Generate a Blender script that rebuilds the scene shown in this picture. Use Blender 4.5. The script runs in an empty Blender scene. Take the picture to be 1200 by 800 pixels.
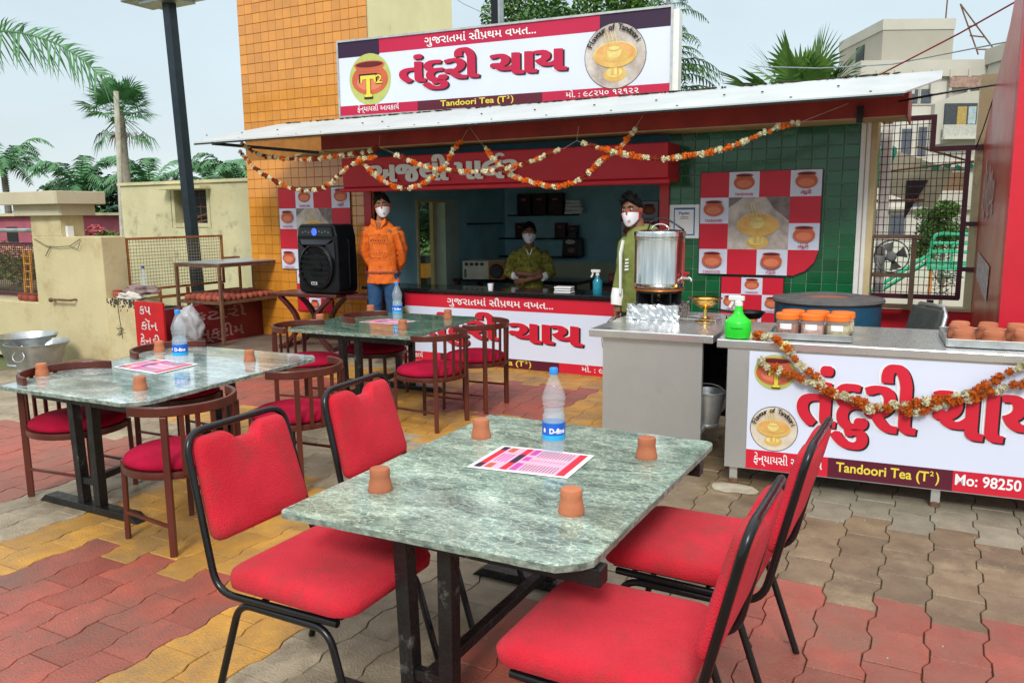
import bpy, bmesh, math, random
from mathutils import Vector, Matrix, Euler
random.seed(7)
S = bpy.context.scene
COL = S.collection
PI = math.pi
R = math.radians

# ------------------------------------------------------------------ camera
cam = bpy.data.cameras.new('camera')
cam.sensor_width = 36.0
cam.lens = 28.2
cam.clip_start = 0.05
cam.clip_end = 600
camo = bpy.data.objects.new('camera', cam)
COL.objects.link(camo)
CM = ((0.8819187870529792, -0.06508802254509213, 0.4668862841893853),
      (0.4712969023883815, 0.142592775968194, -0.8703714896759894),
      (-0.009923852181403355, 0.9876390279666222, 0.15643103143247394))
camo.matrix_world = Matrix.Translation((0, 0, 1.75)) @ Matrix(CM).to_4x4()
S.camera = camo

def in_frame(p, margin=0.06):
    c = Matrix(CM).transposed() @ (Vector(p) - Vector((0, 0, 1.75)))
    if c.z > -0.3:
        return None
    u, v = 0.7833 * c.x / -c.z, 0.7833 * c.y / -c.z
    if abs(u) > 0.5 + margin or abs(v) > 0.333 + margin:
        return None
    return -c.z

# ------------------------------------------------------------------ world: overcast sky
W = bpy.data.worlds.new("World")
S.world = W
W.use_nodes = True
nt = W.node_tree
nd, lk = nt.nodes, nt.links
bg = nd['Background']
sky = nd.new('ShaderNodeTexSky')
sky.sky_type = 'NISHITA'
sky.sun_disc = False
sky.sun_elevation = R(58)
sky.sun_rotation = R(200)
scl = nd.new('ShaderNodeVectorMath'); scl.operation = 'SCALE'; scl.inputs['Scale'].default_value = 0.10
lk.new(sky.outputs[0], scl.inputs[0])
tc = nd.new('ShaderNodeTexCoord')
sep = nd.new('ShaderNodeSeparateXYZ')
lk.new(tc.outputs['Generated'], sep.inputs[0])
rmp = nd.new('ShaderNodeValToRGB')
cr = rmp.color_ramp
cr.elements[0].position = 0.0; cr.elements[0].color = (0.70, 0.78, 0.79, 1)
cr.elements[1].position = 0.30; cr.elements[1].color = (0.60, 0.74, 0.82, 1)
e = cr.elements.new(0.12); e.color = (0.68, 0.79, 0.84, 1)
e = cr.elements.new(1.0); e.color = (1.0, 1.0, 1.0, 1)
lk.new(sep.outputs['Z'], rmp.inputs[0])
gain = nd.new('ShaderNodeMapRange')          # overcast sky: about three times brighter overhead
gain.inputs['From Min'].default_value = 0.25; gain.inputs['From Max'].default_value = 1.0
gain.inputs['To Min'].default_value = 1.0; gain.inputs['To Max'].default_value = 1.75
lk.new(sep.outputs['Z'], gain.inputs['Value'])
noi = nd.new('ShaderNodeTexNoise'); noi.inputs['Scale'].default_value = 2.6
noi.inputs['Detail'].default_value = 5; noi.inputs['Roughness'].default_value = 0.5
mp = nd.new('ShaderNodeMapping'); mp.inputs['Scale'].default_value = (1, 1, 2.6)
lk.new(tc.outputs['Generated'], mp.inputs['Vector']); lk.new(mp.outputs[0], noi.inputs['Vector'])
nr = nd.new('ShaderNodeMapRange')
nr.inputs['From Min'].default_value = 0.3; nr.inputs['From Max'].default_value = 0.7
nr.inputs['To Min'].default_value = 0.93; nr.inputs['To Max'].default_value = 1.07
lk.new(noi.outputs[0], nr.inputs['Value'])
m1 = nd.new('ShaderNodeMath'); m1.operation = 'MULTIPLY'
lk.new(gain.outputs[0], m1.inputs[0]); lk.new(nr.outputs[0], m1.inputs[1])
v2 = nd.new('ShaderNodeVectorMath'); v2.operation = 'SCALE'
lk.new(rmp.outputs[0], v2.inputs[0]); lk.new(m1.outputs[0], v2.inputs['Scale'])
mx = nd.new('ShaderNodeMix'); mx.data_type = 'RGBA'; mx.inputs[0].default_value = 0.93
lk.new(scl.outputs[0], mx.inputs[6]); lk.new(v2.outputs[0], mx.inputs[7])
lk.new(mx.outputs[2], bg.inputs[0])
bg.inputs[1].default_value = 0.97

sun = bpy.data.lights.new('sun', 'SUN')
sun.energy = 2.1; sun.angle = R(15); sun.color = (1, 0.965, 0.91)
suno = bpy.data.objects.new('sun', sun)
COL.objects.link(suno)
sd = Vector((0.30, -0.85, 0.72)).normalized()     # direction towards the sun: behind the camera, high
suno.rotation_euler = sd.to_track_quat('Z', 'Y').to_euler()
sky.sun_elevation = math.asin(sd.z)
sky.sun_rotation = math.atan2(sd.x, sd.y)

S.view_settings.view_transform = 'Standard'
S.view_settings.look = 'None'
S.view_settings.exposure = 0.22
S.view_settings.gamma = 1.0
S.render.engine = 'CYCLES'
S.cycles.max_bounces = 7
S.cycles.transparent_max_bounces = 12

# ------------------------------------------------------------------ materials
MATS = {}
def mat(name, col, rough=0.6, metal=0.0, var=0.12, scale=8.0, bump=0.0, bscale=40.0, col2=None, spec=0.5,
        rnd=0.0, trans=0.0, coat=0.0, stain=None, stainscale=2.0, stainlo=0.5, stainhi=0.7, emis=None,
        stretch=(1, 1, 1), rvar=0.0, alpha=None, sheen=0.0, ior=1.45):
    """procedural principled material: object-space noise varies colour, roughness and relief"""
    if name in MATS:
        return MATS[name]
    m = bpy.data.materials.new(name)
    m.use_nodes = True
    n, l = m.node_tree.nodes, m.node_tree.links
    b = n['Principled BSDF']
    b.inputs['Roughness'].default_value = rough
    b.inputs['Metallic'].default_value = metal
    b.inputs['Specular IOR Level'].default_value = spec
    b.inputs['IOR'].default_value = ior
    if coat: b.inputs['Coat Weight'].default_value = coat
    if sheen: b.inputs['Sheen Weight'].default_value = sheen
    if trans:
        b.inputs['Transmission Weight'].default_value = trans
    if alpha is not None:
        b.inputs['Alpha'].default_value = alpha
    t = n.new('ShaderNodeTexCoord')
    mpn = n.new('ShaderNodeMapping'); mpn.inputs['Scale'].default_value = stretch
    l.new(t.outputs['Object'], mpn.inputs['Vector'])
    vec = mpn.outputs[0]
    if rnd:
        oi = n.new('ShaderNodeObjectInfo')
        ad = n.new('ShaderNodeVectorMath'); ad.operation = 'ADD'
        cb = n.new('ShaderNodeCombineXYZ')
        mm = n.new('ShaderNodeMath'); mm.operation = 'MULTIPLY'; mm.inputs[1].default_value = 37.0
        l.new(oi.outputs['Random'], mm.inputs[0])
        l.new(mm.outputs[0], cb.inputs[0]); l.new(mm.outputs[0], cb.inputs[1])
        l.new(vec, ad.inputs[0]); l.new(cb.outputs[0], ad.inputs[1])
        vec = ad.outputs[0]
    nz = n.new('ShaderNodeTexNoise'); nz.inputs['Scale'].default_value = scale
    nz.inputs['Detail'].default_value = 6; nz.inputs['Roughness'].default_value = 0.62
    l.new(vec, nz.inputs['Vector'])
    if col2 is None:
        col2 = tuple(max(0, c * (1 - 2.2 * var)) for c in col)
        c1 = tuple(min(1, c * (1 + 0.9 * var)) for c in col)
    else:
        c1 = col
    rp = n.new('ShaderNodeMapRange'); rp.inputs['From Min'].default_value = 0.32; rp.inputs['From Max'].default_value = 0.68
    l.new(nz.outputs[0], rp.inputs['Value'])
    mxn = n.new('ShaderNodeMix'); mxn.data_type = 'RGBA'
    l.new(rp.outputs[0], mxn.inputs[0])
    mxn.inputs[6].default_value = (*c1, 1); mxn.inputs[7].default_value = (*col2, 1)
    out = mxn.outputs[2]
    if rnd:
        mr = n.new('ShaderNodeMapRange')
        mr.inputs['To Min'].default_value = 1 - rnd; mr.inputs['To Max'].default_value = 1 + rnd
        l.new(oi.outputs['Random'], mr.inputs['Value'])
        vs = n.new('ShaderNodeVectorMath'); vs.operation = 'SCALE'
        l.new(out, vs.inputs[0]); l.new(mr.outputs[0], vs.inputs['Scale'])
        out = vs.outputs[0]
    if stain is not None:
        g = n.new('ShaderNodeNewGeometry')
        ns = n.new('ShaderNodeTexNoise'); ns.inputs['Scale'].default_value = stainscale; ns.inputs['Detail'].default_value = 8
        ns.inputs['Roughness'].default_value = 0.7
        l.new(g.outputs['Position'], ns.inputs['Vector'])
        r2 = n.new('ShaderNodeMapRange'); r2.inputs['From Min'].default_value = stainlo; r2.inputs['From Max'].default_value = stainhi
        l.new(ns.outputs[0], r2.inputs['Value'])
        m2 = n.new('ShaderNodeMix'); m2.data_type = 'RGBA'
        l.new(r2.outputs[0], m2.inputs[0]); l.new(out, m2.inputs[6]); m2.inputs[7].default_value = (*stain, 1)
        out = m2.outputs[2]
    l.new(out, b.inputs['Base Color'])
    if emis:
        l.new(out, b.inputs['Emission Color']); b.inputs['Emission Strength'].default_value = emis
    if rvar:
        rr = n.new('ShaderNodeMapRange'); rr.inputs['From Min'].default_value = 0.3; rr.inputs['From Max'].default_value = 0.7
        rr.inputs['To Min'].default_value = max(0.02, rough - rvar); rr.inputs['To Max'].default_value = min(1, rough + rvar)
        l.new(nz.outputs[0], rr.inputs['Value']); l.new(rr.outputs[0], b.inputs['Roughness'])
    if bump:
        nb = n.new('ShaderNodeTexNoise'); nb.inputs['Scale'].default_value = bscale; nb.inputs['Detail'].default_value = 5
        l.new(vec, nb.inputs['Vector'])
        bp = n.new('ShaderNodeBump'); bp.inputs['Strength'].default_value = min(1, bump); bp.inputs['Distance'].default_value = 0.01
        l.new(nb.outputs[0], bp.inputs['Height']); l.new(bp.outputs[0], b.inputs['Normal'])
    MATS[name] = m
    return m

# ------------------------------------------------------------------ mesh builder
class MB:
    def __init__(s):
        s.v = []; s.f = []; s.mi = []; s.M = None; s.m = 0
    def add(s, vs, fs, mi=None):
        o = len(s.v)
        if s.M is not None:
            vs = [s.M @ Vector(p) for p in vs]
        s.v += [tuple(p) for p in vs]
        s.f += [tuple(i + o for i in f) for f in fs]
        s.mi += [s.m if mi is None else mi] * len(fs)
        return s
    def box(s, c, d, rot=None, mi=None):
        x, y, z = d[0] / 2, d[1] / 2, d[2] / 2
        vs = [Vector((a * x, b * y, g * z)) for a in (-1, 1) for b in (-1, 1) for g in (-1, 1)]
        if rot is not None:
            rm = rot if isinstance(rot, Matrix) else Euler(rot).to_matrix()
            vs = [rm @ p for p in vs]
        vs = [p + Vector(c) for p in vs]
        return s.add(vs, [(0, 1, 3, 2), (4, 6, 7, 5), (0, 4, 5, 1), (2, 3, 7, 6), (0, 2, 6, 4), (1, 5, 7, 3)], mi)
    def bb(s, x0, x1, y0, y1, z0, z1, mi=None):
        return s.box(((x0 + x1) / 2, (y0 + y1) / 2, (z0 + z1) / 2), (abs(x1 - x0), abs(y1 - y0), abs(z1 - z0)), None, mi)
    def lathe(s, prof, c=(0, 0, 0), seg=24, mi=None, sx=1, sy=1):
        vs = []; fs = []; n = len(prof)
        for r, z in prof:
            for k in range(seg):
                a = 2 * PI * k / seg
                vs.append((c[0] + r * sx * math.cos(a), c[1] + r * sy * math.sin(a), c[2] + z))
        for i in range(n - 1):
            for k in range(seg):
                k2 = (k + 1) % seg
                fs.append((i * seg + k, i * seg + k2, (i + 1) * seg + k2, (i + 1) * seg + k))
        ring = tuple(prof[0]) == tuple(prof[-1])
        if prof[0][0] > 1e-5 and not ring: fs.append(tuple(reversed(range(seg))))
        if prof[-1][0] > 1e-5 and not ring: fs.append(tuple((n - 1) * seg + k for k in range(seg)))
        return s.add(vs, fs, mi)
    def tube(s, pts, r, seg=8, closed=False, mi=None, sect=None, up=None, caps=True):
        """sweep a round (or rectangular: sect=(w,h)) section along pts"""
        P = [Vector(p) for p in pts]; n = len(P)
        rs = r if isinstance(r, (list, tuple)) else [r] * n
        T = []
        for i in range(n):
            a = P[(i - 1) % n] if (closed or i > 0) else P[i]
            b = P[(i + 1) % n] if (closed or i < n - 1) else P[i]
            t = (b - a)
            T.append(t.normalized() if t.length > 1e-9 else Vector((0, 0, 1)))
        u0 = Vector(up) if up else (Vector((0, 0, 1)) if abs(T[0].z) < 0.9 else Vector((1, 0, 0)))
        vs = []; fs = []
        N = (u0 - T[0] * u0.dot(T[0])).normalized()
        if sect:
            w, h = sect
            prof = [(-w / 2, -h / 2), (w / 2, -h / 2), (w / 2, h / 2), (-w / 2, h / 2)]
            seg = 4
        for i in range(n):
            if up:
                N = (u0 - T[i] * u0.dot(T[i])).normalized()
            else:
                N = (N - T[i] * N.dot(T[i])).normalized()
            B = T[i].cross(N)
            for k in range(seg):
                if sect:
                    vs.append(P[i] + B * prof[k][0] * (rs[i] if r else 1) + N * prof[k][1] * (rs[i] if r else 1))
                else:
                    a = 2 * PI * k / seg
                    rr = rs[i]
                    if isinstance(rr, (list, tuple)):
                        vs.append(P[i] + N * math.cos(a) * rr[0] + B * math.sin(a) * rr[1])
                    else:
                        vs.append(P[i] + (N * math.cos(a) + B * math.sin(a)) * rr)
        m = n if closed else n - 1
        for i in range(m):
            j = (i + 1) % n
            for k in range(seg):
                k2 = (k + 1) % seg
                fs.append((i * seg + k, i * seg + k2, j * seg + k2, j * seg + k))
        if not closed and caps:
            fs.append(tuple(reversed(range(seg)))); fs.append(tuple((n - 1) * seg + k for k in range(seg)))
        return s.add(vs, fs, mi)
    def prism(s, poly, axis='z', a=0.0, b=0.1, mi=None):
        """extrude a 2D outline between a and b along axis; x->(y,z), y->(x,z), z->(x,y)"""
        def q(p, t):
            return {'x': (t, p[0], p[1]), 'y': (p[0], t, p[1]), 'z': (p[0], p[1], t)}[axis]
        n = len(poly)
        vs = [q(p, a) for p in poly] + [q(p, b) for p in poly]
        fs = [tuple(reversed(range(n))), tuple(range(n, 2 * n))] + [(i, (i + 1) % n, n + (i + 1) % n, n + i) for i in range(n)]
        return s.add(vs, fs, mi)
    def ell(s, c, r, seg=16, rings=10, rot=None, mi=None):
        vs = []; fs = []
        for i in range(rings + 1):
            t = PI * i / rings
            for k in range(seg):
                a = 2 * PI * k / seg
                p = Vector((r[0] * math.sin(t) * math.cos(a), r[1] * math.sin(t) * math.sin(a), -r[2] * math.cos(t)))
                if rot is not None: p = (rot if isinstance(rot, Matrix) else Euler(rot).to_matrix()) @ p
                vs.append(p + Vector(c))
        for i in range(rings):
            for k in range(seg):
                k2 = (k + 1) % seg
                fs.append((i * seg + k, i * seg + k2, (i + 1) * seg + k2, (i + 1) * seg + k))
        return s.add(vs, fs, mi)
    def mesh(s, name, mats, smooth=None):
        me = bpy.data.meshes.new(name)
        me.from_pydata(s.v, [], s.f)
        if not isinstance(mats, (list, tuple)): mats = [mats]
        for m in mats: me.materials.append(m)
        if len(mats) > 1: me.polygons.foreach_set('material_index', s.mi)
        bm = bmesh.new(); bm.from_mesh(me)
        bmesh.ops.remove_doubles(bm, verts=bm.verts, dist=1e-5)
        bmesh.ops.recalc_face_normals(bm, faces=bm.faces)
        bm.to_mesh(me); bm.free()
        if smooth:
            me.shade_smooth(); me.set_sharp_from_angle(angle=R(smooth))
        me.update()
        return me
    def build(s, name, mats, parent=None, smooth=None, bevel=0, bseg=2, loc=None, rot=None, sub=0, flat=False):
        if flat:                                        # keep face order and winding for print
            me = bpy.data.meshes.new(name); me.from_pydata(s.v, [], s.f)
            if not isinstance(mats, (list, tuple)): mats = [mats]
            for m in mats: me.materials.append(m)
            me.polygons.foreach_set('material_index', s.mi); me.update()
        else:
            me = s.mesh(name, mats, smooth)
        return link(name, me, parent, bevel, bseg, loc, rot, sub)

def link(name, me, parent=None, bevel=0, bseg=2, loc=None, rot=None, sub=0):
    o = bpy.data.objects.new(name, me)
    COL.objects.link(o)
    if parent is not None: o.parent = parent
    if loc is not None: o.location = loc
    if rot is not None: o.rotation_euler = rot
    if bevel:
        b = o.modifiers.new('bevel', 'BEVEL'); b.width = bevel; b.segments = bseg; b.limit_method = 'ANGLE'; b.angle_limit = R(35)
    if sub:
        b = o.modifiers.new('subdivision', 'SUBSURF'); b.levels = sub; b.render_levels = sub
    return o

def tag(o, label=None, cat=None, group=None, kind=None):
    if label: o['label'] = label
    if cat: o['category'] = cat
    if group: o['group'] = group
    if kind: o['kind'] = kind
    return o
def thing(name, label, cat, loc=(0, 0, 0), rz=0.0, group=None):
    o = bpy.data.objects.new(name, None)
    o.empty_display_size = 0.1
    COL.objects.link(o)
    o.location = loc; o.rotation_euler = (0, 0, rz)
    return tag(o, label, cat, group)
def struct(o): o['kind'] = 'structure'; return o
KIDS = {}
def copy_tree(o, parent=None):
    if not KIDS.get('n') == len(bpy.data.objects):
        KIDS.clear()
        for q in bpy.data.objects:
            if q.parent: KIDS.setdefault(q.parent.name, []).append(q)
    kids = list(KIDS.get(o.name, []))
    c = o.copy(); COL.objects.link(c); c.parent = parent
    for ch in kids: copy_tree(ch, c)
    return c
def place(proto, loc, rz, label):
    c = copy_tree(proto); c.location = loc; c.rotation_euler = (0, 0, rz)
    c['label'] = label
    return c
def rrect(w, d, r, n=5, cx=0, cy=0):
    """rounded rectangle outline"""
    out = []
    for qx, qy, a0 in ((1, 1, 0), (-1, 1, 90), (-1, -1, 180), (1, -1, 270)):
        for k in range(n + 1):
            a = R(a0 + 90 * k / n)
            out.append((cx + qx * (w / 2 - r) + r * math.cos(a), cy + qy * (d / 2 - r) + r * math.sin(a)))
    return out
def noise(x, y=0.0, z=0.0):
    from mathutils import noise as N
    return N.noise(Vector((x, y, z)))

# ------------------------------------------------------------------ lettering
_TC = {}
def glyphs(sx, bold=0.02, serif=False):
    """flat triangles of a line of text, at size 1"""
    k = (sx, bold)
    if k in _TC: return _TC[k]
    cu = bpy.data.curves.new('t', 'FONT')
    cu.body = sx; cu.size = 1.0; cu.offset = bold; cu.resolution_u = 3
    ob = bpy.data.objects.new('t', cu); COL.objects.link(ob)
    dg = bpy.context.evaluated_depsgraph_get()
    ev = ob.evaluated_get(dg)
    me = ev.to_mesh()
    vs = [(p.co.x, p.co.y) for p in me.vertices]
    fs = [tuple(p.vertices) for p in me.polygons]
    ev.to_mesh_clear()
    bpy.data.objects.remove(ob); bpy.data.curves.remove(cu)
    _TC[k] = (vs, fs)
    return _TC[k]
def advance(sx):
    if not sx: return 0.0
    v0 = glyphs(sx + '|', 0.0)[0]
    return max(p[0] for p in v0) - 0.17

class Print:
    """flat print in a local x-z plane facing -y; every layer a hair in front of the one before"""
    def __init__(s, step=0.0012):
        s.mb = MB(); s.mats = []; s.k = 0; s.step = step
    def mi(s, m):
        if m not in s.mats: s.mats.append(m)
        return s.mats.index(m)
    def layer(s): s.k += 1; return s
    def poly(s, pts, m):
        y = -s.k * s.step
        s.mb.add([(p[0], y, p[1]) for p in pts], [tuple(range(len(pts)))], s.mi(m)); return s
    def rect(s, x0, x1, z0, z1, m): return s.poly([(x0, z0), (x1, z0), (x1, z1), (x0, z1)], m)
    def disc(s, x, z, r, m, rz=None, n=32, a0=0, a1=360):
        rz = rz or r
        return s.poly([(x + r * math.cos(R(a0 + (a1 - a0) * k / n)), z + rz * math.sin(R(a0 + (a1 - a0) * k / n))) for k in range(n + (a1 - a0 < 360))], m)
    def heavy(s, tx, x0, x1, z0, h, m, thick, bold=0.008, dx=0, dz=0, n=6):
        """display lettering with thick stems and thin bars: the line repeated across its stem width"""
        kk = s.k
        for j in range(n):
            s.k = kk + 0.22 * j
            s.text(tx, x0 + thick * j / (n - 1), x1 - thick * (1 - j / (n - 1)), z0, h, m, bold, dx, dz)
        s.k = kk + 2
        return s
    def text(s, tx, x0, x1, z0, h, m, bold=0.02, dx=0, dz=0, extra=()):
        """x0..x1 is the extent of the line, z0 its base line, h the height of a plain letter (0.55 em)"""
        vs, fs = glyphs(tx, bold)
        if not vs: return s
        a = min(p[0] for p in vs); b = max(p[0] for p in vs)
        kx = (x1 - x0) / (b - a); kz = h / 0.55
        y = -s.k * s.step
        s.mb.add([(x0 + (p[0] - a) * kx + dx, y, z0 + p[1] * kz + dz) for p in vs], fs, s.mi(m))
        for kind, pre in extra:        # joined forms that the font stack cannot shape: rakar stroke and reph
            px = x0 + (advance(pre) - a) * kx + dx
            if kind == 'rakar':
                q = [(-0.30, -0.02), (-0.22, 0.06), (-0.42, -0.20), (-0.50, -0.14)]
                q = [(-0.26, 0.12), (-0.19, 0.17), (-0.40, -0.08), (-0.47, -0.02)]
                s.poly([(px + u * kx, z0 + v * kz + dz) for u, v in q], m)
            else:
                for k in range(8):
                    t0, t1 = PI * (0.15 + k * 0.16), PI * (0.15 + (k + 1) * 0.16)
                    ro, ri = 0.16 + bold, 0.09 - bold
                    q = [(ro * math.cos(t0), ro * math.sin(t0)), (ro * math.cos(t1), ro * math.sin(t1)), (ri * math.cos(t1), ri * math.sin(t1)), (ri * math.cos(t0), ri * math.sin(t0))]
                    s.poly([(px + (u - 0.12) * kx, z0 + (v + 0.68) * kz + dz) for u, v in q], m)
        return s
    def arc_text(s, tx, cx, cz, r, a0, a1, h, m, bold=0.01):
        n = len(tx)
        y = -s.k * s.step
        for i, ch in enumerate(tx):
            if ch == ' ': continue
            vs, fs = glyphs(ch, bold)
            w = max(p[0] for p in vs) + min(p[0] for p in vs)
            a = R(a0 + (a1 - a0) * (i + 0.5) / n)
            k = h / 0.55
            ca, sa = math.cos(a - PI / 2), math.sin(a - PI / 2)
            out = []
            for p in vs:
                u, v = (p[0] - w / 2) * k, p[1] * k
                out.append((cx + math.cos(a) * r + u * ca - v * sa, y, cz + math.sin(a) * r + u * sa + v * ca))
            s.mb.add(out, fs, s.mi(m))
        return s
    def build(s, name, parent, loc=(0, 0, 0), rot=None):
        return s.mb.build(name, s.mats, parent, loc=loc, rot=rot, flat=True)
# ------------------------------------------------------------------ named materials
M = {}
M['y1'] = mat('paver_yellow', (0.55, 0.28, 0.045), 0.42, col2=(0.40, 0.20, 0.04), scale=7, bump=0.5, bscale=90, rnd=0.16, stain=(0.24, 0.15, 0.07), stainscale=2.3, stainlo=0.42, stainhi=0.72)
M['y2'] = M['y1']
M['r1'] = mat('paver_red', (0.36, 0.088, 0.055), 0.42, col2=(0.28, 0.065, 0.045), scale=7, bump=0.5, bscale=90, rnd=0.2, stain=(0.17, 0.085, 0.06), stainscale=2.1, stainlo=0.42, stainhi=0.70)
M['r3'] = mat('paver_brick_red', (0.37, 0.090, 0.058), 0.42, col2=(0.26, 0.060, 0.038), scale=6, bump=0.5, bscale=90, rnd=0.16, stain=(0.22, 0.11, 0.075), stainscale=2.0, stainlo=0.42, stainhi=0.70)
M['g1'] = mat('paver_grey', (0.38, 0.305, 0.205), 0.42, col2=(0.25, 0.20, 0.135), scale=8, bump=0.6, bscale=90, rnd=0.2, stain=(0.15, 0.115, 0.07), stainscale=2.4, stainlo=0.43, stainhi=0.68)
M['w1'] = mat('paver_damp', (0.24, 0.17, 0.10), 0.38, col2=(0.13, 0.088, 0.05), scale=5, bump=0.5, bscale=90, rnd=0.18, rvar=0.12, stain=(0.36, 0.27, 0.16), stainscale=1.8, stainlo=0.55, stainhi=0.75)
M['c1'] = mat('paver_pale', (0.29, 0.255, 0.185), 0.6, col2=(0.19, 0.165, 0.12), scale=6, bump=0.6, bscale=90, rnd=0.12, stain=(0.2, 0.16, 0.11), stainscale=2.2, stainlo=0.52, stainhi=0.72)
M['mortar'] = mat('joint_sand', (0.085, 0.06, 0.035), 0.95, scale=30, bump=0.4)
M['soil'] = mat('soil', (0.16, 0.13, 0.08), 0.95, scale=3, bump=0.6, bscale=20, stain=(0.10, 0.15, 0.04), stainscale=0.6, stainlo=0.42, stainhi=0.6)
M['orange'] = mat('orange_glazed_tile', (0.68, 0.27, 0.03), 0.20, col2=(0.56, 0.22, 0.028), scale=3, rnd=0.08, bump=0.08, bscale=9, spec=0.9, coat=0.5)
M['ogrout'] = mat('orange_grout', (0.36, 0.15, 0.03), 0.9)
M['green'] = mat('green_glazed_tile', (0.010, 0.135, 0.046), 0.14, col2=(0.005, 0.08, 0.028), scale=2.5, rnd=0.22, bump=0.10, bscale=7, spec=0.6)
M['ggrout'] = mat('pale_grout', (0.20, 0.33, 0.22), 0.9)
M['cream'] = mat('cream_plaster', (0.60, 0.51, 0.30), 0.9, col2=(0.52, 0.44, 0.24), scale=1.6, bump=0.35, bscale=18, stain=(0.36, 0.26, 0.13), stainscale=2.0, stainlo=0.50, stainhi=0.78)
M['cream2'] = mat('old_cream_plaster', (0.64, 0.58, 0.36), 0.9, col2=(0.50, 0.45, 0.26), scale=1.2, bump=0.5, bscale=12, stain=(0.28, 0.24, 0.15), stainscale=2.6, stainlo=0.56, stainhi=0.72)
M['beige'] = mat('beige_render', (0.52, 0.42, 0.26), 0.9, col2=(0.44, 0.35, 0.215), scale=1.4, bump=0.25, bscale=20, stain=(0.33, 0.25, 0.15), stainscale=1.1, stainlo=0.55, stainhi=0.9)
M['redpaint'] = mat('red_gloss_paint', (0.48, 0.008, 0.016), 0.3, var=0.1, scale=2, bump=0.06, bscale=8)
M['redwall'] = mat('red_wall_paint', (0.62, 0.014, 0.032), 0.4, col2=(0.50, 0.010, 0.024), scale=1.2, bump=0.15, bscale=14)
M['redglaze'] = mat('worn_red_wall_reflections', (0.50, 0.055, 0.04), 0.32, col2=(0.40, 0.035, 0.03), scale=1.4, bump=0.12, bscale=6, spec=0.4, stain=(0.50, 0.20, 0.11), stainscale=1.8, stainlo=0.42, stainhi=0.7)  # orange mottling paints the glossy wall's reflections into its colour
M['redbeam'] = mat('dull_red_beam', (0.34, 0.032, 0.026), 0.55, var=0.16, scale=2.5, bump=0.2)
M['reddark'] = mat('dark_red_board', (0.17, 0.006, 0.010), 0.5, var=0.15, scale=3)
M['redsign'] = mat('red_sign_board', (0.50, 0.008, 0.012), 0.5, var=0.12, scale=3)
M['chalk'] = mat('brushed_white_paint', (0.62, 0.56, 0.55), 0.8, var=0.2, scale=14)
M['chalkdim'] = mat('faded_white_paint', (0.34, 0.17, 0.16), 0.8, var=0.2, scale=14)
M['teal'] = mat('teal_wall_paint', (0.30, 0.57, 0.66), 0.65, var=0.12, scale=2, bump=0.1)
M['teal2'] = mat('pale_teal_paint', (0.45, 0.55, 0.56), 0.65, var=0.1, scale=2)
M['dado'] = mat('pale_dado_tile', (0.50, 0.55, 0.38), 0.3, var=0.06, scale=2)
M['black'] = mat('black_enamel', (0.006, 0.006, 0.007), 0.26, var=0.3, scale=6, rvar=0.12, bump=0.12, bscale=30)
M['rustblack'] = mat('chipped_black_paint', (0.009, 0.0095, 0.010), 0.36, var=0.3, scale=9, rvar=0.15, bump=0.5, bscale=50, stain=(0.10, 0.10, 0.095), stainscale=9, stainlo=0.60, stainhi=0.70)
M['granite'] = mat('black_granite', (0.012, 0.014, 0.015), 0.1, var=0.3, scale=40)
M['roof'] = mat('white_roof_sheet', (0.52, 0.55, 0.55), 0.7, col2=(0.42, 0.45, 0.45), scale=2, bump=0.15, bscale=10, stain=(0.50, 0.47, 0.42), stainscale=2.2, stainlo=0.66, stainhi=0.78)
M['steel'] = mat('brushed_steel', (0.58, 0.58, 0.56), 0.42, metal=0.78, var=0.07, scale=2, bump=0.03, bscale=60, rvar=0.06, stain=(0.40, 0.36, 0.30), stainscale=2.1, stainlo=0.6, stainhi=0.85)
M['steeltop'] = mat('steel_worktop', (0.68, 0.68, 0.67), 0.26, metal=0.8, var=0.12, scale=5, rvar=0.1, bump=0.05, bscale=20)
M['chrome'] = mat('polished_steel', (0.70, 0.69, 0.66), 0.14, metal=1.0, var=0.16, scale=5, bump=0.5, bscale=2.4, stretch=(7, 7, 0.4))
M['galv'] = mat('galvanised_tin', (0.50, 0.52, 0.52), 0.36, metal=0.8, var=0.15, scale=6, bump=0.1, bscale=12, stain=(0.3, 0.26, 0.2), stainscale=4, stainlo=0.62, stainhi=0.8)
M['marble'] = mat('green_marble', (0.20, 0.31, 0.265), 0.14, col2=(0.045, 0.10, 0.085), scale=5, spec=0.6)
M['marbledge'] = mat('marble_sawn_edge', (0.34, 0.40, 0.33), 0.7, col2=(0.08, 0.11, 0.09), scale=24, bump=0.9, bscale=45)
M['wood'] = mat('dark_red_wood', (0.105, 0.022, 0.013), 0.34, var=0.2, scale=5, stretch=(1, 1, 0.2), rvar=0.08, bump=0.1, bscale=30)
M['wood2'] = mat('mahogany', (0.085, 0.016, 0.016), 0.3, var=0.2, scale=5)
M['crimson'] = mat('crimson_cloth', (0.34, 0.004, 0.030), 0.9, var=0.16, scale=5, bump=0.35, bscale=220, spec=0.15)
M['redcloth'] = mat('red_cloth', (0.68, 0.024, 0.045), 0.9, col2=(0.54, 0.014, 0.030), scale=3.5, bump=0.8, bscale=190, spec=0.2, sheen=0.06, stain=(0.40, 0.035, 0.035), stainscale=4.5, stainlo=0.50, stainhi=0.72)
M['terra'] = mat('terracotta', (0.46, 0.16, 0.075), 0.85, col2=(0.38, 0.12, 0.055), scale=10, bump=0.25, bscale=60, rnd=0.12)
M['terrared'] = mat('red_clay', (0.42, 0.10, 0.06), 0.85, col2=(0.30, 0.07, 0.04), scale=8, bump=0.25, bscale=60, rnd=0.25)
M['marigold'] = mat('marigold_petal', (0.95, 0.24, 0.008), 0.7, col2=(0.80, 0.12, 0.004), scale=60, bump=1.0, bscale=220)
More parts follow.
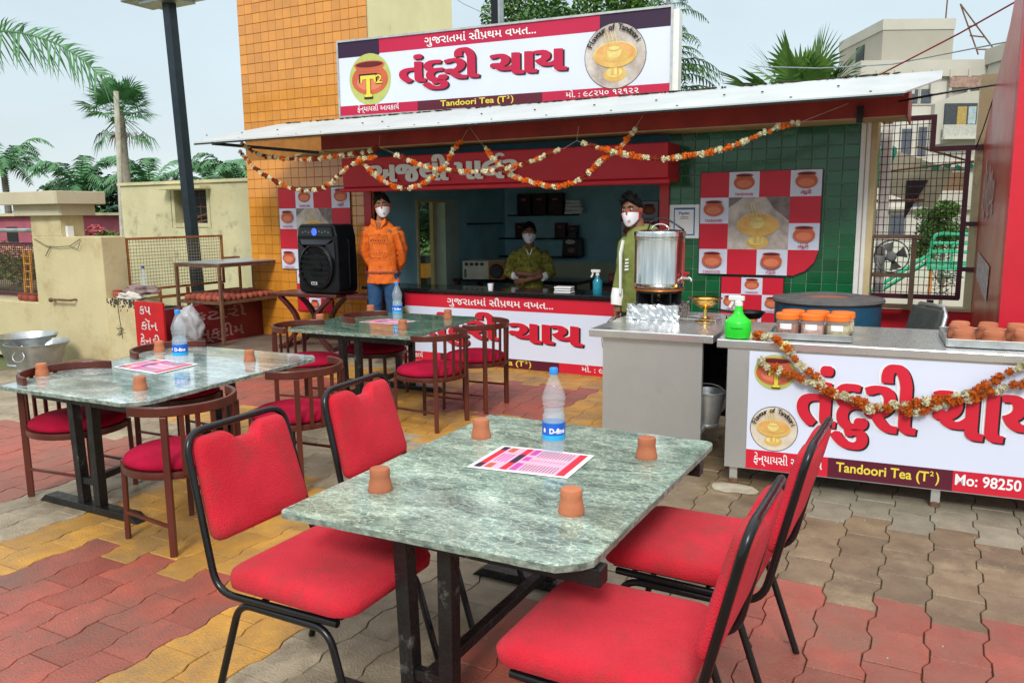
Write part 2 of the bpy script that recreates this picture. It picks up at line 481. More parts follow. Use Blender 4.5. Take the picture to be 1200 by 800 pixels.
M['darkgold'] = mat('dried_marigold', (0.42, 0.045, 0.012), 0.8, col2=(0.22, 0.022, 0.008), scale=60, bump=1.0, bscale=220)
M['whitefl'] = mat('cream_petal', (0.88, 0.84, 0.62), 0.7, col2=(0.78, 0.68, 0.36), scale=60, bump=0.8, bscale=220)
M['yellowfl'] = mat('yellow_petal', (0.80, 0.68, 0.12), 0.7, var=0.2, scale=60)
M['string'] = mat('cotton_string', (0.45, 0.42, 0.33), 0.9)
M['stem'] = mat('flower_green', (0.12, 0.2, 0.04), 0.8)
# print inks
M['pw'] = mat('print_white', (0.66, 0.70, 0.84), 0.45, var=0.02, scale=1)
M['pr'] = mat('print_red', (0.62, 0.012, 0.035), 0.45, var=0.05, scale=1)
M['pr2'] = mat('print_crimson', (0.50, 0.008, 0.055), 0.45, var=0.05, scale=1)
M['pd'] = mat('print_plum', (0.10, 0.006, 0.022), 0.45, var=0.05, scale=1)
M['pdk'] = mat('print_aubergine', (0.030, 0.006, 0.035), 0.45, var=0.05, scale=1)
M['pk'] = mat('print_black', (0.008, 0.008, 0.01), 0.5)
M['py'] = mat('print_yellow', (0.75, 0.60, 0.06), 0.5, var=0.02)
M['pg'] = mat('print_lime', (0.46, 0.50, 0.13), 0.5, var=0.06)
M['pt'] = mat('print_clay', (0.60, 0.13, 0.055), 0.5, col2=(0.48, 0.085, 0.035), scale=2.5)
M['pt2'] = mat('print_clay_light', (0.70, 0.20, 0.10), 0.5, var=0.04)
M['ptd'] = mat('print_pot_mouth', (0.12, 0.006, 0.012), 0.5)
M['pgo'] = mat('print_gold', (0.72, 0.50, 0.14), 0.5, col2=(0.60, 0.32, 0.07), scale=6)
M['pgl'] = mat('print_pale_gold', (0.78, 0.62, 0.22), 0.5, var=0.12, scale=5)
M['psm'] = mat('print_smoke', (0.66, 0.60, 0.54), 0.5, col2=(0.30, 0.22, 0.19), scale=5)
M['pink'] = mat('print_pink', (0.80, 0.42, 0.55), 0.5, var=0.05)
M['mag'] = mat('print_magenta', (0.55, 0.06, 0.38), 0.5, var=0.05)
M['paper'] = mat('white_paper', (0.80, 0.80, 0.80), 0.5, var=0.02)
M['pb'] = mat('print_blue', (0.02, 0.09, 0.35), 0.5)
M['cyan'] = mat('print_cyan', (0.02, 0.35, 0.70), 0.5)
M['white'] = mat('white_plastic', (0.78, 0.78, 0.76), 0.35, var=0.04)
M['glasslike'] = mat('clear_plastic', (0.74, 0.84, 0.88), 0.06, var=0.0, alpha=0.17, bump=0.3, bscale=22, spec=0.9)
M['water'] = mat('bottled_water', (0.45, 0.74, 0.86), 0.03, var=0.0, alpha=0.18)
M['bluecap'] = mat('blue_cap', (0.03, 0.28, 0.75), 0.35)
M['label'] = mat('blue_label', (0.01, 0.12, 0.55), 0.35, var=0.1)
M['labelc'] = mat('cyan_label', (0.02, 0.42, 0.78), 0.35, var=0.1)
M['rust'] = mat('rusty_steel', (0.22, 0.10, 0.045), 0.7, col2=(0.09, 0.055, 0.04), scale=14, bump=0.5, bscale=60)
M['rustor'] = mat('rusty_orange_paint', (0.40, 0.15, 0.03), 0.7, col2=(0.22, 0.07, 0.03), scale=10, bump=0.4)
M['mesh'] = mat('mesh_wire', (0.28, 0.22, 0.13), 0.6)
M['maroon'] = mat('maroon_paint', (0.085, 0.012, 0.028), 0.4, var=0.2, scale=6)
M['leaf1'] = mat('leaf_mid', (0.060, 0.150, 0.028), 0.6, col2=(0.026, 0.080, 0.020), scale=1.5)
M['leaf2'] = mat('leaf_bright', (0.115, 0.24, 0.035), 0.6, col2=(0.060, 0.140, 0.020), scale=1.5)
M['leafd'] = mat('leaf_dark', (0.040, 0.105, 0.055), 0.6, col2=(0.024, 0.065, 0.038), scale=1.5)
M['palm'] = mat('palm_leaf', (0.095, 0.245, 0.090), 0.5, col2=(0.060, 0.17, 0.070), scale=2)
M['dry'] = mat('dry_frond', (0.20, 0.15, 0.085), 0.8, var=0.2, scale=3)
M['bark'] = mat('palm_bark', (0.30, 0.27, 0.22), 0.9, col2=(0.17, 0.145, 0.11), scale=6, bump=0.8, bscale=20)
M['skin'] = mat('brown_skin', (0.30, 0.135, 0.075), 0.55, var=0.08, scale=8, spec=0.3)
M['skin2'] = mat('dark_brown_skin', (0.22, 0.095, 0.055), 0.55, var=0.08, scale=8, spec=0.3)
M['hair'] = mat('black_hair', (0.006, 0.005, 0.005), 0.7, var=0.3, scale=60, bump=0.8, bscale=120, spec=0.15)

def uv_free_marble(m, TI, veins):
    """marble: stretched veins and speckle over the green base"""
    n, l = m.node_tree.nodes, m.node_tree.links
    b = n['Principled BSDF']
    base = b.inputs['Base Color'].links[0].from_socket
    g = n.new('ShaderNodeNewGeometry')
    mp_ = n.new('ShaderNodeMapping'); mp_.inputs['Rotation'].default_value = (0, 0, R(-28)); mp_.inputs['Scale'].default_value = (1.0, 2.2, 1)
    l.new(g.outputs['Position'], mp_.inputs['Vector'])
    w = n.new('ShaderNodeTexNoise'); w.inputs['Scale'].default_value = 4.5; w.inputs['Detail'].default_value = 9; w.inputs['Roughness'].default_value = 0.72; w.inputs['Distortion'].default_value = 1.2
    l.new(mp_.outputs[0], w.inputs['Vector'])
    r1 = n.new('ShaderNodeValToRGB')
    r1.color_ramp.elements[0].position = 0.36; r1.color_ramp.elements[0].color = (TI[0] * 0.45, TI[1] * 0.5, TI[2] * 0.5, 1)
    r1.color_ramp.elements[1].position = 0.66; r1.color_ramp.elements[1].color = (TI[0] * 1.9, TI[1] * 1.6, TI[2] * 1.6, 1)
    q = r1.color_ramp.elements.new(0.50); q.color = (*TI, 1)
    l.new(w.outputs[0], r1.inputs[0])
    vo = n.new('ShaderNodeTexVoronoi'); vo.feature = 'DISTANCE_TO_EDGE'; vo.inputs['Scale'].default_value = 16
    w2 = n.new('ShaderNodeTexNoise'); w2.inputs['Scale'].default_value = 18; w2.inputs['Detail'].default_value = 4
    l.new(g.outputs['Position'], w2.inputs['Vector'])
    ad = n.new('ShaderNodeVectorMath'); ad.operation = 'MULTIPLY_ADD'
    l.new(w2.outputs['Color'], ad.inputs[0]); ad.inputs[1].default_value = (0.12, 0.12, 0.12)
    l.new(mp_.outputs[0], ad.inputs[2]); l.new(ad.outputs[0], vo.inputs['Vector'])
    r2 = n.new('ShaderNodeMapRange'); r2.inputs['From Min'].default_value = 0.0; r2.inputs['From Max'].default_value = 0.07
    r2.inputs['To Min'].default_value = veins; r2.inputs['To Max'].default_value = 0.0
    l.new(vo.outputs['Distance'], r2.inputs['Value'])
    mx1 = n.new('ShaderNodeMix'); mx1.data_type = 'RGBA'
    l.new(r2.outputs[0], mx1.inputs[0]); l.new(r1.outputs[0], mx1.inputs[6]); mx1.inputs[7].default_value = (0.60, 0.66, 0.52, 1)
    sp = n.new('ShaderNodeTexNoise'); sp.inputs['Scale'].default_value = 70; sp.inputs['Detail'].default_value = 5; sp.inputs['Roughness'].default_value = 0.8
    l.new(mp_.outputs[0], sp.inputs['Vector'])
    r3 = n.new('ShaderNodeMapRange'); r3.inputs['From Min'].default_value = 0.44; r3.inputs['From Max'].default_value = 0.62
    r3.inputs['To Min'].default_value = 1.25; r3.inputs['To Max'].default_value = 0.55
    l.new(sp.outputs[0], r3.inputs['Value'])
    vs = n.new('ShaderNodeVectorMath'); vs.operation = 'SCALE'
    l.new(mx1.outputs[2], vs.inputs[0]); l.new(r3.outputs[0], vs.inputs['Scale'])
    big = n.new('ShaderNodeTexNoise'); big.inputs['Scale'].default_value = 2.2; big.inputs['Detail'].default_value = 5; big.inputs['Distortion'].default_value = 0.8
    l.new(mp_.outputs[0], big.inputs['Vector'])
    r4 = n.new('ShaderNodeMapRange'); r4.inputs['From Min'].default_value = 0.35; r4.inputs['From Max'].default_value = 0.65
    r4.inputs['To Min'].default_value = 0.62; r4.inputs['To Max'].default_value = 1.22
    l.new(big.outputs[0], r4.inputs['Value'])
    vs2 = n.new('ShaderNodeVectorMath'); vs2.operation = 'SCALE'
    l.new(vs.outputs[0], vs2.inputs[0]); l.new(r4.outputs[0], vs2.inputs['Scale'])
    l.new(vs2.outputs[0], b.inputs['Base Color'])
uv_free_marble(M['marble'], (0.21, 0.30, 0.245), 0.62)
M['marble_sky_sheen'] = mat('painted_sheen_marble', (0.3, 0.4, 0.4), 0.10, scale=5, spec=0.8, coat=0.6); uv_free_marble(M['marble_sky_sheen'], (0.34, 0.42, 0.40), 0.3)  # paler base colour carries the sky's reflection on this polished top
M['marble_dark'] = mat('dark_green_marble', (0.1, 0.2, 0.15), 0.08, scale=5, spec=0.7, coat=0.3); uv_free_marble(M['marble_dark'], (0.085, 0.175, 0.125), 0.4)

# ------------------------------------------------------------------ ground and pavers
gm = MB(); gm.add([(-150, -20, -0.16), (90, -20, -0.16), (90, 150, -0.16), (-150, 150, -0.16)], [(0, 1, 2, 3)])
struct(gm.build('ground', M['soil']))
pave = MB(); pave.bb(-9.6, 2.6, 0.6, 8.32, -0.15, -0.012)
pavement = struct(pave.build('pavement', M['mortar']))
PW, PL, PD = 0.2145, 0.298, 0.024
def wave(t):
    t = t % 1.0
    if t < 0.34: return 0.0
    if t < 0.5: return PD * (t - 0.34) / 0.16
    if t < 0.84: return PD
    return PD * (1 - (t - 0.84) / 0.16)
def paver_outline(odd):
    t0 = 0.67 if odd else 0.17
    ts = [0.0] + [((a - t0) % 1.0) for a in (0.34, 0.5, 0.84, 0.999)] + [1.0]
    ts = sorted(ts)
    g = 0.0024
    left = [(wave(t0 + t) - PW / 2 - PD / 2 + g, min(max(t, g / PL), 1 - g / PL) * PL - PL / 2) for t in ts]
    right = [(wave(t0 + t) + PW / 2 - PD / 2 - g, min(max(t, g / PL), 1 - g / PL) * PL - PL / 2) for t in reversed(ts)]
    return right[::-1] + left[::-1]
def paver_verts(odd):
    o = paver_outline(odd); c = [0.955 * 1.0, 1]
    n = len(o)
    inner = [(p[0] * 0.978, p[1] * 0.984) for p in o]
    vs = [(p[0], p[1], -0.03) for p in o] + [(p[0], p[1], -0.004) for p in o] + [(p[0], p[1], 0.0) for p in inner]
    fs = [(i, (i + 1) % n, n + (i + 1) % n, n + i) for i in range(n)] + [(n + i, n + (i + 1) % n, 2 * n + (i + 1) % n, 2 * n + i) for i in range(n)] + [tuple(range(2 * n, 3 * n))]
    return vs, fs
def zone(x, y):
    def inr(a, b, c, d): return a <= x <= b and c <= y <= d
    if y > 4.78 and x > -0.9: return 'c1'
    if -2.3 < x < -0.75 and 4.0 < y < 6.2: return 'w1'
    if inr(-1.75, 1.5, 0.5, 3.05) or inr(-0.82, 2.6, 3.0, 3.82): return 'r3'
    if inr(-2.0, 2.6, 3.6, 4.75): return 'w1' if (x + y * 0.4 + noise(x * 2, y * 2) * 0.6) > 0.15 or y > 4.2 else 'g1'
    if inr(-4.1, -2.77, 0.5, 2.62): return 'r1'
    if inr(-4.5, -2.37, 0.5, 3.9): return 'y1'
    if inr(-4.2, -2.9, 5.97, 7.4): return 'r1'
    if inr(-4.95, -1.9, 5.1, 8.4): return 'y1'
    if inr(-7.3, -5.2, 2.7, 4.1): return 'r3'
    if inr(-6.6, -5.3, 5.2, 6.6): return 'r1'
    if inr(-7.1, -4.9, 4.7, 7.3): return 'y1'
    return 'g1'
PAV = []
i = 0
x = -9.5
while x < 2.5:
    odd = i % 2; y = 0.7 + (0.5 * PL if odd else 0.0)
    while y < 8.15:
        PAV.append((x, y, odd)); y += PL
    x += PW; i += 1
rk = []
for k, (x, y, odd) in enumerate(PAV):
    d = in_frame((x, y, 0), 0.03)
    rk.append((d if d else 1e6, k))
rk.sort()
near = set(k for d, k in rk[:298] if d < 1e5)
pm = {}
for odd in (0, 1):
    for zn in ('y1', 'r1', 'r3', 'g1', 'w1', 'c1'):
        b_ = MB(); b_.add(*paver_verts(odd)); pm[odd, zn] = b_.mesh('paver', M[zn])
ZN = ['y1', 'r1', 'r3', 'g1', 'w1', 'c1']
far = MB()
PV = [paver_verts(0), paver_verts(1)]
for k, (x, y, odd) in enumerate(PAV):
    zn = zone(x, y)
    dz = random.uniform(-0.0015, 0.0015); tx = random.uniform(-0.006, 0.006); ty = random.uniform(-0.006, 0.006)
    if k in near:
        o = bpy.data.objects.new('paver', pm[odd, zn]); COL.objects.link(o); o.parent = pavement
        o.location = (x, y, dz); o.rotation_euler = (tx, ty, random.uniform(-0.006, 0.006))
    else:
        vs, fs = PV[odd]
        far.add([(x + p[0], y + p[1], p[2] + dz + p[0] * ty + p[1] * tx) for p in vs], fs, ZN.index(zn))
fo = far.build('distant_pavers', [M[z] for z in ZN], pavement); tag(fo, kind='stuff')

# raised stone step along the front of the building
st = MB()
st.prism([(-8.62, 6.95), (-8.62, 8.3), (-5.9, 8.3), (-5.9, 7.9), (-6.45, 7.9), (-6.45, 7.25), (-7.2, 6.85)], 'z', -0.05, 0.1)
M['stone'] = mat('grey_stone_slab', (0.20, 0.155, 0.115), 0.7, col2=(0.12, 0.09, 0.065), scale=4, bump=0.3)
struct(st.build('plinth', M['stone'], bevel=0.01))

# ------------------------------------------------------------------ tea stall building
YF = 8.30
bld = thing('tea_stall_building', 'orange and green tiled tea stall with a red fronted serving hatch and white sheet roof', 'building', (-4.5, YF, 0))
BO = Vector((-4.5, YF, 0))
def bl(mb, name, m, **k):      # part of the building, given in world coordinates
    mb2 = mb
    mb2.v = [(p[0] - BO.x, p[1] - BO.y, p[2] - BO.z) for p in mb2.v]
    return mb2.build(name, m, bld, **k)
# tower with the orange tiles
w = MB(); w.bb(-8.59, -6.60, YF + 0.006, 9.15, 0, 2.75); w.bb(-6.60, -6.44, YF + 0.006, YF + 0.12, 0, 2.75); w.bb(-8.59, -6.44, YF + 0.006, 10.28, 2.75, 6.2); bl(w, 'tower_wall', [mat('yellow_render', (0.84, 0.74, 0.42), 0.9, col2=(0.74, 0.63, 0.34), scale=1.3, bump=0.4, bscale=10, stain=(0.35, 0.3, 0.18), stainscale=1.8, stainlo=0.6, stainhi=0.7)])
w = MB(); w.bb(-8.60, -6.43, YF - 0.002, YF + 0.004, 0.1, 6.2); bl(w, 'grout_bed', M['ogrout'])
def tile_grid(x0, x1, z0, z1, nx, nz, y, m, g, name, limit, keep=None, prefer=None):
    tw, th = (x1 - x0) / nx, (z1 - z0) / nz
    cells = []
    for i in range(nx):
        for j in range(nz):
            cx, cz = x0 + (i + 0.5) * tw, z0 + (j + 0.5) * th
            if keep and not keep(cx, cz): continue
            vis = in_frame((cx, y, cz), 0.01) is not None
            cells.append((0 if (vis and (prefer is None or prefer(cx, cz))) else 1, -cx, cx, cz))
    cells.sort()
    b_ = MB(); a, c, t = (tw - g) / 2, (th - g) / 2, 0.007
    e = 0.003
    vs = [(-a, 0, -c), (a, 0, -c), (a, 0, c), (-a, 0, c), (-a + e, -t, -c + e), (a - e, -t, -c + e), (a - e, -t, c - e), (-a + e, -t, c - e)]
    fs = [(0, 1, 5, 4), (1, 2, 6, 5), (2, 3, 7, 6), (3, 0, 4, 7), (4, 5, 6, 7)]
    b_.add(vs, fs); me = b_.mesh(name, m)
    rest = MB()
    for k, (_, _, cx, cz) in enumerate(cells):
        rx, rz = random.gauss(0, 0.006), random.gauss(0, 0.006)
        if k < limit:
            o = bpy.data.objects.new(name, me); COL.objects.link(o); o.parent = bld
            o.location = (cx - BO.x, y - BO.y, cz - BO.z); o.rotation_euler = (rx, 0, rz)
        else:
            rest.add([(cx + p[0], y + p[1] + p[0] * rz * 1.0, cz + p[2]) for p in vs], fs)
    if rest.v: tag(bl(rest, 'tiling', m), kind='stuff')
pos_sign = lambda x, z: not (-8.03 < x < -6.78 and 1.02 < z < 2.14)
tile_grid(-8.60, -6.43, 0.1, 6.2, 16, 48, YF - 0.003, M['orange'], 0.0032, 'orange_tile', 299, keep=lambda x, z: not (2.50 < z < 2.74),
          prefer=lambda x, z: (2.74 < z < 5.0 and (x < -6.3)) and not (x > -6.55 and z < 3.9) or (z < 2.0 and x < -8.05))
# green tiled wall
w = MB(); w.bb(-2.58, -0.70, YF + 0.006, 8.6, 0, 2.62); w.bb(-0.7, -0.60, YF - 0.01, 8.6, 0, 2.62, 1)
bl(w, 'green_wall', [M['ggrout'], M['cream']])
w = MB(); w.bb(-2.58, -0.74, YF, YF + 0.005, 0.0, 2.6); bl(w, 'grout_sheet', M['ggrout'])
tile_grid(-2.58, -0.745, 0.10, 2.60, 13, 21, YF - 0.001, M['green'], 0.005, 'green_tile', 273)
w = MB(); w.bb(-0.742, -0.70, YF - 0.02, YF + 0.03, 0, 2.6); w.bb(-0.69, -0.655, YF - 0.03, YF + 0.0, 0, 2.6); bl(w, 'edge_pipe', M['white'], bevel=0.004)
# wall panels left of the hatch, lintel, slab
w = MB(); w.bb(-2.66, -2.56, YF - 0.04, YF + 0.10, 0.1, 2.06); bl(w, 'hatch_post', M['redpaint'], bevel=0.004)
w = MB(); w.bb(-6.56, -6.44, YF - 0.04, YF + 0.10, 0.1, 2.06); bl(w, 'hatch_post', M['redpaint'], bevel=0.004)
w = MB(); w.bb(-6.43, -2.58, YF, YF + 0.12, 2.06, 2.62); bl(w, 'lintel_wall', mat('deep_teal_paint', (0.03, 0.14, 0.20), 0.6, var=0.15, scale=2, bump=0.1))
slab = MB(); slab.bb(-6.84, -0.36, 7.86, 8.29, 2.548, 2.74); slab.bb(-6.84, -0.36, 7.85, 7.859, 2.556, 2.74, 1)
slab.bb(-0.359, -0.345, 7.85, 8.6, 2.54, 2.80, 1); slab.bb(-6.855, -6.841, 7.85, 8.28, 2.556, 2.74, 1)
bl(slab, 'roof_slab', [M['cream'], M['redbeam']])
sf = MB(); sf.prism([(-7.7, 8.29), (-7.3, 8.0), (-6.87, 7.9), (-6.87, 8.29)], 'z', 2.535, 2.56); bl(sf, 'soffit_board', M['cream'])
# sheet roof: slopes up from the eave towards the back
rf = MB()
pts = [(-7.98, 6.90, 2.64), (-0.33, 6.90, 2.632), (-0.10, 7.45, 2.78), (-0.10, 7.875, 2.905), (-7.55, 7.875, 2.91), (-8.0, 7.4, 2.77)]
vs = pts + [(p[0], p[1], p[2] - 0.012) for p in pts]
rf.add(vs, [tuple(range(6)), tuple(reversed(range(6, 12)))] + [(i, (i + 1) % 6, 6 + (i + 1) % 6, 6 + i) for i in range(6)])
bl(rf, 'roof_sheet', M['roof'])
rr = MB(); rr.tube([(-8.0, 6.91, 2.615), (-0.34, 6.91, 2.612)], None, sect=(0.016, 0.018), up=(0, 0, 1)); bl(rr, 'eave_rail', M['black'])
rb = MB(); rb.tube([(-7.75, 6.95, 2.615), (-6.85, 7.80, 2.52)], None, sect=(0.035, 0.035), up=(0, 0, 1)); bl(rb, 'eave_bracket', M['black'])
rb = MB(); rb.box((-0.72, 7.82, 2.58), (0.05, 0.05, 0.14)); bl(rb, 'eave_hanger', M['black'])
bo = MB()
for i in range(26):
    x = -8.3 + i * 0.31 + random.uniform(-0.03, 0.03); t = random.choice((0.10, 0.45))
    bo.lathe([(0.012, 0), (0.012, 0.006), (0.004, 0.012)], (x, 6.9 + t, 2.626 + t * 0.31), 8)
bl(bo, 'roof_bolt', M['black'])
rk_ = MB()
for i in range(170):
    x = random.uniform(-7.4, -0.4)
    rk_.ell((x, 7.86 + random.uniform(-0.01, 0.01), 2.912), (random.uniform(0.02, 0.06), 0.012, 0.007), 6, 4, (0, 0, random.random() * 3))
bl(rk_, 'roof_debris', mat('dead_leaves', (0.07, 0.05, 0.03), 0.95, var=0.3, scale=20))
# shutter box with lettering
sb = MB()
sb.prism([(7.90, 2.10), (7.88, 2.44), (8.295, 2.44), (8.295, 2.06), (7.93, 2.06)], 'x', -6.58, -2.46)
sb.bb(-6.62, -2.44, 7.87, 7.93, 2.035, 2.085)
sbo = bl(sb, 'shutter_box', M['redwall'], bevel=0.012)
pt = Print(0.002)
AW = "અજલી પાલર"
pt.heavy(AW, 0.0, 2.02, 0.0, 0.175, M['white'], 0.035, 0.014); pt.text(AW, 0.0, 2.02, 0.0, 0.175, M['white'], 0.014, extra=[('reph', "અજલી પાલ")])
pt.build('lettering', bld, (-6.13 - BO.x, 7.872 - BO.y, 2.145))
# interior of the shop
it = MB()
it.add([(-6.47, 8.34, 0), (-6.47, 9.32, 0), (-6.47, 9.32, 2.62), (-6.47, 8.34, 2.62)], [(0, 1, 2, 3)])
it = MB()
it.bb(-6.59, -6.47, 8.42, 9.32, 0, 2.62); it.bb(-6.59, -6.47, 10.34, 11.9, 0, 2.62); it.bb(-6.59, -6.47, 9.32, 10.34, 1.95, 2.62); it.bb(-6.59, -6.47, 9.32, 10.34, 0, 0.25)
bl(it, 'side_wall', M['teal'])
it = MB(); it.bb(-6.59, -2.4, 11.86, 11.98, 0.98, 2.62); bl(it, 'back_wall', M['teal'])
it = MB(); it.bb(-6.46, -2.5, 11.845, 11.98, 0, 0.98); bl(it, 'dado', M['dado'])
it = MB(); it.bb(-2.52, -2.4, 8.42, 11.86, 0, 2.62); bl(it, 'side_wall', M['teal'])
it = MB(); it.bb(-6.6, -2.4, 8.42, 12.0, 2.625, 2.70); bl(it, 'ceiling', M['teal2'])
it = MB(); it.bb(-6.6, -2.4, 8.0, 12.0, -0.1, 0.0); bl(it, 'shop_floor', M['stone'])
it = MB(); it.bb(-6.62, -6.44, 9.28, 9.32, 0.2, 1.97); it.bb(-6.62, -6.44, 9.98, 10.36, 0.2, 1.97, 1); it.bb(-6.62, -6.44, 9.32, 9.98, 1.93, 1.97)
bl(it, 'door_reveal', [M['cream'], mat('pale_green_paint', (0.42, 0.52, 0.47), 0.6, var=0.06)])
it = MB(); it.bb(-6.66, -6.60, 9.90, 9.985, 0.2, 1.93); bl(it, 'door_frame', M['beige'])
for (x0, x1, z) in ((-6.3, -5.12, 1.73), (-6.46, -5.05, 1.36), (-6.46, -5.05, 1.07)):
    it = MB(); it.bb(x0, x1, 11.62, 11.84, z - 0.012, z + 0.012); bl(it, 'wall_shelf', M['granite'])
it = MB(); it.bb(-6.465, -6.3, 10.62, 11.5, 1.60, 1.62); bl(it, 'wall_shelf', M['granite'])

# ------------------------------------------------------------------ checkered tandoori posters
def pot(p, cx, cz, w, body=None, name=None, tx=None):
    h = w * 0.62
    p.layer(); p.disc(cx, cz, w * 0.5, M['pt'], h * 0.56)
    p.layer(); p.poly([(cx - w * 0.34, cz + h * 0.30), (cx + w * 0.34, cz + h * 0.30), (cx + w * 0.40, cz + h * 0.54), (cx - w * 0.40, cz + h * 0.54)], M['pt']); p.disc(cx, cz - h * 0.10, w * 0.36, M['pt2'], h * 0.30)
    p.layer(); p.disc(cx, cz + h * 0.54, w * 0.42, M['pt'], h * 0.15)
    p.layer(); p.disc(cx, cz + h * 0.55, w * 0.37, M['ptd'], h * 0.105)
M['pgo2'] = mat('print_dish_inside', (0.76, 0.44, 0.16), 0.5, col2=(0.62, 0.27, 0.08), scale=9)
M['pdark'] = mat('print_dark_corner', (0.10, 0.07, 0.07), 0.5, col2=(0.30, 0.24, 0.22), scale=9)
def dish(p, cx, cz, r):
    """printed photo of a brass dish with a smoking cup, as a round or square print"""
    def d(x, z, rx, rz, m): p.layer(); p.disc(cx + x * r, cz + z * r, rx * r, M[m], rz * r)
    d(0, -0.62, 0.42, 0.26, 'pgo'); d(-0.03, -0.56, 0.30, 0.16, 'pgl')
    p.layer(); p.rect(cx - r * 0.15, cx + r * 0.15, cz - r * 0.66, cz - r * 0.3, M['pgo'])
    p.layer(); p.rect(cx - r * 0.02, cx + r * 0.08, cz - r * 0.64, cz - r * 0.3, M['pgl'])
    d(0, 0.05, 0.80, 0.45, 'pgl'); d(0, 0.03, 0.78, 0.43, 'pgo'); d(0.02, 0.12, 0.70, 0.34, 'pgo2'); d(0.05, 0.02, 0.5, 0.2, 'pgo')
    d(-0.02, 0.14, 0.26, 0.24, 'pgl'); d(-0.02, 0.26, 0.25, 0.11, 'pgo'); d(-0.02, 0.26, 0.20, 0.075, 'pgl')
    p.layer()
    for k in range(4):
        x = cx - r * 0.30 + k * r * 0.13
        p.poly([(x, cz + r * 0.36), (x + r * 0.03, cz + r * 0.36), (x - r * 0.10, cz + r * 0.84), (x - r * 0.13, cz + r * 0.84)], M['pgl'])
def poster(name, label, x0, z0, cw, ch, cols, rows, white, photo=None, curl=False, y=YF - 0.03, cut=None):
    t = thing(name, label, 'poster', (x0, y, z0))
    bk = MB()
    Wd, Hh = cw * cols, ch * rows
    if curl:
        out = [(0, 0), (Wd * 0.80, 0), (Wd * 0.90, 0.05), (Wd * 0.97, 0.14), (Wd, 0.30), (Wd, Hh), (0, Hh)]
    else:
        out = [(0, 0), (Wd, 0), (Wd, Hh), (0, Hh)]
    bk.prism([(a, b) for a, b in out], 'y', 0.0, 0.012)
    bk.build('backing', M['maroon'], t)
    p = Print(0.0012); p.layer()
    for i in range(cols):
        for j in range(rows):
            if photo and photo[0] <= i < photo[0] + photo[2] and photo[1] <= j < photo[1] + photo[3]: continue
            w_ = (i, j) in white
            e = 0.006 if (i in (0,)) else 0
            if curl and i == cols - 1 and j == 0:
                p.poly([(i * cw, 0.008), (Wd * 0.80, 0.008), (Wd * 0.89, 0.055), (Wd * 0.96, 0.14), (Wd - 0.008, 0.30 if ch > 0.3 else ch), (Wd - 0.008, ch), (i * cw, ch)], M['pr'])
                continue
            p.rect(i * cw + (0.008 if i == 0 else 0), (i + 1) * cw - (0.008 if i == cols - 1 else 0), j * ch + (0.006 if j == 0 else 0), (j + 1) * ch - (0.008 if j == rows - 1 else 0), M['pw'] if w_ else M['pr'])
    n = 0
    for (i, j) in white:
        cx, cz = (i + 0.5) * cw, (j + 0.56) * ch
        if not (0 <= i < cols and 0 <= j < rows): continue
        pot(p, cx, cz, cw * 0.70)
        p.layer()
        if n % 2 == 0: p.text("TANDOORI", (i + 0.2) * cw, (i + 0.8) * cw, (j + 0.07) * ch, ch * 0.075, M['pr2'], 0.02)
        else: p.text("તંદુરી", (i + 0.33) * cw, (i + 0.67) * cw, (j + 0.10) * ch, ch * 0.09, M['pr2'], 0.02)
        n += 1
    p.build('checker_print', t)
    if photo:
        p = Print(0.0012); p.k = 1
        a, b, c, d = photo
        p.rect(a * cw, (a + c) * cw, b * ch, (b + d) * ch, M['psm']); p.layer(); p.poly([((a + c * 0.62) * cw, (b + d) * ch), ((a + c * 0.75) * cw, (b + d * 0.78) * ch), ((a + c) * cw, (b + d * 0.55) * ch), ((a + c) * cw, (b + d) * ch)], M['pdark']); p.poly([(a * cw, (b + d * 0.8) * ch), ((a + c * 0.25) * cw, (b + d) * ch), (a * cw, (b + d) * ch)], M['pdark'])
        dish(p, (a + c * 0.5) * cw, (b + d * 0.45) * ch, min(c * cw, d * ch) * 0.5)
        p.build('photo_print', t)
    return t
poster('checkered_poster', 'large red and white checkered pot poster on the green tiles', -2.235, 1.12, 0.295, 0.258, 4, 4,
       [(1, 3), (3, 3), (0, 2), (3, 1), (0, 0), (2, 0)], (1, 1, 2, 2), True)
poster('checkered_poster', 'narrow checkered poster strip hanging below the large pot poster on the green tiles', -1.995, 0.57, 0.208, 0.178, 3, 3,
       [(1, 2), (0, 1), (2, 1), (1, 0)])
poster('checkered_poster', 'checkered clay pot poster on the orange tiles partly hidden by the black loudspeaker', -8.02, 1.04, 0.31, 0.272, 4, 4,
       [(1, 3), (3, 3), (0, 2), (3, 1), (0, 0), (2, 0)], (1, 1, 2, 2))
poster('checkered_poster', 'small checkered poster strip low on the orange tiles behind the loudspeaker bench', -7.76, 0.47, 0.205, 0.19, 3, 3,
       [(0, 2), (1, 0), (2, 1)])
poster('checkered_poster', 'shaded checkered pot poster on the back wall inside the shop', -4.42, 1.0, 0.30, 0.31, 2, 3,
       [(1, 2), (0, 1), (1, 0)], y=11.83)
t = thing('payment_notice', 'white payment notice with a blue border taped to the green tiles', 'notice', (-2.555, YF - 0.014, 1.485))
b_ = MB(); b_.bb(0, 0.315, 0, 0.006, 0, 0.345); b_.build('card', M['paper'], t)
p = Print(0.001); p.layer(); p.rect(0.045, 0.27, 0.03, 0.315, M['cyan']); p.layer(); p.rect(0.05, 0.265, 0.035, 0.310, M['pb'])
p.layer(); p.rect(0.058, 0.257, 0.043, 0.295, M['paper']); p.layer(); p.text("Paytm", 0.10, 0.21, 0.245, 0.022, M['pb'], 0.03)
p.rect(0.12, 0.20, 0.215, 0.221, M['pk']); p.rect(0.11, 0.205, 0.20, 0.204, M['pk'])
p.build('notice_print', t)

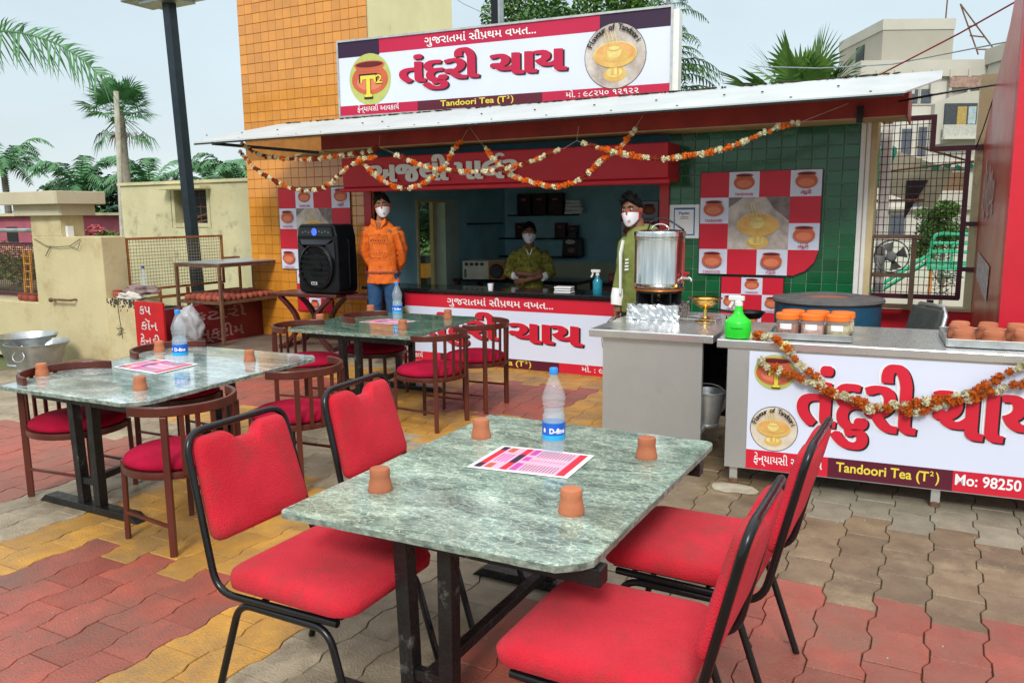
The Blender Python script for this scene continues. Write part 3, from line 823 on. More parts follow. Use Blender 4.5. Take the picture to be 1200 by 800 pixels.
# ------------------------------------------------------------------ signboards
TT = "તંદુરી ચાય"
def serifT(p, x, z, h, m, g=0.0):
    """slab serif T and a superscript 2"""
    w = h * 0.86; s_ = h * 0.17
    P = [(0.5 - 0.24, 0), (0.5 + 0.24, 0), (0.5 + 0.24, 0.10), (0.5 + 0.13, 0.15), (0.5 + 0.13, 0.84), (0.86, 0.82), (0.92, 0.66), (1.0, 0.66), (1.0, 1.0), (0, 1.0), (0, 0.66), (0.08, 0.66), (0.14, 0.82), (0.5 - 0.13, 0.84), (0.5 - 0.13, 0.15), (0.5 - 0.24, 0.10)]
    c = (0.5, 0.55)
    q = [((u - c[0]) * (1 + g * 1.1) + c[0], (v - c[1]) * (1 + g) + c[1]) for u, v in P]
    parts = [[q[i] for i in (0, 1, 2, 3, 14, 15)], [q[i] for i in (3, 4, 13, 14)], [q[i] for i in (4, 5, 8, 9, 12, 13)], [q[i] for i in (5, 6, 7, 8)], [q[i] for i in (9, 10, 11, 12)]]
    for pp in parts: p.poly([(x + u * w, z + v * h) for u, v in pp], m)
    p.text("2", x + w * 1.0, x + w * 1.42, z + h * 0.62, h * 0.30, m, 0.02 + g * 0.35)
def stall_banner(parent, Wd, H, dark):
    """the shop's long banner, x 0..Wd and z 0..H"""
    p = Print(0.0013); red = M['pr2'] if dark else M['pr']
    U = lambda u: u * Wd
    p.rect(0, Wd, 0, H, M['pw']); p.layer()
    p.rect(U(0.142), U(0.813), H * 0.81, H, red); p.rect(0, U(0.142), H * 0.79, H, M['pdk']); p.rect(U(0.813), Wd, H * 0.79, H, M['pdk'])
    p.rect(0, U(0.265), 0, H * 0.135, red); p.rect(U(0.265), U(0.652), 0, H * 0.135, M['pd']); p.rect(U(0.652), Wd, 0, H * 0.135, red)
    p.build('banner_print', parent, (0, -0.004, 0))
    p = Print(0.0013); p.k = 3
    p.disc(U(0.107), H * 0.475, 0.285, M['pg'], H * 0.345)
    p.layer(); pot(p, U(0.107), H * 0.47, 0.50)
    p.layer(); serifT(p, U(0.075), H * 0.235, H * 0.29, M['pk'], 0.17); p.layer(); serifT(p, U(0.075), H * 0.235, H * 0.29, M['py'])
    p.build('pot_logo', parent, (0, -0.004, 0))
    p = Print(0.0013); p.k = 3
    r = H * 0.385
    cx, cz = U(0.855), H * 0.50
    p.disc(cx, cz, r + 0.006, M['pk']); p.layer(); p.disc(cx, cz, r, M['psm'])
    dish(p, cx, cz, r * 0.9); p.layer(); p.arc_text("Flavour of Tandoori", cx, cz, r * 0.80, 160, 25, 0.045, M['pk'], 0.03)
    p.build('dish_photo', parent, (0, -0.004, 0))
    z0, h = H * 0.385, H * 0.235
    p = Print(0.0013); p.k = 3
    p.heavy(TT, U(0.207) - 0.012, U(0.725) + 0.012, z0, h, M['paper'], 0.062, 0.030, dz=-0.002); p.build('lettering', parent, (0, -0.004, 0))
    p = Print(0.0013); p.k = 6
    p.heavy(TT, U(0.207), U(0.725), z0, h, M['pk'], 0.042, 0.016, dx=0.018, dz=-0.012); p.build('lettering_shadow', parent, (0, -0.004, 0))
    p = Print(0.0013); p.k = 9
    p.heavy(TT, U(0.207), U(0.725), z0, h, red, 0.042, 0.016); p.build('lettering', parent, (0, -0.004, 0))
    def line(*a_, **k_):
        q_ = Print(0.0013); q_.k = 4; q_.text(*a_, **k_); q_.build('lettering', parent, (0, -0.004, 0))
    line("ગુજરાતમાં સૌપથમ વખત...", U(0.293), U(0.635), H * 0.862, H * 0.075, M['paper'], 0.012, extra=[('rakar', "ગુજરાતમાં સૌપ")])
    line("ફેન્યાયસી આવકાય", U(0.06), U(0.203), H * 0.045, H * 0.055, M['paper'], 0.008, extra=[('reph', "ફેન્યાયસી આવકાય")])
    line("મો. : ૯૮૨૫૦ ૧૨૧૨૨", U(0.72), U(0.92), H * 0.045, H * 0.055, M['paper'], 0.008)
    line("Tandoori Tea (T", U(0.34), U(0.545), H * 0.045, H * 0.058, M['py'], 0.02)
    line("2", U(0.547), U(0.556), H * 0.085, H * 0.028, M['py'], 0.02); line(")", U(0.559), U(0.567), H * 0.045, H * 0.058, M['py'], 0.02)
sg = thing('roof_signboard', 'long framed shop signboard with big red lettering standing on the sheet roof', 'sign', (-6.56, 7.90, 2.945), R(5.5))
b_ = MB(); b_.bb(0, 4.0, 0.0, 0.10, 0, 0.85); b_.build('box', mat('sign_cabinet', (0.70, 0.70, 0.66), 0.5, var=0.06), sg)
b_ = MB(); f_ = 0.022
b_.bb(-f_, 4.0 + f_, -0.02, 0.12, 0.85, 0.85 + f_); b_.bb(-f_, 4.0 + f_, -0.02, 0.12, -f_, 0); b_.bb(-f_, 0, -0.02, 0.12, 0, 0.85); b_.bb(4.0, 4.0 + f_, -0.02, 0.12, 0, 0.85)
b_.build('frame', mat('aluminium_trim', (0.55, 0.56, 0.55), 0.4, metal=0.6), sg)
b_ = MB(); b_.bb(4.0 + f_, 4.06 + f_, 0.0, 0.16, -0.06, 0.83); b_.build('end_post', M['white'], sg)
stall_banner(sg, 4.0, 0.85, True)

# ------------------------------------------------------------------ serving counter
ct = thing('serving_counter', 'long shop counter with a black granite top and a printed banner front', 'counter', (-6.35, 8.0, 0))
b_ = MB(); b_.bb(0, 3.85, 0.012, 0.50, 0.02, 0.84); b_.build('body', M['reddark'], ct)
b_ = MB(); b_.bb(-0.05, 3.9, -0.05, 0.52, 0.842, 0.882); b_.build('countertop', M['granite'], ct, bevel=0.006)
stall_banner(ct, 4.07, 0.82, False)
# ------------------------------------------------------------------ dining tables
def dining_table(label, corners, chamfer, z=0.75, stone='marble'):
    """marble slab on two black steel post pairs with sled feet; corners in world metres, counter-clockwise from near left"""
    cx = sum(p[0] for p in corners) / 4; cy = sum(p[1] for p in corners) / 4
    t = thing('dining_table', label, 'table', (cx, cy, 0), group='marble topped dining tables')
    L = [(p[0] - cx, p[1] - cy) for p in corners]
    out = []
    for i in range(4):
        p, a, b = Vector(L[i]), Vector(L[i - 1]), Vector(L[(i + 1) % 4])
        c = chamfer[i]
        u, v = (a - p).normalized(), (b - p).normalized()
        n = 6
        for k in range(n + 1):
            s_ = k / n
            q0 = p + u * c; q1 = p + v * c
            out.append(tuple((q0 * (1 - s_) ** 2 + p * 2 * s_ * (1 - s_) + q1 * s_ ** 2)) if c < 0.06 else tuple(q0 * (1 - s_) + q1 * s_ + (p - (q0 + q1) / 2) * 0.12 * 4 * s_ * (1 - s_)))
    # slightly uneven sawn edge
    fine = []
    for i in range(len(out)):
        a, b = Vector(out[i]), Vector(out[(i + 1) % len(out)])
        n = max(1, int((b - a).length / 0.03))
        for k in range(n):
            q = a.lerp(b, k / n); fine.append(q)
    top = []
    for q in fine:
        s_ = 1 + 0.0035 * noise(q.x * 9, q.y * 9, cx)
        top.append((q.x * s_, q.y * s_))
    mb = MB(); n = len(top)
    vs = [(p[0], p[1], z - 0.004) for p in top] + [(p[0] * 0.996, p[1] * 0.997, z) for p in top] + [(p[0] * 0.999, p[1] * 0.999, z - 0.026 - 0.003 * noise(p[0] * 20, p[1] * 20)) for p in top]
    mb.add(vs, [tuple(range(n, 2 * n)), tuple(reversed(range(2 * n, 3 * n)))] + [(i, (i + 1) % n, n + (i + 1) % n, n + i) for i in range(n)], 0)
    mb.add(vs, [(2 * n + i, 2 * n + (i + 1) % n, (i + 1) % n, i) for i in range(n)], 1)
    mb.build('tabletop', [M[stone], M['marbledge']], t)
    ymin, ymax = min(p[1] for p in L), max(p[1] for p in L)
    skew = (L[3][0] - L[0][0]) / (L[3][1] - L[0][1])
    for e, s_ in ((0, 1), (1, -1)):
        yb = (ymin + 0.15) if e == 0 else (ymax - 0.22)
        xo = skew * yb
        dxp = 0.085
        for sx in (-1, 1):
            mb = MB(); mb.tube([(xo - 0.06 + sx * (dxp + 0.005), yb, z - 0.03), (xo - 0.06 + sx * (dxp - 0.008), yb + 0.01, 0.03)], None, sect=(0.055, 0.055), up=(0, 1, 0))
            mb.build('post', M['rustblack'], t, bevel=0.003)
        mb = MB()
        hw = 0.46
        P_ = [(-hw, 0.0), (hw, 0.0), (hw - 0.06, 0.045), (-hw + 0.06, 0.045)]
        mb.prism([(xo - 0.08 + a, b) for a, b in P_], 'y', yb - 0.03, yb + 0.055)
        mb.build('sled_foot', M['rustblack'], t, bevel=0.003)
        mb = MB(); mb.bb(xo - 0.06 - dxp, xo - 0.06 + dxp, yb - 0.012, yb + 0.02, 0.17, 0.21); mb.build('cross_brace', M['rustblack'], t)
        mb = MB(); mb.bb(xo - 0.50, xo + 0.575, yb - 0.025, yb + 0.035, z - 0.088, z - 0.032); mb.build('top_bearer', M['rustblack'], t, bevel=0.003)
    mb = MB(); mb.tube([(skew * (ymin + 0.15) - 0.06, ymin + 0.17, 0.19), (skew * (ymax - 0.22) - 0.06, ymax - 0.24, 0.19)], None, sect=(0.04, 0.04), up=(0, 0, 1)); mb.build('stretcher', M['rustblack'], t, bevel=0.003)
    return t
FG = [(-1.962, 1.945), (-0.845, 1.985), (-0.835, 3.44), (-1.975, 3.44)]
dining_table('large green marble table in the foreground with a cut off near corner', FG, (0.02, 0.085, 0.05, 0.02))
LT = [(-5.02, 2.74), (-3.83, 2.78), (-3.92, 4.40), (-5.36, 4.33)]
dining_table('marble table with sky sheen painted pale into its top, left near the tin tubs', LT, (0.02, 0.11, 0.09, 0.02), stone='marble_sky_sheen')
MT = [(-5.18, 5.36), (-3.86, 5.41), (-4.03, 6.80), (-5.42, 6.74)]
dining_table('dark green marble table in the middle in front of the man in orange', MT, (0.02, 0.03, 0.03, 0.02), stone='marble_dark')

# ------------------------------------------------------------------ round cafe chairs
def make_cafe():
    t = thing('cafe_chair', 'x', 'chair', group='round seated wooden cafe chairs')
    r = 0.30
    mb = MB(); prof = [(0.0, 0.448), (0.26, 0.448), (0.280, 0.456), (0.286, 0.470), (0.278, 0.488), (0.252, 0.504), (0.20, 0.517), (0.12, 0.524), (0.0, 0.527)]
    mb.lathe(prof, (0, 0, 0), 40); mb.build('seat', M['crimson'], t, smooth=50)
    mb = MB(); mb.lathe([(0.252, 0.412), (0.294, 0.412), (0.299, 0.430), (0.294, 0.450), (0.252, 0.450), (0.252, 0.412)], (0, 0, 0), 40); mb.build('seat_ring', M['wood'], t, smooth=40)
    rb = 0.305
    arc = [(-rb * math.cos(R(a)), rb * math.sin(R(a)), 0.775) for a in range(-84, 85, 6)]
    mb = MB(); mb.tube(arc, None, sect=(0.022, 0.052), up=(0, 0, 1)); mb.build('back_rail', M['wood'], t, bevel=0.006)
    for sg_ in (-1, 1):
        a = R(180 + 47 * sg_)
        mb = MB(); x, y = rb * math.cos(a), rb * math.sin(a)
        mb.box((x, y, 0.375), (0.038, 0.034, 0.75), (0, 0, a)); mb.build('back_leg', M['wood'], t, bevel=0.004)
        a = R(42 * sg_); x, y = 0.295 * math.cos(a), 0.295 * math.sin(a)
        mb = MB(); mb.tube([(x, y, 0.455), (x * 1.03, y * 1.03, 0.0)], None, sect=(0.030, 0.026), up=(math.cos(a), math.sin(a), 0)); mb.build('front_leg', M['wood'], t, bevel=0.004)
    for a in (-31, -16, 0, 16, 31):
        a = R(180 + a)
        mb = MB(); mb.tube([(0.300 * math.cos(a), 0.300 * math.sin(a), 0.43), (rb * math.cos(a), rb * math.sin(a), 0.76)], None, sect=(0.024, 0.014), up=(math.cos(a), math.sin(a), 0))
        mb.build('back_slat', M['wood'], t, bevel=0.002)
    for s1 in (-1, 1):
        a, b = R(180 + 47 * s1), R(-42 * s1)
        mb = MB(); mb.tube([(rb * math.cos(a), rb * math.sin(a), 0.17 + 0.012 * s1), (0.31 * math.cos(b), 0.31 * math.sin(b), 0.17 + 0.012 * s1)], None, sect=(0.016, 0.016), up=(0, 0, 1)); mb.build('stretcher', M['wood'], t)
    return t
cf = make_cafe()
CAFE = [((-4.86, 3.12), 4, 'cafe chair at the near left of the pale topped table, two tin tubs behind it'),
        ((-3.64, 2.90), 176, 'cafe chair with slatted back nearest the camera, at the near right of the pale table'),
        ((-5.00, 4.02), 0, 'cafe chair at the far left of the pale table, below the red signs'),
        ((-3.72, 3.90), 182, 'cafe chair at the far right of the pale table, behind the second red padded chair'),
        ((-4.98, 5.42), 8, 'cafe chair at the near left corner of the dark green table, below the mahogany bench'),
        ((-4.86, 6.22), 6, 'cafe chair at the far left of the dark green table, under its top'),
        ((-3.74, 5.52), 178, 'cafe chair at the near right of the dark green table, before its twin'),
        ((-3.72, 6.22), 184, 'cafe chair at the far right of the dark green table, back against the counter banner')]
for i, (xy, rz, lab) in enumerate(CAFE):
    if i == 0: c = cf; cf.location = (*xy, 0); cf.rotation_euler = (0, 0, R(rz)); cf['label'] = lab
    else: c = place(cf, (*xy, 0), R(rz), lab)

# ------------------------------------------------------------------ padded banquet chairs
def fillet(pts, r, n=6):
    P = [Vector(p) for p in pts]; out = [P[0]]
    for i in range(1, len(P) - 1):
        a, b, c = P[i - 1], P[i], P[i + 1]
        ra = min(r, (a - b).length * 0.49, (c - b).length * 0.49)
        q0 = b + (a - b).normalized() * ra; q1 = b + (c - b).normalized() * ra
        for k in range(n + 1):
            s_ = k / n; out.append(q0 * (1 - s_) ** 2 + b * 2 * s_ * (1 - s_) + q1 * s_ ** 2)
    out.append(P[-1]); return out
def make_banquet():
    t = thing('banquet_chair', 'x', 'chair', group='red padded chairs round the foreground table')
    # seat cushion: stacked rounded outlines
    mb = MB(); lay = [(0.455, 0.97), (0.460, 1.0), (0.490, 1.012), (0.512, 0.99), (0.524, 0.93), (0.531, 0.80), (0.534, 0.5), (0.535, 0.05)]
    vs = []; n = 0
    for z, s_ in lay:
        o = rrect(0.56 * s_, 0.53 * s_, 0.075 * s_, 6, 0.0, 0.0); n = len(o)
        for p in o:
            fr = 0.016 * max(0, (p[0] - 0.18) / 0.1) ** 2
            vs.append((p[0], p[1], z - (fr if z > 0.5 else 0) + 0.0025 * noise(p[0] * 14, p[1] * 14, 3.3)))
    fs = [tuple(reversed(range(n)))]
    for i in range(len(lay) - 1):
        for k in range(n): fs.append((i * n + k, i * n + (k + 1) % n, (i + 1) * n + (k + 1) % n, (i + 1) * n + k))
    fs.append(tuple((len(lay) - 1) * n + k for k in range(n)))
    mb.add(vs, fs); mb.build('seat', M['redcloth'], t, smooth=60)
    mb = MB(); mb.bb(-0.235, 0.235, -0.235, 0.235, 0.442, 0.456); mb.build('seat_board', M['black'], t)
    # back pad in its own plane: u across, v up, with a scooped top edge
    rec = R(16); ux = -0.305
    def bk(u, v, w_): return (ux - math.sin(rec) * (v - 0.50) - math.cos(rec) * w_, u, v * 1.0 - math.sin(rec) * w_ * 0.6)
    def outline(s_):
        wb, wt = 0.243 * s_, 0.222 * s_
        z0, z1 = 0.600 + (1 - s_) * 0.15, 0.968 - (1 - s_) * 0.15
        pts = []
        for a, b in ((-wb, z0), (wb, z0), (wt, z1), (0.085 * s_, z1 + 0.002), (0.045 * s_, z1 - 0.038), (-0.045 * s_, z1 - 0.038), (-0.085 * s_, z1 + 0.002), (-wt, z1)):
            pts.append(Vector((a, b, 0)))
        P = pts + pts[:2]
        out = []
        for i in range(1, len(P) - 1):
            a, b, c = P[i - 1], P[i], P[i + 1]
            r = 0.045 * s_ if i in (1, 2, 7, 8) else 0.022 * s_
            q0 = b + (a - b).normalized() * min(r, (a - b).length * 0.49); q1 = b + (c - b).normalized() * min(r, (c - b).length * 0.49)
            for k in range(5):
                s2 = k / 4; out.append(q0 * (1 - s2) ** 2 + b * 2 * s2 * (1 - s2) + q1 * s2 ** 2)
        return out
    mb = MB(); vs = []; L_ = [(0.028, 0.86), (0.024, 0.94), (0.012, 0.99), (0.0, 1.0), (-0.012, 0.99), (-0.026, 0.94), (-0.032, 0.86)]
    for w_, s_ in L_:
        o = outline(s_); n = len(o)
        vs += [bk(p.x, p.y, w_) for p in o]
    fs = []
    for i in range(len(L_) - 1):
        for k in range(n): fs.append((i * n + k, i * n + (k + 1) % n, (i + 1) * n + (k + 1) % n, (i + 1) * n + k))
    # gently domed caps
    for base, w_, rev in ((0, 0.034, True), ((len(L_) - 1) * n, -0.040, False)):
        o = outline(0.55); k0 = len(vs)
        vs += [bk(p.x, p.y, w_) for p in o]
        for k in range(n): fs.append((base + k, base + (k + 1) % n, k0 + (k + 1) % n, k0 + k))
        fs.append(tuple(range(k0, k0 + n)))
    mb.add(vs, fs); mb.build('backrest', M['redcloth'], t, smooth=50)
    # frames
    hw = 0.258
    loop = [(0.22, -hw + 0.02, 0.428), (-0.315, -hw, 0.428), (ux - math.sin(rec) * 0.51, -hw + 0.016, 0.990), (ux - math.sin(rec) * 0.51, hw - 0.016, 0.990), (-0.315, hw, 0.428), (0.22, hw - 0.02, 0.428)]
    mb = MB(); mb.tube(fillet(loop, 0.085, 7), 0.0135, 10); mb.build('back_frame', M['black'], t, smooth=40)
    for sy in (-1, 1):
        y = sy * (hw - 0.012)
        lg = [(-0.36, y * 1.02, 0.0), (-0.22, y, 0.402), (0.185, y, 0.402), (0.30, y * 1.02, 0.0)]
        mb = MB(); mb.tube(fillet(lg, 0.065, 7), 0.0135, 10); mb.build('side_leg', M['black'], t, smooth=40)
        for x in (-0.33, 0.285):
            pass
    mb = MB()
    for x in (-0.12, 0.16): mb.tube([(x, -hw + 0.01, 0.425), (x, hw - 0.01, 0.425)], 0.010, 8)
    mb.build('cross_bar', M['black'], t, smooth=40)
    return t
bq = make_banquet()
BQ = [((-1.895, 2.13), 0, 'red padded chair at the near left of the foreground table, in full view'),
      ((-1.93, 2.90), 3, 'red padded chair behind the near left one, only its scooped back above the table'),
      ((-0.815, 2.14), 180, 'red padded chair nearest the camera at the near right corner of the foreground table'),
      ((-0.78, 2.92), 179, 'red padded chair at the far right of the foreground table, back towards the steel counter')]
for i, (xy, rz, lab) in enumerate(BQ):
    if i == 0: bq.location = (*xy, 0); bq.rotation_euler = (0, 0, R(rz)); bq['label'] = lab
    else: place(bq, (*xy, 0), R(rz), lab)

# ------------------------------------------------------------------ cups, bottles, menus
def cup_mesh(h=0.078, r=0.036):
    """clay cup standing upside down"""
    mb = MB()
    prof = [(r * 0.80, 0.002), (r * 1.10, 0.0), (r * 1.13, h * 0.06), (r * 1.08, h * 0.16), (r * 1.0, h * 0.42), (r * 0.90, h * 0.58), (r * 0.93, h * 0.66), (r * 0.93, h * 0.90), (r * 0.86, h * 0.97), (r * 0.70, h), (r * 0.30, h * 0.985), (0.0, h * 0.98)]
    mb.lathe(prof, (0, 0, 0), 26)
    return mb.mesh('clay_cup', M['terra'], 38)
CUP = cup_mesh()
def cup(x, y, z, lab, grp, s_=1.0, tilt=0.0):
    o = link('clay_cup', CUP, None); o.location = (x, y, z); o.scale = (s_, s_, s_); o.rotation_euler = (tilt, 0, random.random() * 6)
    return tag(o, lab, 'cup', grp)
G_ = 'upturned clay cups on the dining tables'
for (x, y, l) in ((-1.80, 3.05, 'far left clay cup on the foreground marble table'), (-1.775, 2.27, 'near left clay cup on the foreground marble table'), (-1.03, 3.09, 'far right clay cup on the foreground marble table'), (-1.055, 2.38, 'near right clay cup on the foreground marble table')):
    cup(x, y, 0.75, l, G_, 1.12)
for (x, y, l) in ((-5.10, 3.06, 'clay cup at the near left corner of the pale table'), (-4.13, 3.05, 'clay cup at the near right of the pale table, below the menu'), (-5.20, 4.03, 'clay cup at the far left of the pale table, under the red sign'), (-4.25, 4.02, 'clay cup at the far right end of the pale table')):
    cup(x, y, 0.75, l, G_, 1.02)
for (x, y, l) in ((-5.16, 5.78, 'clay cup at the near left of the dark green table'), (-4.19, 5.76, 'clay cup in front of the bottle on the dark green table'), (-5.20, 6.60, 'clay cup at the far left of the dark green table, in front of the jeans'), (-4.24, 6.58, 'clay cup at the far right of the dark green table, against the banner')):
    cup(x, y, 0.75, l, G_, 1.12)

def bottle(label, x, y, z, rz, s_=1.0):
    t = thing('water_bottle', label, 'bottle', (x, y, z), rz, 'plastic water bottles')
    H = 0.345 * s_; r = 0.046 * s_
    out = [(0.0, 0.006), (r * 0.6, 0.002), (r * 0.92, 0.0), (r, 0.012), (r * 1.0, 0.03), (r * 0.965, 0.036), (r, 0.042), (r * 1.0, H * 0.16), (r * 1.0, H * 0.40), (r * 0.97, H * 0.42), (r, H * 0.44), (r * 0.90, H * 0.475), (r * 0.86, H * 0.50), (r * 0.92, H * 0.53), (r * 0.88, H * 0.555), (r * 0.98, H * 0.58), (r * 0.93, H * 0.60), (r * 1.03, H * 0.64), (r * 1.02, H * 0.67), (r * 0.84, H * 0.74), (r * 0.55, H * 0.84), (r * 0.36, H * 0.90), (r * 0.33, H * 0.935)]
    mb = MB(); mb.lathe(out, (0, 0, 0), 36); mb.build('shell', M['glasslike'], t, smooth=28)
    mb = MB(); mb.lathe([(0.0, 0.008), (r * 0.90, 0.005), (r * 0.93, 0.02), (r * 0.93, H * 0.40), (r * 0.82, H * 0.49), (r * 0.80, H * 0.50), (0.0, H * 0.50)], (0, 0, 0), 30); mb.build('water', M['water'], t, smooth=40)
    mb = MB(); mb.lathe([(r * 0.36, H * 0.925), (r * 0.37, H * 0.93), (r * 0.37, H * 0.99), (r * 0.33, H), (0, H)], (0, 0, 0), 24); mb.build('cap', M['bluecap'], t, smooth=40)
    mb = MB(); z0, z1 = H * 0.175, H * 0.375; rl = r * 1.012
    mb.lathe([(rl, z0), (rl, z1)], (0, 0, 0), 40); mb.f = [f for f in mb.f if len(f) == 4]
    mb.mi = [0] * len(mb.f); lb = mb.build('label', M['label'], t, smooth=60)
    mb = MB(); mb.lathe([(rl * 1.004, z0 - 0.001), (rl * 1.004, z0 + (z1 - z0) * 0.28)], (0, 0, 0), 40); mb.f = [f for f in mb.f if len(f) == 4]; mb.mi = [0] * len(mb.f)
    mb.build('label_band', M['labelc'], lb, smooth=60)
    vs, fs = glyphs("D-fine", 0.04)
    a = min(p[0] for p in vs); wd = max(p[0] for p in vs) - a; k = 1.45 / wd
    mb = MB(); zc = z0 + (z1 - z0) * 0.42; hh = (z1 - z0) * 0.30 / 0.72
    for off in (0.0, 3.0):
        v3 = []
        for p in vs:
            an = -PI / 2 - 0.35 + (p[0] - a) * k + off
            v3.append((rl * 1.012 * math.cos(an), rl * 1.012 * math.sin(an), zc + p[1] * hh))
        mb.add(v3, fs)
    for an in (-PI / 2 - 0.85,):
        q = []
        for j in range(14):
            b_ = 2 * PI * j / 14; q.append((rl * 1.012 * math.cos(an + 0.13 * math.cos(b_)), rl * 1.012 * math.sin(an + 0.13 * math.cos(b_)), zc + (z1 - z0) * 0.15 + (z1 - z0) * 0.14 * math.sin(b_)))
        mb.add(q, [tuple(range(14))])
    mb.build('label_print', M['paper'], lb, flat=True)
    return t
bottle('clear water bottle with a blue cap on the foreground marble table', -1.405, 2.985, 0.75, R(24), 1.06)
bottle('clear water bottle with a blue cap on the pale table at the left', -4.60, 3.73, 0.75, R(28), 1.10)
bottle('blue capped water bottle on the dark green table before the man in orange', -4.66, 6.33, 0.75, R(20), 1.06)

def menu(label, pts, z):
    """printed card lying on a table: pts are its four corners, near-left first, counter-clockwise"""
    cx = sum(p[0] for p in pts) / 4; cy = sum(p[1] for p in pts) / 4
    t = thing('menu_card', label, 'menu', (cx, cy, z))
    L = [Vector((p[0] - cx, p[1] - cy)) for p in pts]
    def q(u, v): return L[0] * (1 - u) * (1 - v) + L[1] * u * (1 - v) + L[2] * u * v + L[3] * (1 - u) * v
    def lift(u, v): return 0.003 + 0.004 * math.sin(u * 2.2) * v
    mb = MB(); vs = []; n = 8
    for j in range(n + 1):
        for i in range(n + 1):
            p = q(i / n, j / n); vs.append((p.x, p.y, lift(i / n, j / n)))
    fs = [(j * (n + 1) + i, j * (n + 1) + i + 1, (j + 1) * (n + 1) + i + 1, (j + 1) * (n + 1) + i) for j in range(n) for i in range(n)]
    mb.add(vs, fs); mb.build('card', M['paper'], t)
    mats = [M['pink'], M['pr'], M['pdk'], M['mag'], M['pt'], M['pgl']]
    pm_ = MB()
    def r_(u0, u1, v0, v1, k, m):
        st_ = 6; a = []
        for i in range(st_):
            ua, ub = u0 + (u1 - u0) * i / st_, u0 + (u1 - u0) * (i + 1) / st_
            P = [q(ua, v0), q(ub, v0), q(ub, v1), q(ua, v1)]
            Z = [lift(ua, v0), lift(ub, v0), lift(ub, v1), lift(ua, v1)]
            pm_.add([(p.x, p.y, zz + 0.0006 * k) for p, zz in zip(P, Z)], [(0, 1, 2, 3)], m)
    r_(0.05, 0.95, 0.06, 0.94, 1, 0)
    r_(0.05, 0.12, 0.06, 0.94, 2, 1); r_(0.05, 0.12, 0.06, 0.22, 3, 2); r_(0.05, 0.12, 0.80, 0.94, 3, 2)
    r_(0.31, 0.38, 0.06, 0.94, 2, 1); r_(0.31, 0.38, 0.34, 0.68, 3, 2); r_(0.87, 0.95, 0.06, 0.94, 2, 1)
    r_(0.40, 0.47, 0.08, 0.36, 2, 3); r_(0.40, 0.47, 0.46, 0.62, 2, 3); r_(0.40, 0.47, 0.70, 0.94, 2, 3)
    r_(0.15, 0.22, 0.08, 0.26, 2, 4); r_(0.15, 0.22, 0.74, 0.92, 2, 4)
    for k in range(4): r_(0.15 + 0.035 * k, 0.165 + 0.035 * k, 0.34, 0.66, 2, 3)
    for k in range(11):
        u = 0.50 + k * 0.032
        r_(u, u + 0.008, 0.10, 0.34, 2, 2); r_(u, u + 0.008, 0.47, 0.53, 2, 1); r_(u, u + 0.008, 0.64, 0.90, 2, 2)
    pm_.build('menu_print', mats, t, flat=True)
menu('printed menu card with pink price columns on the foreground table', [(-1.63, 2.64), (-1.21, 2.69), (-1.225, 3.00), (-1.645, 2.97)], 0.75)
menu('pale pink menu card on the pale table at the left', [(-4.93, 3.44), (-4.44, 3.40), (-4.46, 3.76), (-4.93, 3.78)], 0.75)
menu('pink menu card on the dark green table', [(-4.86, 5.98), (-4.44, 5.98), (-4.38, 6.24), (-4.80, 6.28)], 0.75)

# ------------------------------------------------------------------ steel counters
def steel_counter(label, O, rz, Wd, D, legs_z, top_w, bottom, banner):
    t = thing('steel_counter', label, 'counter', (*O, 0), rz, 'stainless steel counters')
    mb = MB(); mb.bb(0, Wd, 0, D, 0.895, 0.95); mb.build('worktop', M['steeltop'], t, bevel=0.006, bseg=2)
    x0 = 0.10 if not banner else 0.09
    return t
# left counter: closed front, open right side with a shelf
c1 = thing('steel_counter', 'plain stainless steel counter carrying the tea urn, the left of the two', 'counter', (-2.19, 5.24, 0), R(2), 'stainless steel counters')
mb = MB(); mb.bb(0, 0.88, 0, 1.25, 0.885, 0.94); mb.build('worktop', M['steeltop'], c1, bevel=0.007)
mb = MB(); mb.bb(0.09, 0.80, 0.05, 0.056, 0.10, 0.884); mb.bb(0.09, 0.096, 0.057, 1.2, 0.10, 0.884); mb.build('front_panel', M['steel'], c1)
mb = MB(); mb.bb(0.10, 0.80, 0.07, 1.2, 0.24, 0.262); mb.build('lower_shelf', M['steel'], c1)
mb = MB(); mb.bb(0.11, 0.80, 1.19, 1.2, 0.10, 0.884); mb.build('back_panel', M['black'], c1)
for x, y in ((0.115, 0.08), (0.775, 0.08), (0.115, 1.16), (0.775, 1.16)):
    mb = MB(); mb.bb(x - 0.022, x + 0.022, y - 0.018, y + 0.022, 0.03, 0.883); lg = mb.build('leg', M['steel'], c1)
    mb = MB(); mb.lathe([(0.026, 0), (0.026, 0.028), (0.02, 0.035)], (x, y, 0), 12); mb.build('foot_cap', M['rust'], lg)
c2 = thing('steel_counter', 'stainless steel counter with a printed banner and flower garland, the right of the two', 'counter', (-1.24, 5.08, 0), R(4.3), 'stainless steel counters')
mb = MB(); mb.bb(0, 2.5, 0, 0.92, 0.895, 0.951); mb.build('worktop', M['steeltop'], c2, bevel=0.007)
mb = MB(); mb.bb(0.07, 2.45, 0.012, 0.03, 0.115, 0.894); mb.bb(0.07, 0.085, 0.031, 0.88, 0.115, 0.894); mb.build('body_panel', M['steel'], c2)
mb = MB(); mb.bb(0.10, 2.45, 0.06, 0.88, 0.22, 0.24); mb.build('lower_shelf', M['steel'], c2)
for x, y in ((0.125, 0.06), (0.125, 0.85), (1.3, 0.06), (2.4, 0.06), (2.4, 0.85)):
    mb = MB(); mb.bb(x - 0.024, x + 0.024, y - 0.02, y + 0.02, 0.03, 0.893); lg = mb.build('leg', M['steel'], c2)
    mb = MB(); mb.lathe([(0.03, 0), (0.03, 0.028), (0.022, 0.035)], (x, y, 0), 12); mb.build('foot_cap', M['rust'], lg)
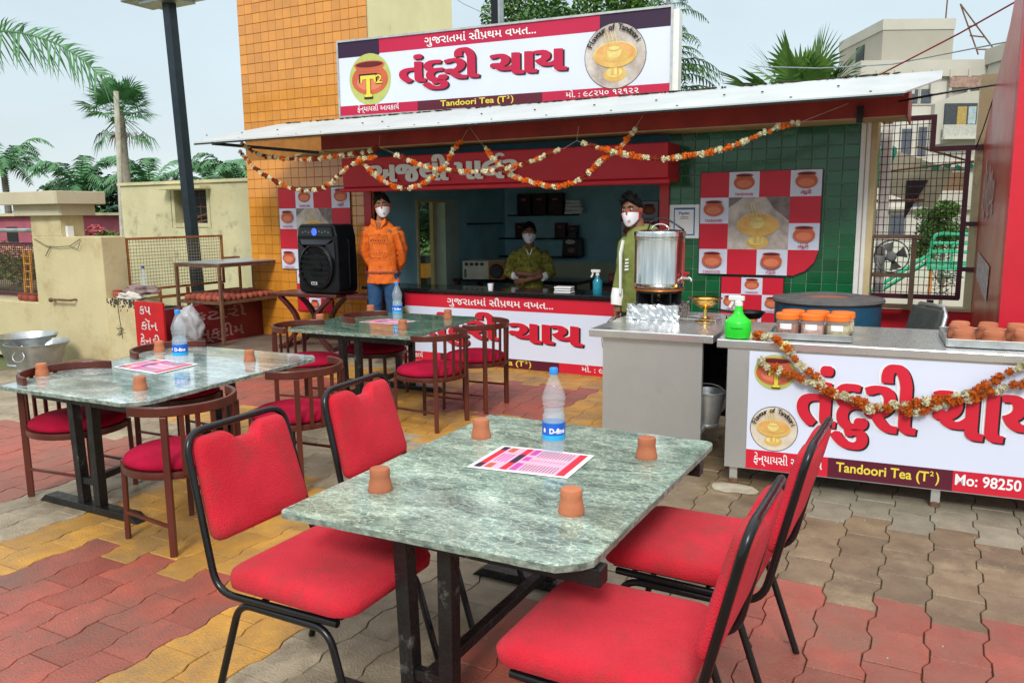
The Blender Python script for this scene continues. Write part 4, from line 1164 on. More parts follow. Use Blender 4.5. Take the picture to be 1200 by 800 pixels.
p = Print(0.0012)
H0, H1 = 0.122, 0.885
p.rect(0.205, 2.44, H0, H1, M['pw']); p.layer(); p.rect(0.205, 0.697, H0, 0.247, M['pr']); p.rect(0.697, 1.379, H0, 0.247, M['pd']); p.rect(1.379, 2.44, H0, 0.247, M['pr'])
p.build('banner_print', c2, (0, 0.008, 0))
p = Print(0.0012); p.k = 2
p.disc(0.362, 0.758, 0.124, M['pg'], 0.112); p.layer(); pot(p, 0.362, 0.755, 0.225); p.layer(); serifT(p, 0.325, 0.665, 0.11, M['pk'], 0.12); p.layer(); serifT(p, 0.325, 0.665, 0.11, M['py'])
p.build('pot_logo', c2, (0, 0.008, 0))
p = Print(0.0012); p.k = 2
p.disc(0.369, 0.395, 0.145, M['pk']); p.layer(); p.disc(0.369, 0.395, 0.141, mat('print_cream', (0.72, 0.66, 0.55), 0.5, col2=(0.55, 0.42, 0.30), scale=6)); dish(p, 0.369, 0.395, 0.128)
p.layer(); p.arc_text("Flavour of Tandoori", 0.369, 0.395, 0.110, 165, 15, 0.022, M['pk'], 0.03)
p.build('dish_photo', c2, (0, 0.008, 0))
for part, xa, xb in (("તંદુરી", 0.50, 1.17), ("ચાય", 1.245, 1.84)):
    p = Print(0.0012); p.k = 2; p.heavy(part, xa - 0.008, xb + 0.008, 0.442, 0.25, M['paper'], 0.042, 0.026, dz=-0.002); p.build('lettering', c2, (0, 0.008, 0))
    p = Print(0.0012); p.k = 5; p.heavy(part, xa, xb, 0.442, 0.25, M['pk'], 0.026, 0.012, dx=0.011, dz=-0.008); p.build('lettering_shadow', c2, (0, 0.008, 0))
    p = Print(0.0012); p.k = 8; p.heavy(part, xa, xb, 0.442, 0.25, M['pr'], 0.026, 0.012); p.build('lettering', c2, (0, 0.008, 0))
for a_ in (("ફેન્યાયસી આવકાય", 0.254, 0.665, 0.165, 0.042, M['paper'], 0.008), ("Tandoori Tea (T", 0.745, 1.255, 0.165, 0.046, M['py'], 0.02), ("2", 1.26, 1.28, 0.20, 0.022, M['py'], 0.02), (")", 1.29, 1.31, 0.165, 0.046, M['py'], 0.02), ("Mo: 98250 12122", 1.392, 1.94, 0.165, 0.050, M['paper'], 0.02)):
    p = Print(0.0012); p.k = 2; p.text(*a_); p.build('lettering', c2, (0, 0.008, 0))
C2M = Matrix.Translation((-1.24, 5.08, 0)) @ Matrix.Rotation(R(4.3), 4, 'Z')
def on2(x, y, z=0.951): return C2M @ Vector((x, y, z))

# urn on its foil wrapped stove
ST = (-1.93, 6.02)
s_ = thing('foil_wrapped_stove', 'gas stove wrapped in crumpled aluminium foil under the steel tea urn', 'stove', (*ST, 0.94), R(2))
foil = mat('crumpled_foil', (0.75, 0.76, 0.77), 0.22, metal=1.0, var=0.1, scale=12)
for x in (-0.10, 0.10):
    mb = MB(); n = 14; vs = []
    bm = bmesh.new(); bmesh.ops.create_cube(bm, size=1.0)
    bmesh.ops.subdivide_edges(bm, edges=bm.edges, cuts=9, use_grid_fill=True)
    for v in bm.verts:
        v.co = Vector((x + v.co.x * 0.205, v.co.y * 0.34, 0.062 + v.co.z * 0.122))
        d = Vector((noise(v.co.x * 38, v.co.y * 38, v.co.z * 38), noise(v.co.y * 41, v.co.z * 40, v.co.x * 35 + 3), noise(v.co.z * 36, v.co.x * 40, v.co.y * 33)))
        v.co += d * 0.011; v.co.z = max(0.001, v.co.z)
    me = bpy.data.meshes.new('foil_block'); bm.to_mesh(me); bm.free(); me.materials.append(foil)
    link('foil_block', me, s_)
mb = MB()
for k in range(8):
    a = 2 * PI * k / 8; mb.box((0.12 * math.cos(a), 0.12 * math.sin(a), 0.165), (0.12, 0.016, 0.09), (0, 0, a))
mb.lathe([(0.155, 0.20), (0.175, 0.205), (0.175, 0.218), (0.155, 0.222), (0.155, 0.20)], (0, 0, 0), 28)
mb.lathe([(0.06, 0.12), (0.08, 0.15), (0.07, 0.17), (0, 0.17)], (0, 0, 0), 16)
mb.build('burner_grate', M['black'], s_)
mb = MB(); mb.lathe([(0.17, 0.220), (0.192, 0.222), (0.195, 0.236), (0.17, 0.238)], (0, 0, 0), 30); mb.build('heat_ring', mat('copper_ring', (0.55, 0.20, 0.06), 0.4, metal=0.7), s_, smooth=40)
u = thing('tea_urn', 'tall polished steel tea urn with a lid, wire handle and red tap', 'urn', (*ST, 1.18), R(2))
mb = MB(); r = 0.19
mb.lathe([(r * 0.97, 0.0), (r, 0.004), (r, 0.028), (r * 1.012, 0.032), (r * 1.012, 0.040), (r, 0.044), (r, 0.37), (r * 1.02, 0.374), (r * 1.02, 0.384), (r, 0.388), (r, 0.395)], (0, 0, 0), 48); mb.build('body', M['chrome'], u, smooth=35)
mb = MB(); mb.lathe([(r * 1.03, 0.390), (r * 1.035, 0.42), (r * 1.0, 0.432), (r * 0.8, 0.440), (r * 0.3, 0.446), (0, 0.447)], (0, 0, 0), 48); mb.build('lid', M['chrome'], u, smooth=35)
mb = MB(); mb.tube([(0.07 * math.cos(R(a)), 0, 0.44 + 0.045 * math.sin(R(a))) for a in range(0, 181, 15)], 0.005, 8); mb.build('lid_handle', M['chrome'], u, smooth=60)
mb = MB(); mb.tube([(-0.12, 0.08, 0.44)] + [(-0.10 + 0.24 * k / 10, 0.10, 0.45 + 0.075 * math.sin(PI * (0.25 + 0.75 * k / 10))) for k in range(11)] + [(0.17, 0.05, 0.44)], 0.007, 8); mb.build('hose', M['black'], u, smooth=60)
mb = MB(); mb.tube([(0.185, -0.03, 0.08), (0.245, -0.045, 0.078)], 0.011, 10); mb.tube([(0.24, -0.045, 0.085), (0.262, -0.05, 0.072), (0.264, -0.05, 0.055)], 0.009, 10); mb.build('tap', M['chrome'], u, smooth=60)
mb = MB(); mb.tube([(0.215, -0.04, 0.09), (0.215, -0.04, 0.115)], 0.008, 8); mb.box((0.22, -0.04, 0.118), (0.05, 0.018, 0.012)); mb.tube([(0.195, -0.03, 0.35), (0.20, -0.035, 0.05)], 0.006, 8); mb.build('tap_lever', M['redpaint'], u)
# brass bowl, frying pan, tongs
b = thing('brass_bowl', 'footed brass bowl on the steel counter beside the urn', 'bowl', (-1.545, 5.95, 0.94))
brass = mat('polished_brass', (0.75, 0.48, 0.13), 0.18, metal=1.0, var=0.08, scale=6)
mb = MB(); mb.lathe([(0.072, 0), (0.076, 0.006), (0.06, 0.014), (0.022, 0.030), (0.013, 0.055), (0.015, 0.085), (0.012, 0.095), (0.05, 0.112), (0.082, 0.135), (0.098, 0.165), (0.126, 0.176), (0.126, 0.180), (0.095, 0.172), (0.075, 0.142), (0.045, 0.122), (0.0, 0.114)], (0, 0, 0), 40); mb.build('bowl_body', brass, b, smooth=40)
g_ = thing('wire_rack', 'low wire rack round the foot of the brass bowl', 'rack', (-1.56, 5.93, 0.94))
mb = MB()
mb.tube([(-0.15, -0.10, 0.03), (0.13, -0.12, 0.03), (0.15, 0.05, 0.03), (-0.13, 0.07, 0.03)], 0.004, 6, closed=True)
for q in ((-0.15, -0.10), (0.13, -0.12), (0.15, 0.05), (-0.13, 0.07)): mb.tube([(q[0], q[1], 0.03), (q[0], q[1], 0)], 0.004, 6)
mb.build('wire_frame', M['chrome'], g_)
pn = thing('frying_pan', 'dark iron pan with a long handle at the back of the steel counter', 'pan', (-1.30, 6.30, 0.94))
mb = MB(); mb.lathe([(0.09, 0), (0.125, 0.045), (0.13, 0.05), (0.12, 0.048), (0.085, 0.008), (0, 0.006)], (0, 0, 0), 28); mb.build('pan_body', M['black'], pn, smooth=40)
mb = MB(); mb.tube([(-0.12, 0, 0.04), (-0.33, 0.02, 0.06)], 0.010, 8); mb.build('pan_handle', M['black'], pn)
# bucket on the lower shelf
bk_ = thing('steel_bucket', 'small steel bucket on the shelf inside the plain counter', 'bucket', (-1.40, 5.52, 0.262))
mb = MB(); mb.lathe([(0.085, 0), (0.09, 0.015), (0.08, 0.02), (0.125, 0.24), (0.132, 0.245), (0.125, 0.25), (0.078, 0.03), (0, 0.025)], (0, 0, 0), 30); mb.build('bucket_body', M['galv'], bk_, smooth=40)
mb = MB(); mb.tube([(0.125 * math.cos(R(a)), 0.0, 0.24 + 0.06 * math.sin(R(a))) for a in range(0, 181, 15)], 0.004, 6); mb.build('bail_handle', M['galv'], bk_, smooth=60)

# spray bottle, two steel strips
q = on2(0.115, 0.10)
sp = thing('spray_bottle', 'bright green spray bottle with a white trigger on the garlanded counter', 'spray bottle', q, R(-10))
gr = mat('neon_green_plastic', (0.02, 0.62, 0.03), 0.35, var=0.03)
mb = MB(); mb.lathe([(0.06, 0), (0.078, 0.006), (0.083, 0.02), (0.083, 0.10), (0.076, 0.115), (0.05, 0.135), (0.033, 0.155), (0.027, 0.175), (0.022, 0.21), (0, 0.21)], (0, 0, 0), 34); mb.build('bottle_body', gr, sp, smooth=40)
mb = MB(); mb.lathe([(0.026, 0.205), (0.026, 0.235), (0.018, 0.24), (0, 0.24)], (0, 0, 0), 20); mb.box((-0.015, 0, 0.255), (0.10, 0.030, 0.030)); mb.build('nozzle', M['white'], sp, bevel=0.004)
mb = MB(); mb.tube([(-0.035, 0, 0.245), (-0.045, 0, 0.215), (-0.06, 0, 0.195)], None, sect=(0.018, 0.012), up=(0, 1, 0)); mb.build('trigger', M['white'], sp)
vs, fs = glyphs("Tandoori", 0.01); mb = MB()
mb.add([(0.0845 * math.cos(-1.75 + p[0] * 0.24), 0.0845 * math.sin(-1.75 + p[0] * 0.24), 0.065 + p[1] * 0.016) for p in vs], fs); mb.build('label_print', M['pk'], sp, flat=True)
sv = thing('steel_stand', 'small upright steel stand beside the green spray bottle', 'stand', on2(0.035, 0.16), R(4))
for x in (-0.018, 0.018):
    mb = MB(); mb.bb(x - 0.014, x + 0.014, -0.02, 0.03, 0, 0.13); mb.build('upright', M['chrome'], sv, bevel=0.002)
# jars on a tray
jt = thing('steel_tray', 'shallow steel tray holding six orange lidded jars', 'tray', on2(0.55, 0.28), R(4.3), 'steel trays on the counter')
def tray(t, w_, d_, h=0.035):
    mb = MB(); mb.bb(-w_ / 2, w_ / 2, -d_ / 2, d_ / 2, 0.008, 0.012); mb.build('tray_base', M['galv'], t)
    for (x0, x1, y0, y1) in ((-w_ / 2, w_ / 2, -d_ / 2 - 0.006, -d_ / 2), (-w_ / 2, w_ / 2, d_ / 2, d_ / 2 + 0.006), (-w_ / 2 - 0.006, -w_ / 2, -d_ / 2, d_ / 2), (w_ / 2, w_ / 2 + 0.006, -d_ / 2, d_ / 2)):
        mb = MB(); mb.bb(x0, x1, y0, y1, 0.006, 0.006 + h); mb.build('tray_side', M['galv'], t, bevel=0.001)
tray(jt, 0.48, 0.36, 0.04)
lid = mat('orange_lid', (0.85, 0.18, 0.02), 0.4, var=0.06)
FILL = [('ground brown tea masala', mat('masala_powder', (0.36, 0.10, 0.04), 0.8, scale=20)), ('pale pink powder', mat('pink_powder', (0.72, 0.42, 0.36), 0.8, scale=20)), ('yellow green powder', mat('lime_powder', (0.55, 0.50, 0.25), 0.8, scale=20))]
JL = [['front left spice jar with brown powder and a white label', 'front middle spice jar with pink and white powder', 'front right spice jar with yellowish powder'],
      ['back left spice jar behind the brown one', 'back middle spice jar behind the pink one', 'back right spice jar behind the yellowish one']]
for row in (1, 0):
    for k in range(3):
        o = on2(0.41 + k * 0.150 + row * 0.02, 0.175 + row * 0.17, 0.965)
        j = thing('spice_jar', JL[row][k], 'jar', o, R(4), 'orange lidded spice jars')
        mb = MB(); mb.lathe([(0.0, 0.002), (0.062, 0.002), (0.068, 0.010), (0.068, 0.105), (0.058, 0.118)], (0, 0, 0), 28); mb.build('glass', mat('jar_plastic', (0.92, 0.90, 0.88), 0.12, trans=0.85, var=0.0, ior=1.1), j, smooth=40)
        mb = MB(); mb.lathe([(0, 0.005), (0.060, 0.006), (0.0655, 0.012), (0.0655, 0.075), (0.062, 0.082), (0, 0.078)], (0, 0, 0), 28); mb.build('powder', FILL[k][1], j, smooth=40)
        mb = MB(); mb.lathe([(0.066, 0.112), (0.0725, 0.114), (0.0725, 0.145), (0.068, 0.150), (0, 0.151)], (0, 0, 0), 28); mb.build('lid', lid, j, smooth=40)
        if row == 0:
            mb = MB(); mb.f = []
            vs = [(0.0695 * math.cos(a), 0.0695 * math.sin(a), z) for z in (0.055, 0.09) for a in [R(-125 + 10 * i) for i in range(7)]]
            mb.add(vs, [(i, i + 1, 8 + i, 7 + i) for i in range(6)]); mb.build('jar_label', M['paper'], j, flat=True)
# tray of clay cups
ctp = thing('steel_tray', 'long steel tray of upturned clay cups at the right end of the counter', 'tray', on2(1.80, 0.42), R(4.3), 'steel trays on the counter')
tray(ctp, 0.98, 0.56, 0.045)
kinds = ['front row', 'second row', 'third row', 'back row']
KC = 0
for row in range(4):
    for k in range(6):
        v = on2(1.395 + k * 0.155 + (0.02 if row % 2 else 0), 0.20 + row * 0.135, 0.963)
        KC += 1
        wh = ['leftmost', 'second from left', 'third from left', 'fourth from left', 'fifth from left', 'rightmost'][k]
        o = link('clay_cup', CUP, None, loc=v); o.scale = (1.62, 1.62, 1.15); o.rotation_euler = (0, 0, random.random() * 6)
        tag(o, f'squat clay cup in the counter tray, {kinds[row]}, {wh}', 'cup', 'clay cups on the steel tray')

# big blue tandoor drum, folding chair behind the counter
dr = thing('tandoor_drum', 'big blue drum oven with a grey rim standing behind the counter', 'tandoor', (-0.83, 7.15, 0))
mb = MB(); mb.lathe([(0.40, 0), (0.42, 0.5), (0.42, 1.0)], (0, 0, 0), 44); mb.build('drum_wall', mat('blue_drum_paint', (0.02, 0.09, 0.16), 0.4, var=0.2, scale=3, bump=0.1), dr, smooth=40)
mb = MB(); mb.lathe([(0.23, 1.005), (0.43, 1.0), (0.445, 1.015), (0.44, 1.035), (0.25, 1.06), (0.22, 1.04), (0.21, 0.98)], (0, 0, 0), 44); mb.build('rim', mat('ash_grey_rim', (0.13, 0.12, 0.12), 0.8, scale=8, bump=0.4), dr, smooth=40)
mb = MB(); mb.lathe([(0.225, 1.03), (0.20, 0.7), (0, 0.68)], (0, 0, 0), 30); mb.build('clay_lining', M['terra'], dr, smooth=40)
oc = thing('office_chair', 'grey backed chair behind the garlanded counter, only its back and armrest showing', 'chair', (-0.12, 6.75, 0), R(215))
mb = MB(); mb.box((-0.02, 0, 0.86), (0.05, 0.36, 0.34), (0, R(-16), 0)); mb.build('backrest', mat('grey_mesh_cloth', (0.05, 0.055, 0.05), 0.8, scale=20), oc, bevel=0.02, bseg=3)
mb = MB(); mb.tube([(-0.01, -0.19, 0.70), (-0.07, -0.19, 0.98), (-0.09, -0.14, 1.04), (-0.09, 0.14, 1.04), (-0.07, 0.19, 0.98), (-0.01, 0.19, 0.70)], 0.018, 8); mb.build('back_frame', M['galv'], oc, smooth=60)
mb = MB(); mb.bb(0.0, 0.44, -0.21, 0.21, 0.44, 0.50); mb.build('seat', M['black'], oc, bevel=0.02)
mb = MB(); mb.tube([(0.05, 0.25, 0.62), (0.02, 0.25, 0.80), (0.10, 0.25, 0.865), (0.25, 0.25, 0.865), (0.30, 0.25, 0.8), (0.30, 0.25, 0.45)], 0.016, 8); mb.build('armrest', M['galv'], oc, smooth=60)
for a, b_ in ((-0.18, -0.18), (-0.18, 0.42), (0.18, -0.18), (0.18, 0.42)):
    mb = MB(); mb.tube([(b_ * 0.9 + 0.02, a, 0.45), (b_, a * 1.1, 0)], 0.013, 8); mb.build('leg', M['galv'], oc)

# ------------------------------------------------------------------ things on the shop counter
def spraysm(x, y, z):
    t = thing('sanitizer_bottle', 'clear spray bottle of blue sanitizer on the black countertop', 'spray bottle', (x, y, z))
    mb = MB(); mb.lathe([(0.05, 0), (0.052, 0.01), (0.052, 0.14), (0.025, 0.175), (0.018, 0.20), (0, 0.20)], (0, 0, 0), 24); mb.build('bottle_body', mat('blue_liquid', (0.02, 0.30, 0.42), 0.1, trans=0.3, var=0.05), t, smooth=40)
    mb = MB(); mb.lathe([(0.02, 0.20), (0.02, 0.23), (0, 0.23)], (0, 0, 0), 14); mb.box((-0.02, 0, 0.25), (0.10, 0.03, 0.03)); mb.build('nozzle', M['white'], t)
    mb = MB(); mb.tube([(-0.05, 0, 0.24), (-0.06, 0, 0.20), (-0.075, 0, 0.18)], None, sect=(0.018, 0.012), up=(0, 1, 0)); mb.build('trigger', M['white'], t)
spraysm(-3.31, 8.16, 0.882)
t = thing('folded_napkins', 'small stack of folded white napkins on the black countertop', 'napkins', (-3.68, 8.10, 0.882))
for k in range(3):
    mb = MB(); mb.box((0, 0, 0.012 + k * 0.026), (0.20 - 0.01 * (k == 1), 0.13, 0.018), (0, 0, 0.05 * k)); mb.build('napkin', M['paper'], t, bevel=0.006)
t = link('paper_cup', None) if False else None
mb = MB(); mb.lathe([(0.028, 0), (0.036, 0.075), (0.032, 0.075), (0.026, 0.006), (0, 0.006)], (0, 0, 0), 20)
tag(mb.build('paper_cup', M['paper'], smooth=40, loc=(-4.62, 8.10, 0.882)), 'small white paper cup in front of the man with crossed arms', 'cup')
t = thing('crate_oven', 'cream cabinet with a round dark speaker grille inside the shop on the left', 'cabinet', (-5.72, 9.95, 0))
mb = MB(); mb.box((0, 0, 0.98), (0.62, 0.42, 0.26)); mb.build('cabinet_body', mat('ivory_enamel', (0.52, 0.50, 0.38), 0.5, var=0.08), t, rot=(0, 0, R(14)), bevel=0.01)
ob = thing('work_shelf', 'dark worktop inside the shop behind the counter', 'table', (-5.4, 10.2, 0))
mb = MB(); mb.bb(-0.85, 1.1, -0.35, 0.4, 0.80, 0.845); mb.build('worktop', M['granite'], ob)
mb = MB()
for x in (-0.8, 1.05):
    for y in (-0.3, 0.35): mb.bb(x - 0.03, x + 0.03, y - 0.03, y + 0.03, 0, 0.80)
mb.build('trestle', M['wood2'], ob)
mb = MB()
for k in range(4): mb.bb(-0.27 + k * 0.075, -0.225 + k * 0.075, -0.225, -0.209, 1.045, 1.085)
for k in range(4): mb.bb(-0.28, -0.25, -0.225, -0.209, 0.88 + k * 0.03, 0.90 + k * 0.03)
mb.build('vent_slot', M['pk'], t, rot=(0, 0, R(14)))
mb = MB(); mb.lathe([(0.095, 0), (0.10, 0.01), (0.085, 0.02), (0, 0.014)], (0, 0, 0), 26); mb.M = None
mb.v = [(p[0] + 0.19, -0.211 - p[2], p[1] + 0.97) for p in mb.v]; mb.build('speaker_grille', M['pk'], t, rot=(0, 0, R(14)))
mb = MB(); mb.box((0.19, -0.2125, 0.98), (0.235, 0.006, 0.25)); mb.build('wood_front', M['rustor'], t, rot=(0, 0, R(14)))
red_tr = tag(MB().bb(-0.2, 0.2, -0.15, 0.15, 0, 0.10).build('plastic_basket', mat('brown_red_plastic', (0.20, 0.04, 0.03), 0.5), loc=(-3.5, 9.6, 0.90), bevel=0.02), 'red brown plastic basket behind the sanitizer bottle', 'basket')
tbl = thing('back_worktop', 'low dark worktop at the right inside the shop', 'table', (-3.2, 9.6, 0))
mb = MB(); mb.bb(-0.6, 0.6, -0.3, 0.3, 0.86, 0.90); mb.build('worktop', M['granite'], tbl)
mb = MB(); mb.bb(-0.56, 0.56, -0.26, 0.26, 0, 0.86); mb.build('cupboard', M['wood2'], tbl)
# goods on the wall shelves
random.seed(3)
bx = [(-6.02, 1.742, 0.24, 0.33, 'maroon box of tea on the top shelf, the left one'), (-5.74, 1.742, 0.22, 0.33, 'maroon box of tea on the top shelf, the middle one'), (-5.46, 1.742, 0.24, 0.33, 'maroon box of tea on the top shelf, the right one'),
      (-6.1, 1.372, 0.16, 0.24, 'dark packet on the middle shelf left of the man'), (-5.38, 1.372, 0.18, 0.24, 'dark packet on the middle shelf above his shoulder'), (-5.16, 1.372, 0.14, 0.20, 'narrow dark packet at the right of the middle shelf')]
dm = mat('dark_carton', (0.045, 0.012, 0.014), 0.5, var=0.4, scale=7, rnd=0.3)
for x, z, w_, h, lab in bx:
    t = thing('tea_packet', lab, 'packet', (x, 11.72, z), group='dark tea packets on the shelves')
    mb = MB(); mb.bb(-w_ / 2, w_ / 2, -0.06, 0.06, 0, h); mb.build('carton', dm, t, bevel=0.006)
    p = Print(0.002); p.layer(); p.disc(0, h * 0.72, w_ * 0.22, M['pink'] if False else M['chalkdim'], h * 0.06); p.build('printed_oval', t, (0, -0.061, 0))
t = thing('paper_bundle', 'white bundle of papers at the right end of the top shelf', 'papers', (-5.14, 11.7, 1.742))
for k in range(4):
    mb = MB(); mb.box((0, 0, 0.03 + k * 0.055), (0.30 - 0.02 * k, 0.12, 0.045), (0, R(random.uniform(-5, 5)), 0)); mb.build('bundle', M['paper'], t, bevel=0.006)
t = thing('coffee_pouch', 'black standing pouch with a round label on the lowest shelf', 'packet', (-5.16, 11.7, 1.082))
mb = MB(); mb.prism([(-0.17, 0), (0.17, 0), (0.16, 0.26), (0.07, 0.33), (0.07, 0.40), (-0.07, 0.40), (-0.07, 0.33), (-0.16, 0.26)], 'y', -0.07, 0.07); mb.build('pouch', mat('black_pouch', (0.012, 0.010, 0.012), 0.35), t, bevel=0.015)
p = Print(0.002); p.layer(); p.disc(-0.02, 0.23, 0.085, M['chalk'], 0.035); p.disc(0, 0.1, 0.07, M['chalkdim'], 0.04); p.build('pouch_print', t, (0, -0.071, 0))
# ------------------------------------------------------------------ flower garlands
random.seed(11)
def blossom_mesh(kind):
    bm = bmesh.new(); bmesh.ops.create_icosphere(bm, subdivisions=2, radius=1.0)
    for v in bm.verts:
        n_ = noise(v.co.x * 3.1, v.co.y * 3.1, v.co.z * 3.1 + (5 if kind else 0))
        v.co *= 0.66 + 0.25 * n_ + random.uniform(-0.05, 0.05)
    for k in range(64 if kind == 0 else 40):          # petals standing off the core
        zz = 1 - 2 * (k + 0.5) / (64 if kind == 0 else 40); a = 2.39996 * k; q = math.sqrt(1 - zz * zz)
        d = Vector((q * math.cos(a), q * math.sin(a), zz)); s1 = d.orthogonal().normalized(); s2 = d.cross(s1)
        r0 = 0.55; r1 = random.uniform(0.85, 1.25); w_ = random.uniform(0.16, 0.26) * (1 if kind == 0 else 1.5); t_ = random.uniform(0, 6.3)
        e1 = s1 * math.cos(t_) + s2 * math.sin(t_); e2 = s2 * math.cos(t_) - s1 * math.sin(t_)
        vv = [bm.verts.new(c_) for c_ in (d * r0 - e1 * w_ * 0.5, d * r0 + e1 * w_ * 0.5, d * r1 + e1 * w_ + e2 * 0.22, d * r1 - e1 * w_ + e2 * 0.22)]
        bm.faces.new(vv)
    if kind == 1:
        for v in bm.verts: v.co.z *= 0.8
    me = bpy.data.meshes.new('blossom'); bm.to_mesh(me); bm.free()
    return me
def blossoms(m, name, kind, count=3):
    out = []
    for _ in range(count):
        me = blossom_mesh(kind); me.name = name; me.materials.append(m); out.append(me)
    return out
BO_ = blossoms(M['marigold'], 'marigold', 0); BW_ = blossoms(M['whitefl'], 'white_blossom', 1); BD_ = blossoms(M['darkgold'], 'marigold', 0)
def path_pts(pts, step):
    P = [Vector(p) for p in pts]; dense = []
    for i in range(len(P) - 1):
        p0 = P[max(i - 1, 0)]; p1 = P[i]; p2 = P[i + 1]; p3 = P[min(i + 2, len(P) - 1)]
        for k in range(20):
            t = k / 20
            dense.append(0.5 * ((2 * p1) + (p2 - p0) * t + (2 * p0 - 5 * p1 + 4 * p2 - p3) * t * t + (3 * p1 - p0 - 3 * p2 + p3) * t ** 3))
    dense.append(P[-1]); out = [dense[0]]; acc = 0
    for a, b in zip(dense, dense[1:]):
        d = (b - a).length
        while acc + d >= step:
            f = (step - acc) / d; a = a.lerp(b, f); out.append(a.copy()); d = (b - a).length; acc = 0
        acc += d
    return out, dense
def garland(label, pts, r, dark=0.0, dens=1.0, single=False, grp=None, wild=0.25):
    c = Vector(pts[len(pts) // 2])
    t = thing('flower_garland', label, 'garland', c, group=grp)
    beads, dense = path_pts(pts, r * 1.55)
    mb = MB(); mb.tube([p - c for p in dense[::4]] + [dense[-1] - c], 0.0018 + r * 0.05, 5); mb.build('string', M['string'], t)
    acc = {'o': MB(), 'w': MB(), 'd': MB()}
    run = 0; kind = 'o'
    for p in beads:
        if run <= 0:
            kind = 'w' if kind != 'w' and random.random() < 0.95 else ('d' if random.random() < dark else 'o')
            run = random.choice((1, 2, 2)) if kind == 'w' else random.choice((1, 2, 2, 3))
        run -= 1
        if random.random() > dens: continue
        me = random.choice({'o': BO_, 'w': BW_, 'd': BD_}[kind])
        s_ = r * random.uniform(0.8, 1.2); off = Vector([random.uniform(-1, 1) * r * wild for _ in range(3)])
        mtx = Matrix.Translation(p - c + off) @ Euler([random.random() * 6 for _ in range(3)]).to_matrix().to_4x4() @ Matrix.Scale(s_, 4)
        if single:
            o = bpy.data.objects.new(me.name.split('.')[0], me); COL.objects.link(o); o.parent = t; o.matrix_local = mtx
        else:
            a = acc[kind]; a.add([mtx @ v.co for v in me.vertices], [tuple(q.vertices) for q in me.polygons])
    if not single:
        for k, nm, m in (('o', 'marigolds', 'marigold'), ('w', 'white_blossoms', 'whitefl'), ('d', 'dried_marigolds', 'darkgold')):
            if acc[k].v: tag(acc[k].build(nm, M[m], t, smooth=80), kind='stuff')
    return t
Y0 = 7.15
def gp(l, y=Y0): return [(a, y, b) for a, b in l]
GG = 'flower garlands under the roof edge'
garland('nearly straight upper garland at the left end of the eave', gp([(-7.47, 2.62), (-7.25, 2.49), (-6.95, 2.43), (-6.55, 2.395), (-6.21, 2.40), (-5.9, 2.42), (-5.6, 2.44), (-5.44, 2.48)]), 0.025, 0.75, grp=GG)
garland('deep sagging garland at the left end of the eave, over the pot poster', gp([(-7.47, 2.52), (-7.26, 2.33), (-6.87, 2.13), (-6.48, 2.04), (-6.16, 2.09), (-5.91, 2.25), (-5.67, 2.35), (-5.44, 2.38)], Y0 - 0.03), 0.025, 0.8, grp=GG)
garland('sagging garland over the first letters on the shutter box', gp([(-5.72, 2.37), (-5.5, 2.19), (-5.22, 2.05), (-4.94, 2.06), (-4.72, 2.16), (-4.58, 2.27), (-4.51, 2.39), (-4.4, 2.49)]), 0.025, 0.15, grp=GG)
garland('shallow garland across the middle letters on the shutter box', gp([(-5.18, 2.38), (-4.99, 2.31), (-4.78, 2.24), (-4.51, 2.2), (-4.26, 2.18), (-4.01, 2.18), (-3.8, 2.21), (-3.63, 2.24), (-3.44, 2.3), (-3.26, 2.36)], Y0 - 0.04), 0.025, 0.2, grp=GG)
garland('deep sagging garland right of the lettering on the shutter box', gp([(-4.12, 2.41), (-4.01, 2.27), (-3.82, 2.13), (-3.58, 2.05), (-3.35, 2.01), (-3.13, 2.06), (-2.91, 2.21), (-2.76, 2.31), (-2.66, 2.38), (-2.54, 2.52)], Y0 + 0.02), 0.025, 0.15, grp=GG)
garland('long shallow garland running to the right over the green tiles', gp([(-3.05, 2.40), (-2.91, 2.36), (-2.66, 2.29), (-2.33, 2.23), (-2.1, 2.24), (-1.79, 2.28), (-1.51, 2.36), (-1.3, 2.44), (-1.1, 2.48)], Y0 - 0.02), 0.025, 0.1, grp=GG)
mb = MB()
for a, b in (((-5.44, 2.48), (-5.42, 2.60)), ((-5.44, 2.48), (-5.18, 2.38)), ((-4.4, 2.49), (-4.32, 2.60)), ((-4.12, 2.41), (-4.3, 2.62)), ((-3.26, 2.36), (-3.12, 2.43)), ((-3.12, 2.43), (-3.05, 2.40)), ((-3.12, 2.43), (-3.1, 2.56)), ((-1.1, 2.48), (-0.75, 2.60)), ((-2.54, 2.52), (-2.47, 2.62)), ((-7.47, 2.62), (-7.5, 2.66))):
    mb.tube([(a[0], Y0, a[1]), (b[0], Y0, b[1])], 0.002, 4)
tag(mb.build('hanging_thread', M['string'], loc=(0, 0, 0)), 'thin cotton threads tying the garlands to the roof edge', 'thread')
C2Y = -0.035
def g2(l): return [on2(a, C2Y, z) for a, z in l]
cg = [on2(0.20, 0.10, 0.972), on2(0.30, 0.03, 0.975), on2(0.36, -0.02, 0.975), on2(0.418, C2Y, 0.94)] + g2([(0.507, 0.835), (0.6, 0.746), (0.701, 0.66), (0.821, 0.632), (0.92, 0.606), (1.02, 0.61), (1.187, 0.642), (1.272, 0.675), (1.401, 0.706), (1.541, 0.80), (1.70, 0.912), (1.85, 0.96)])
garland('thick orange and white garland draped from the worktop across the banner of the steel counter', cg, 0.0265, 0.0, single=True, grp='garlands on the steel counter', wild=0.4)
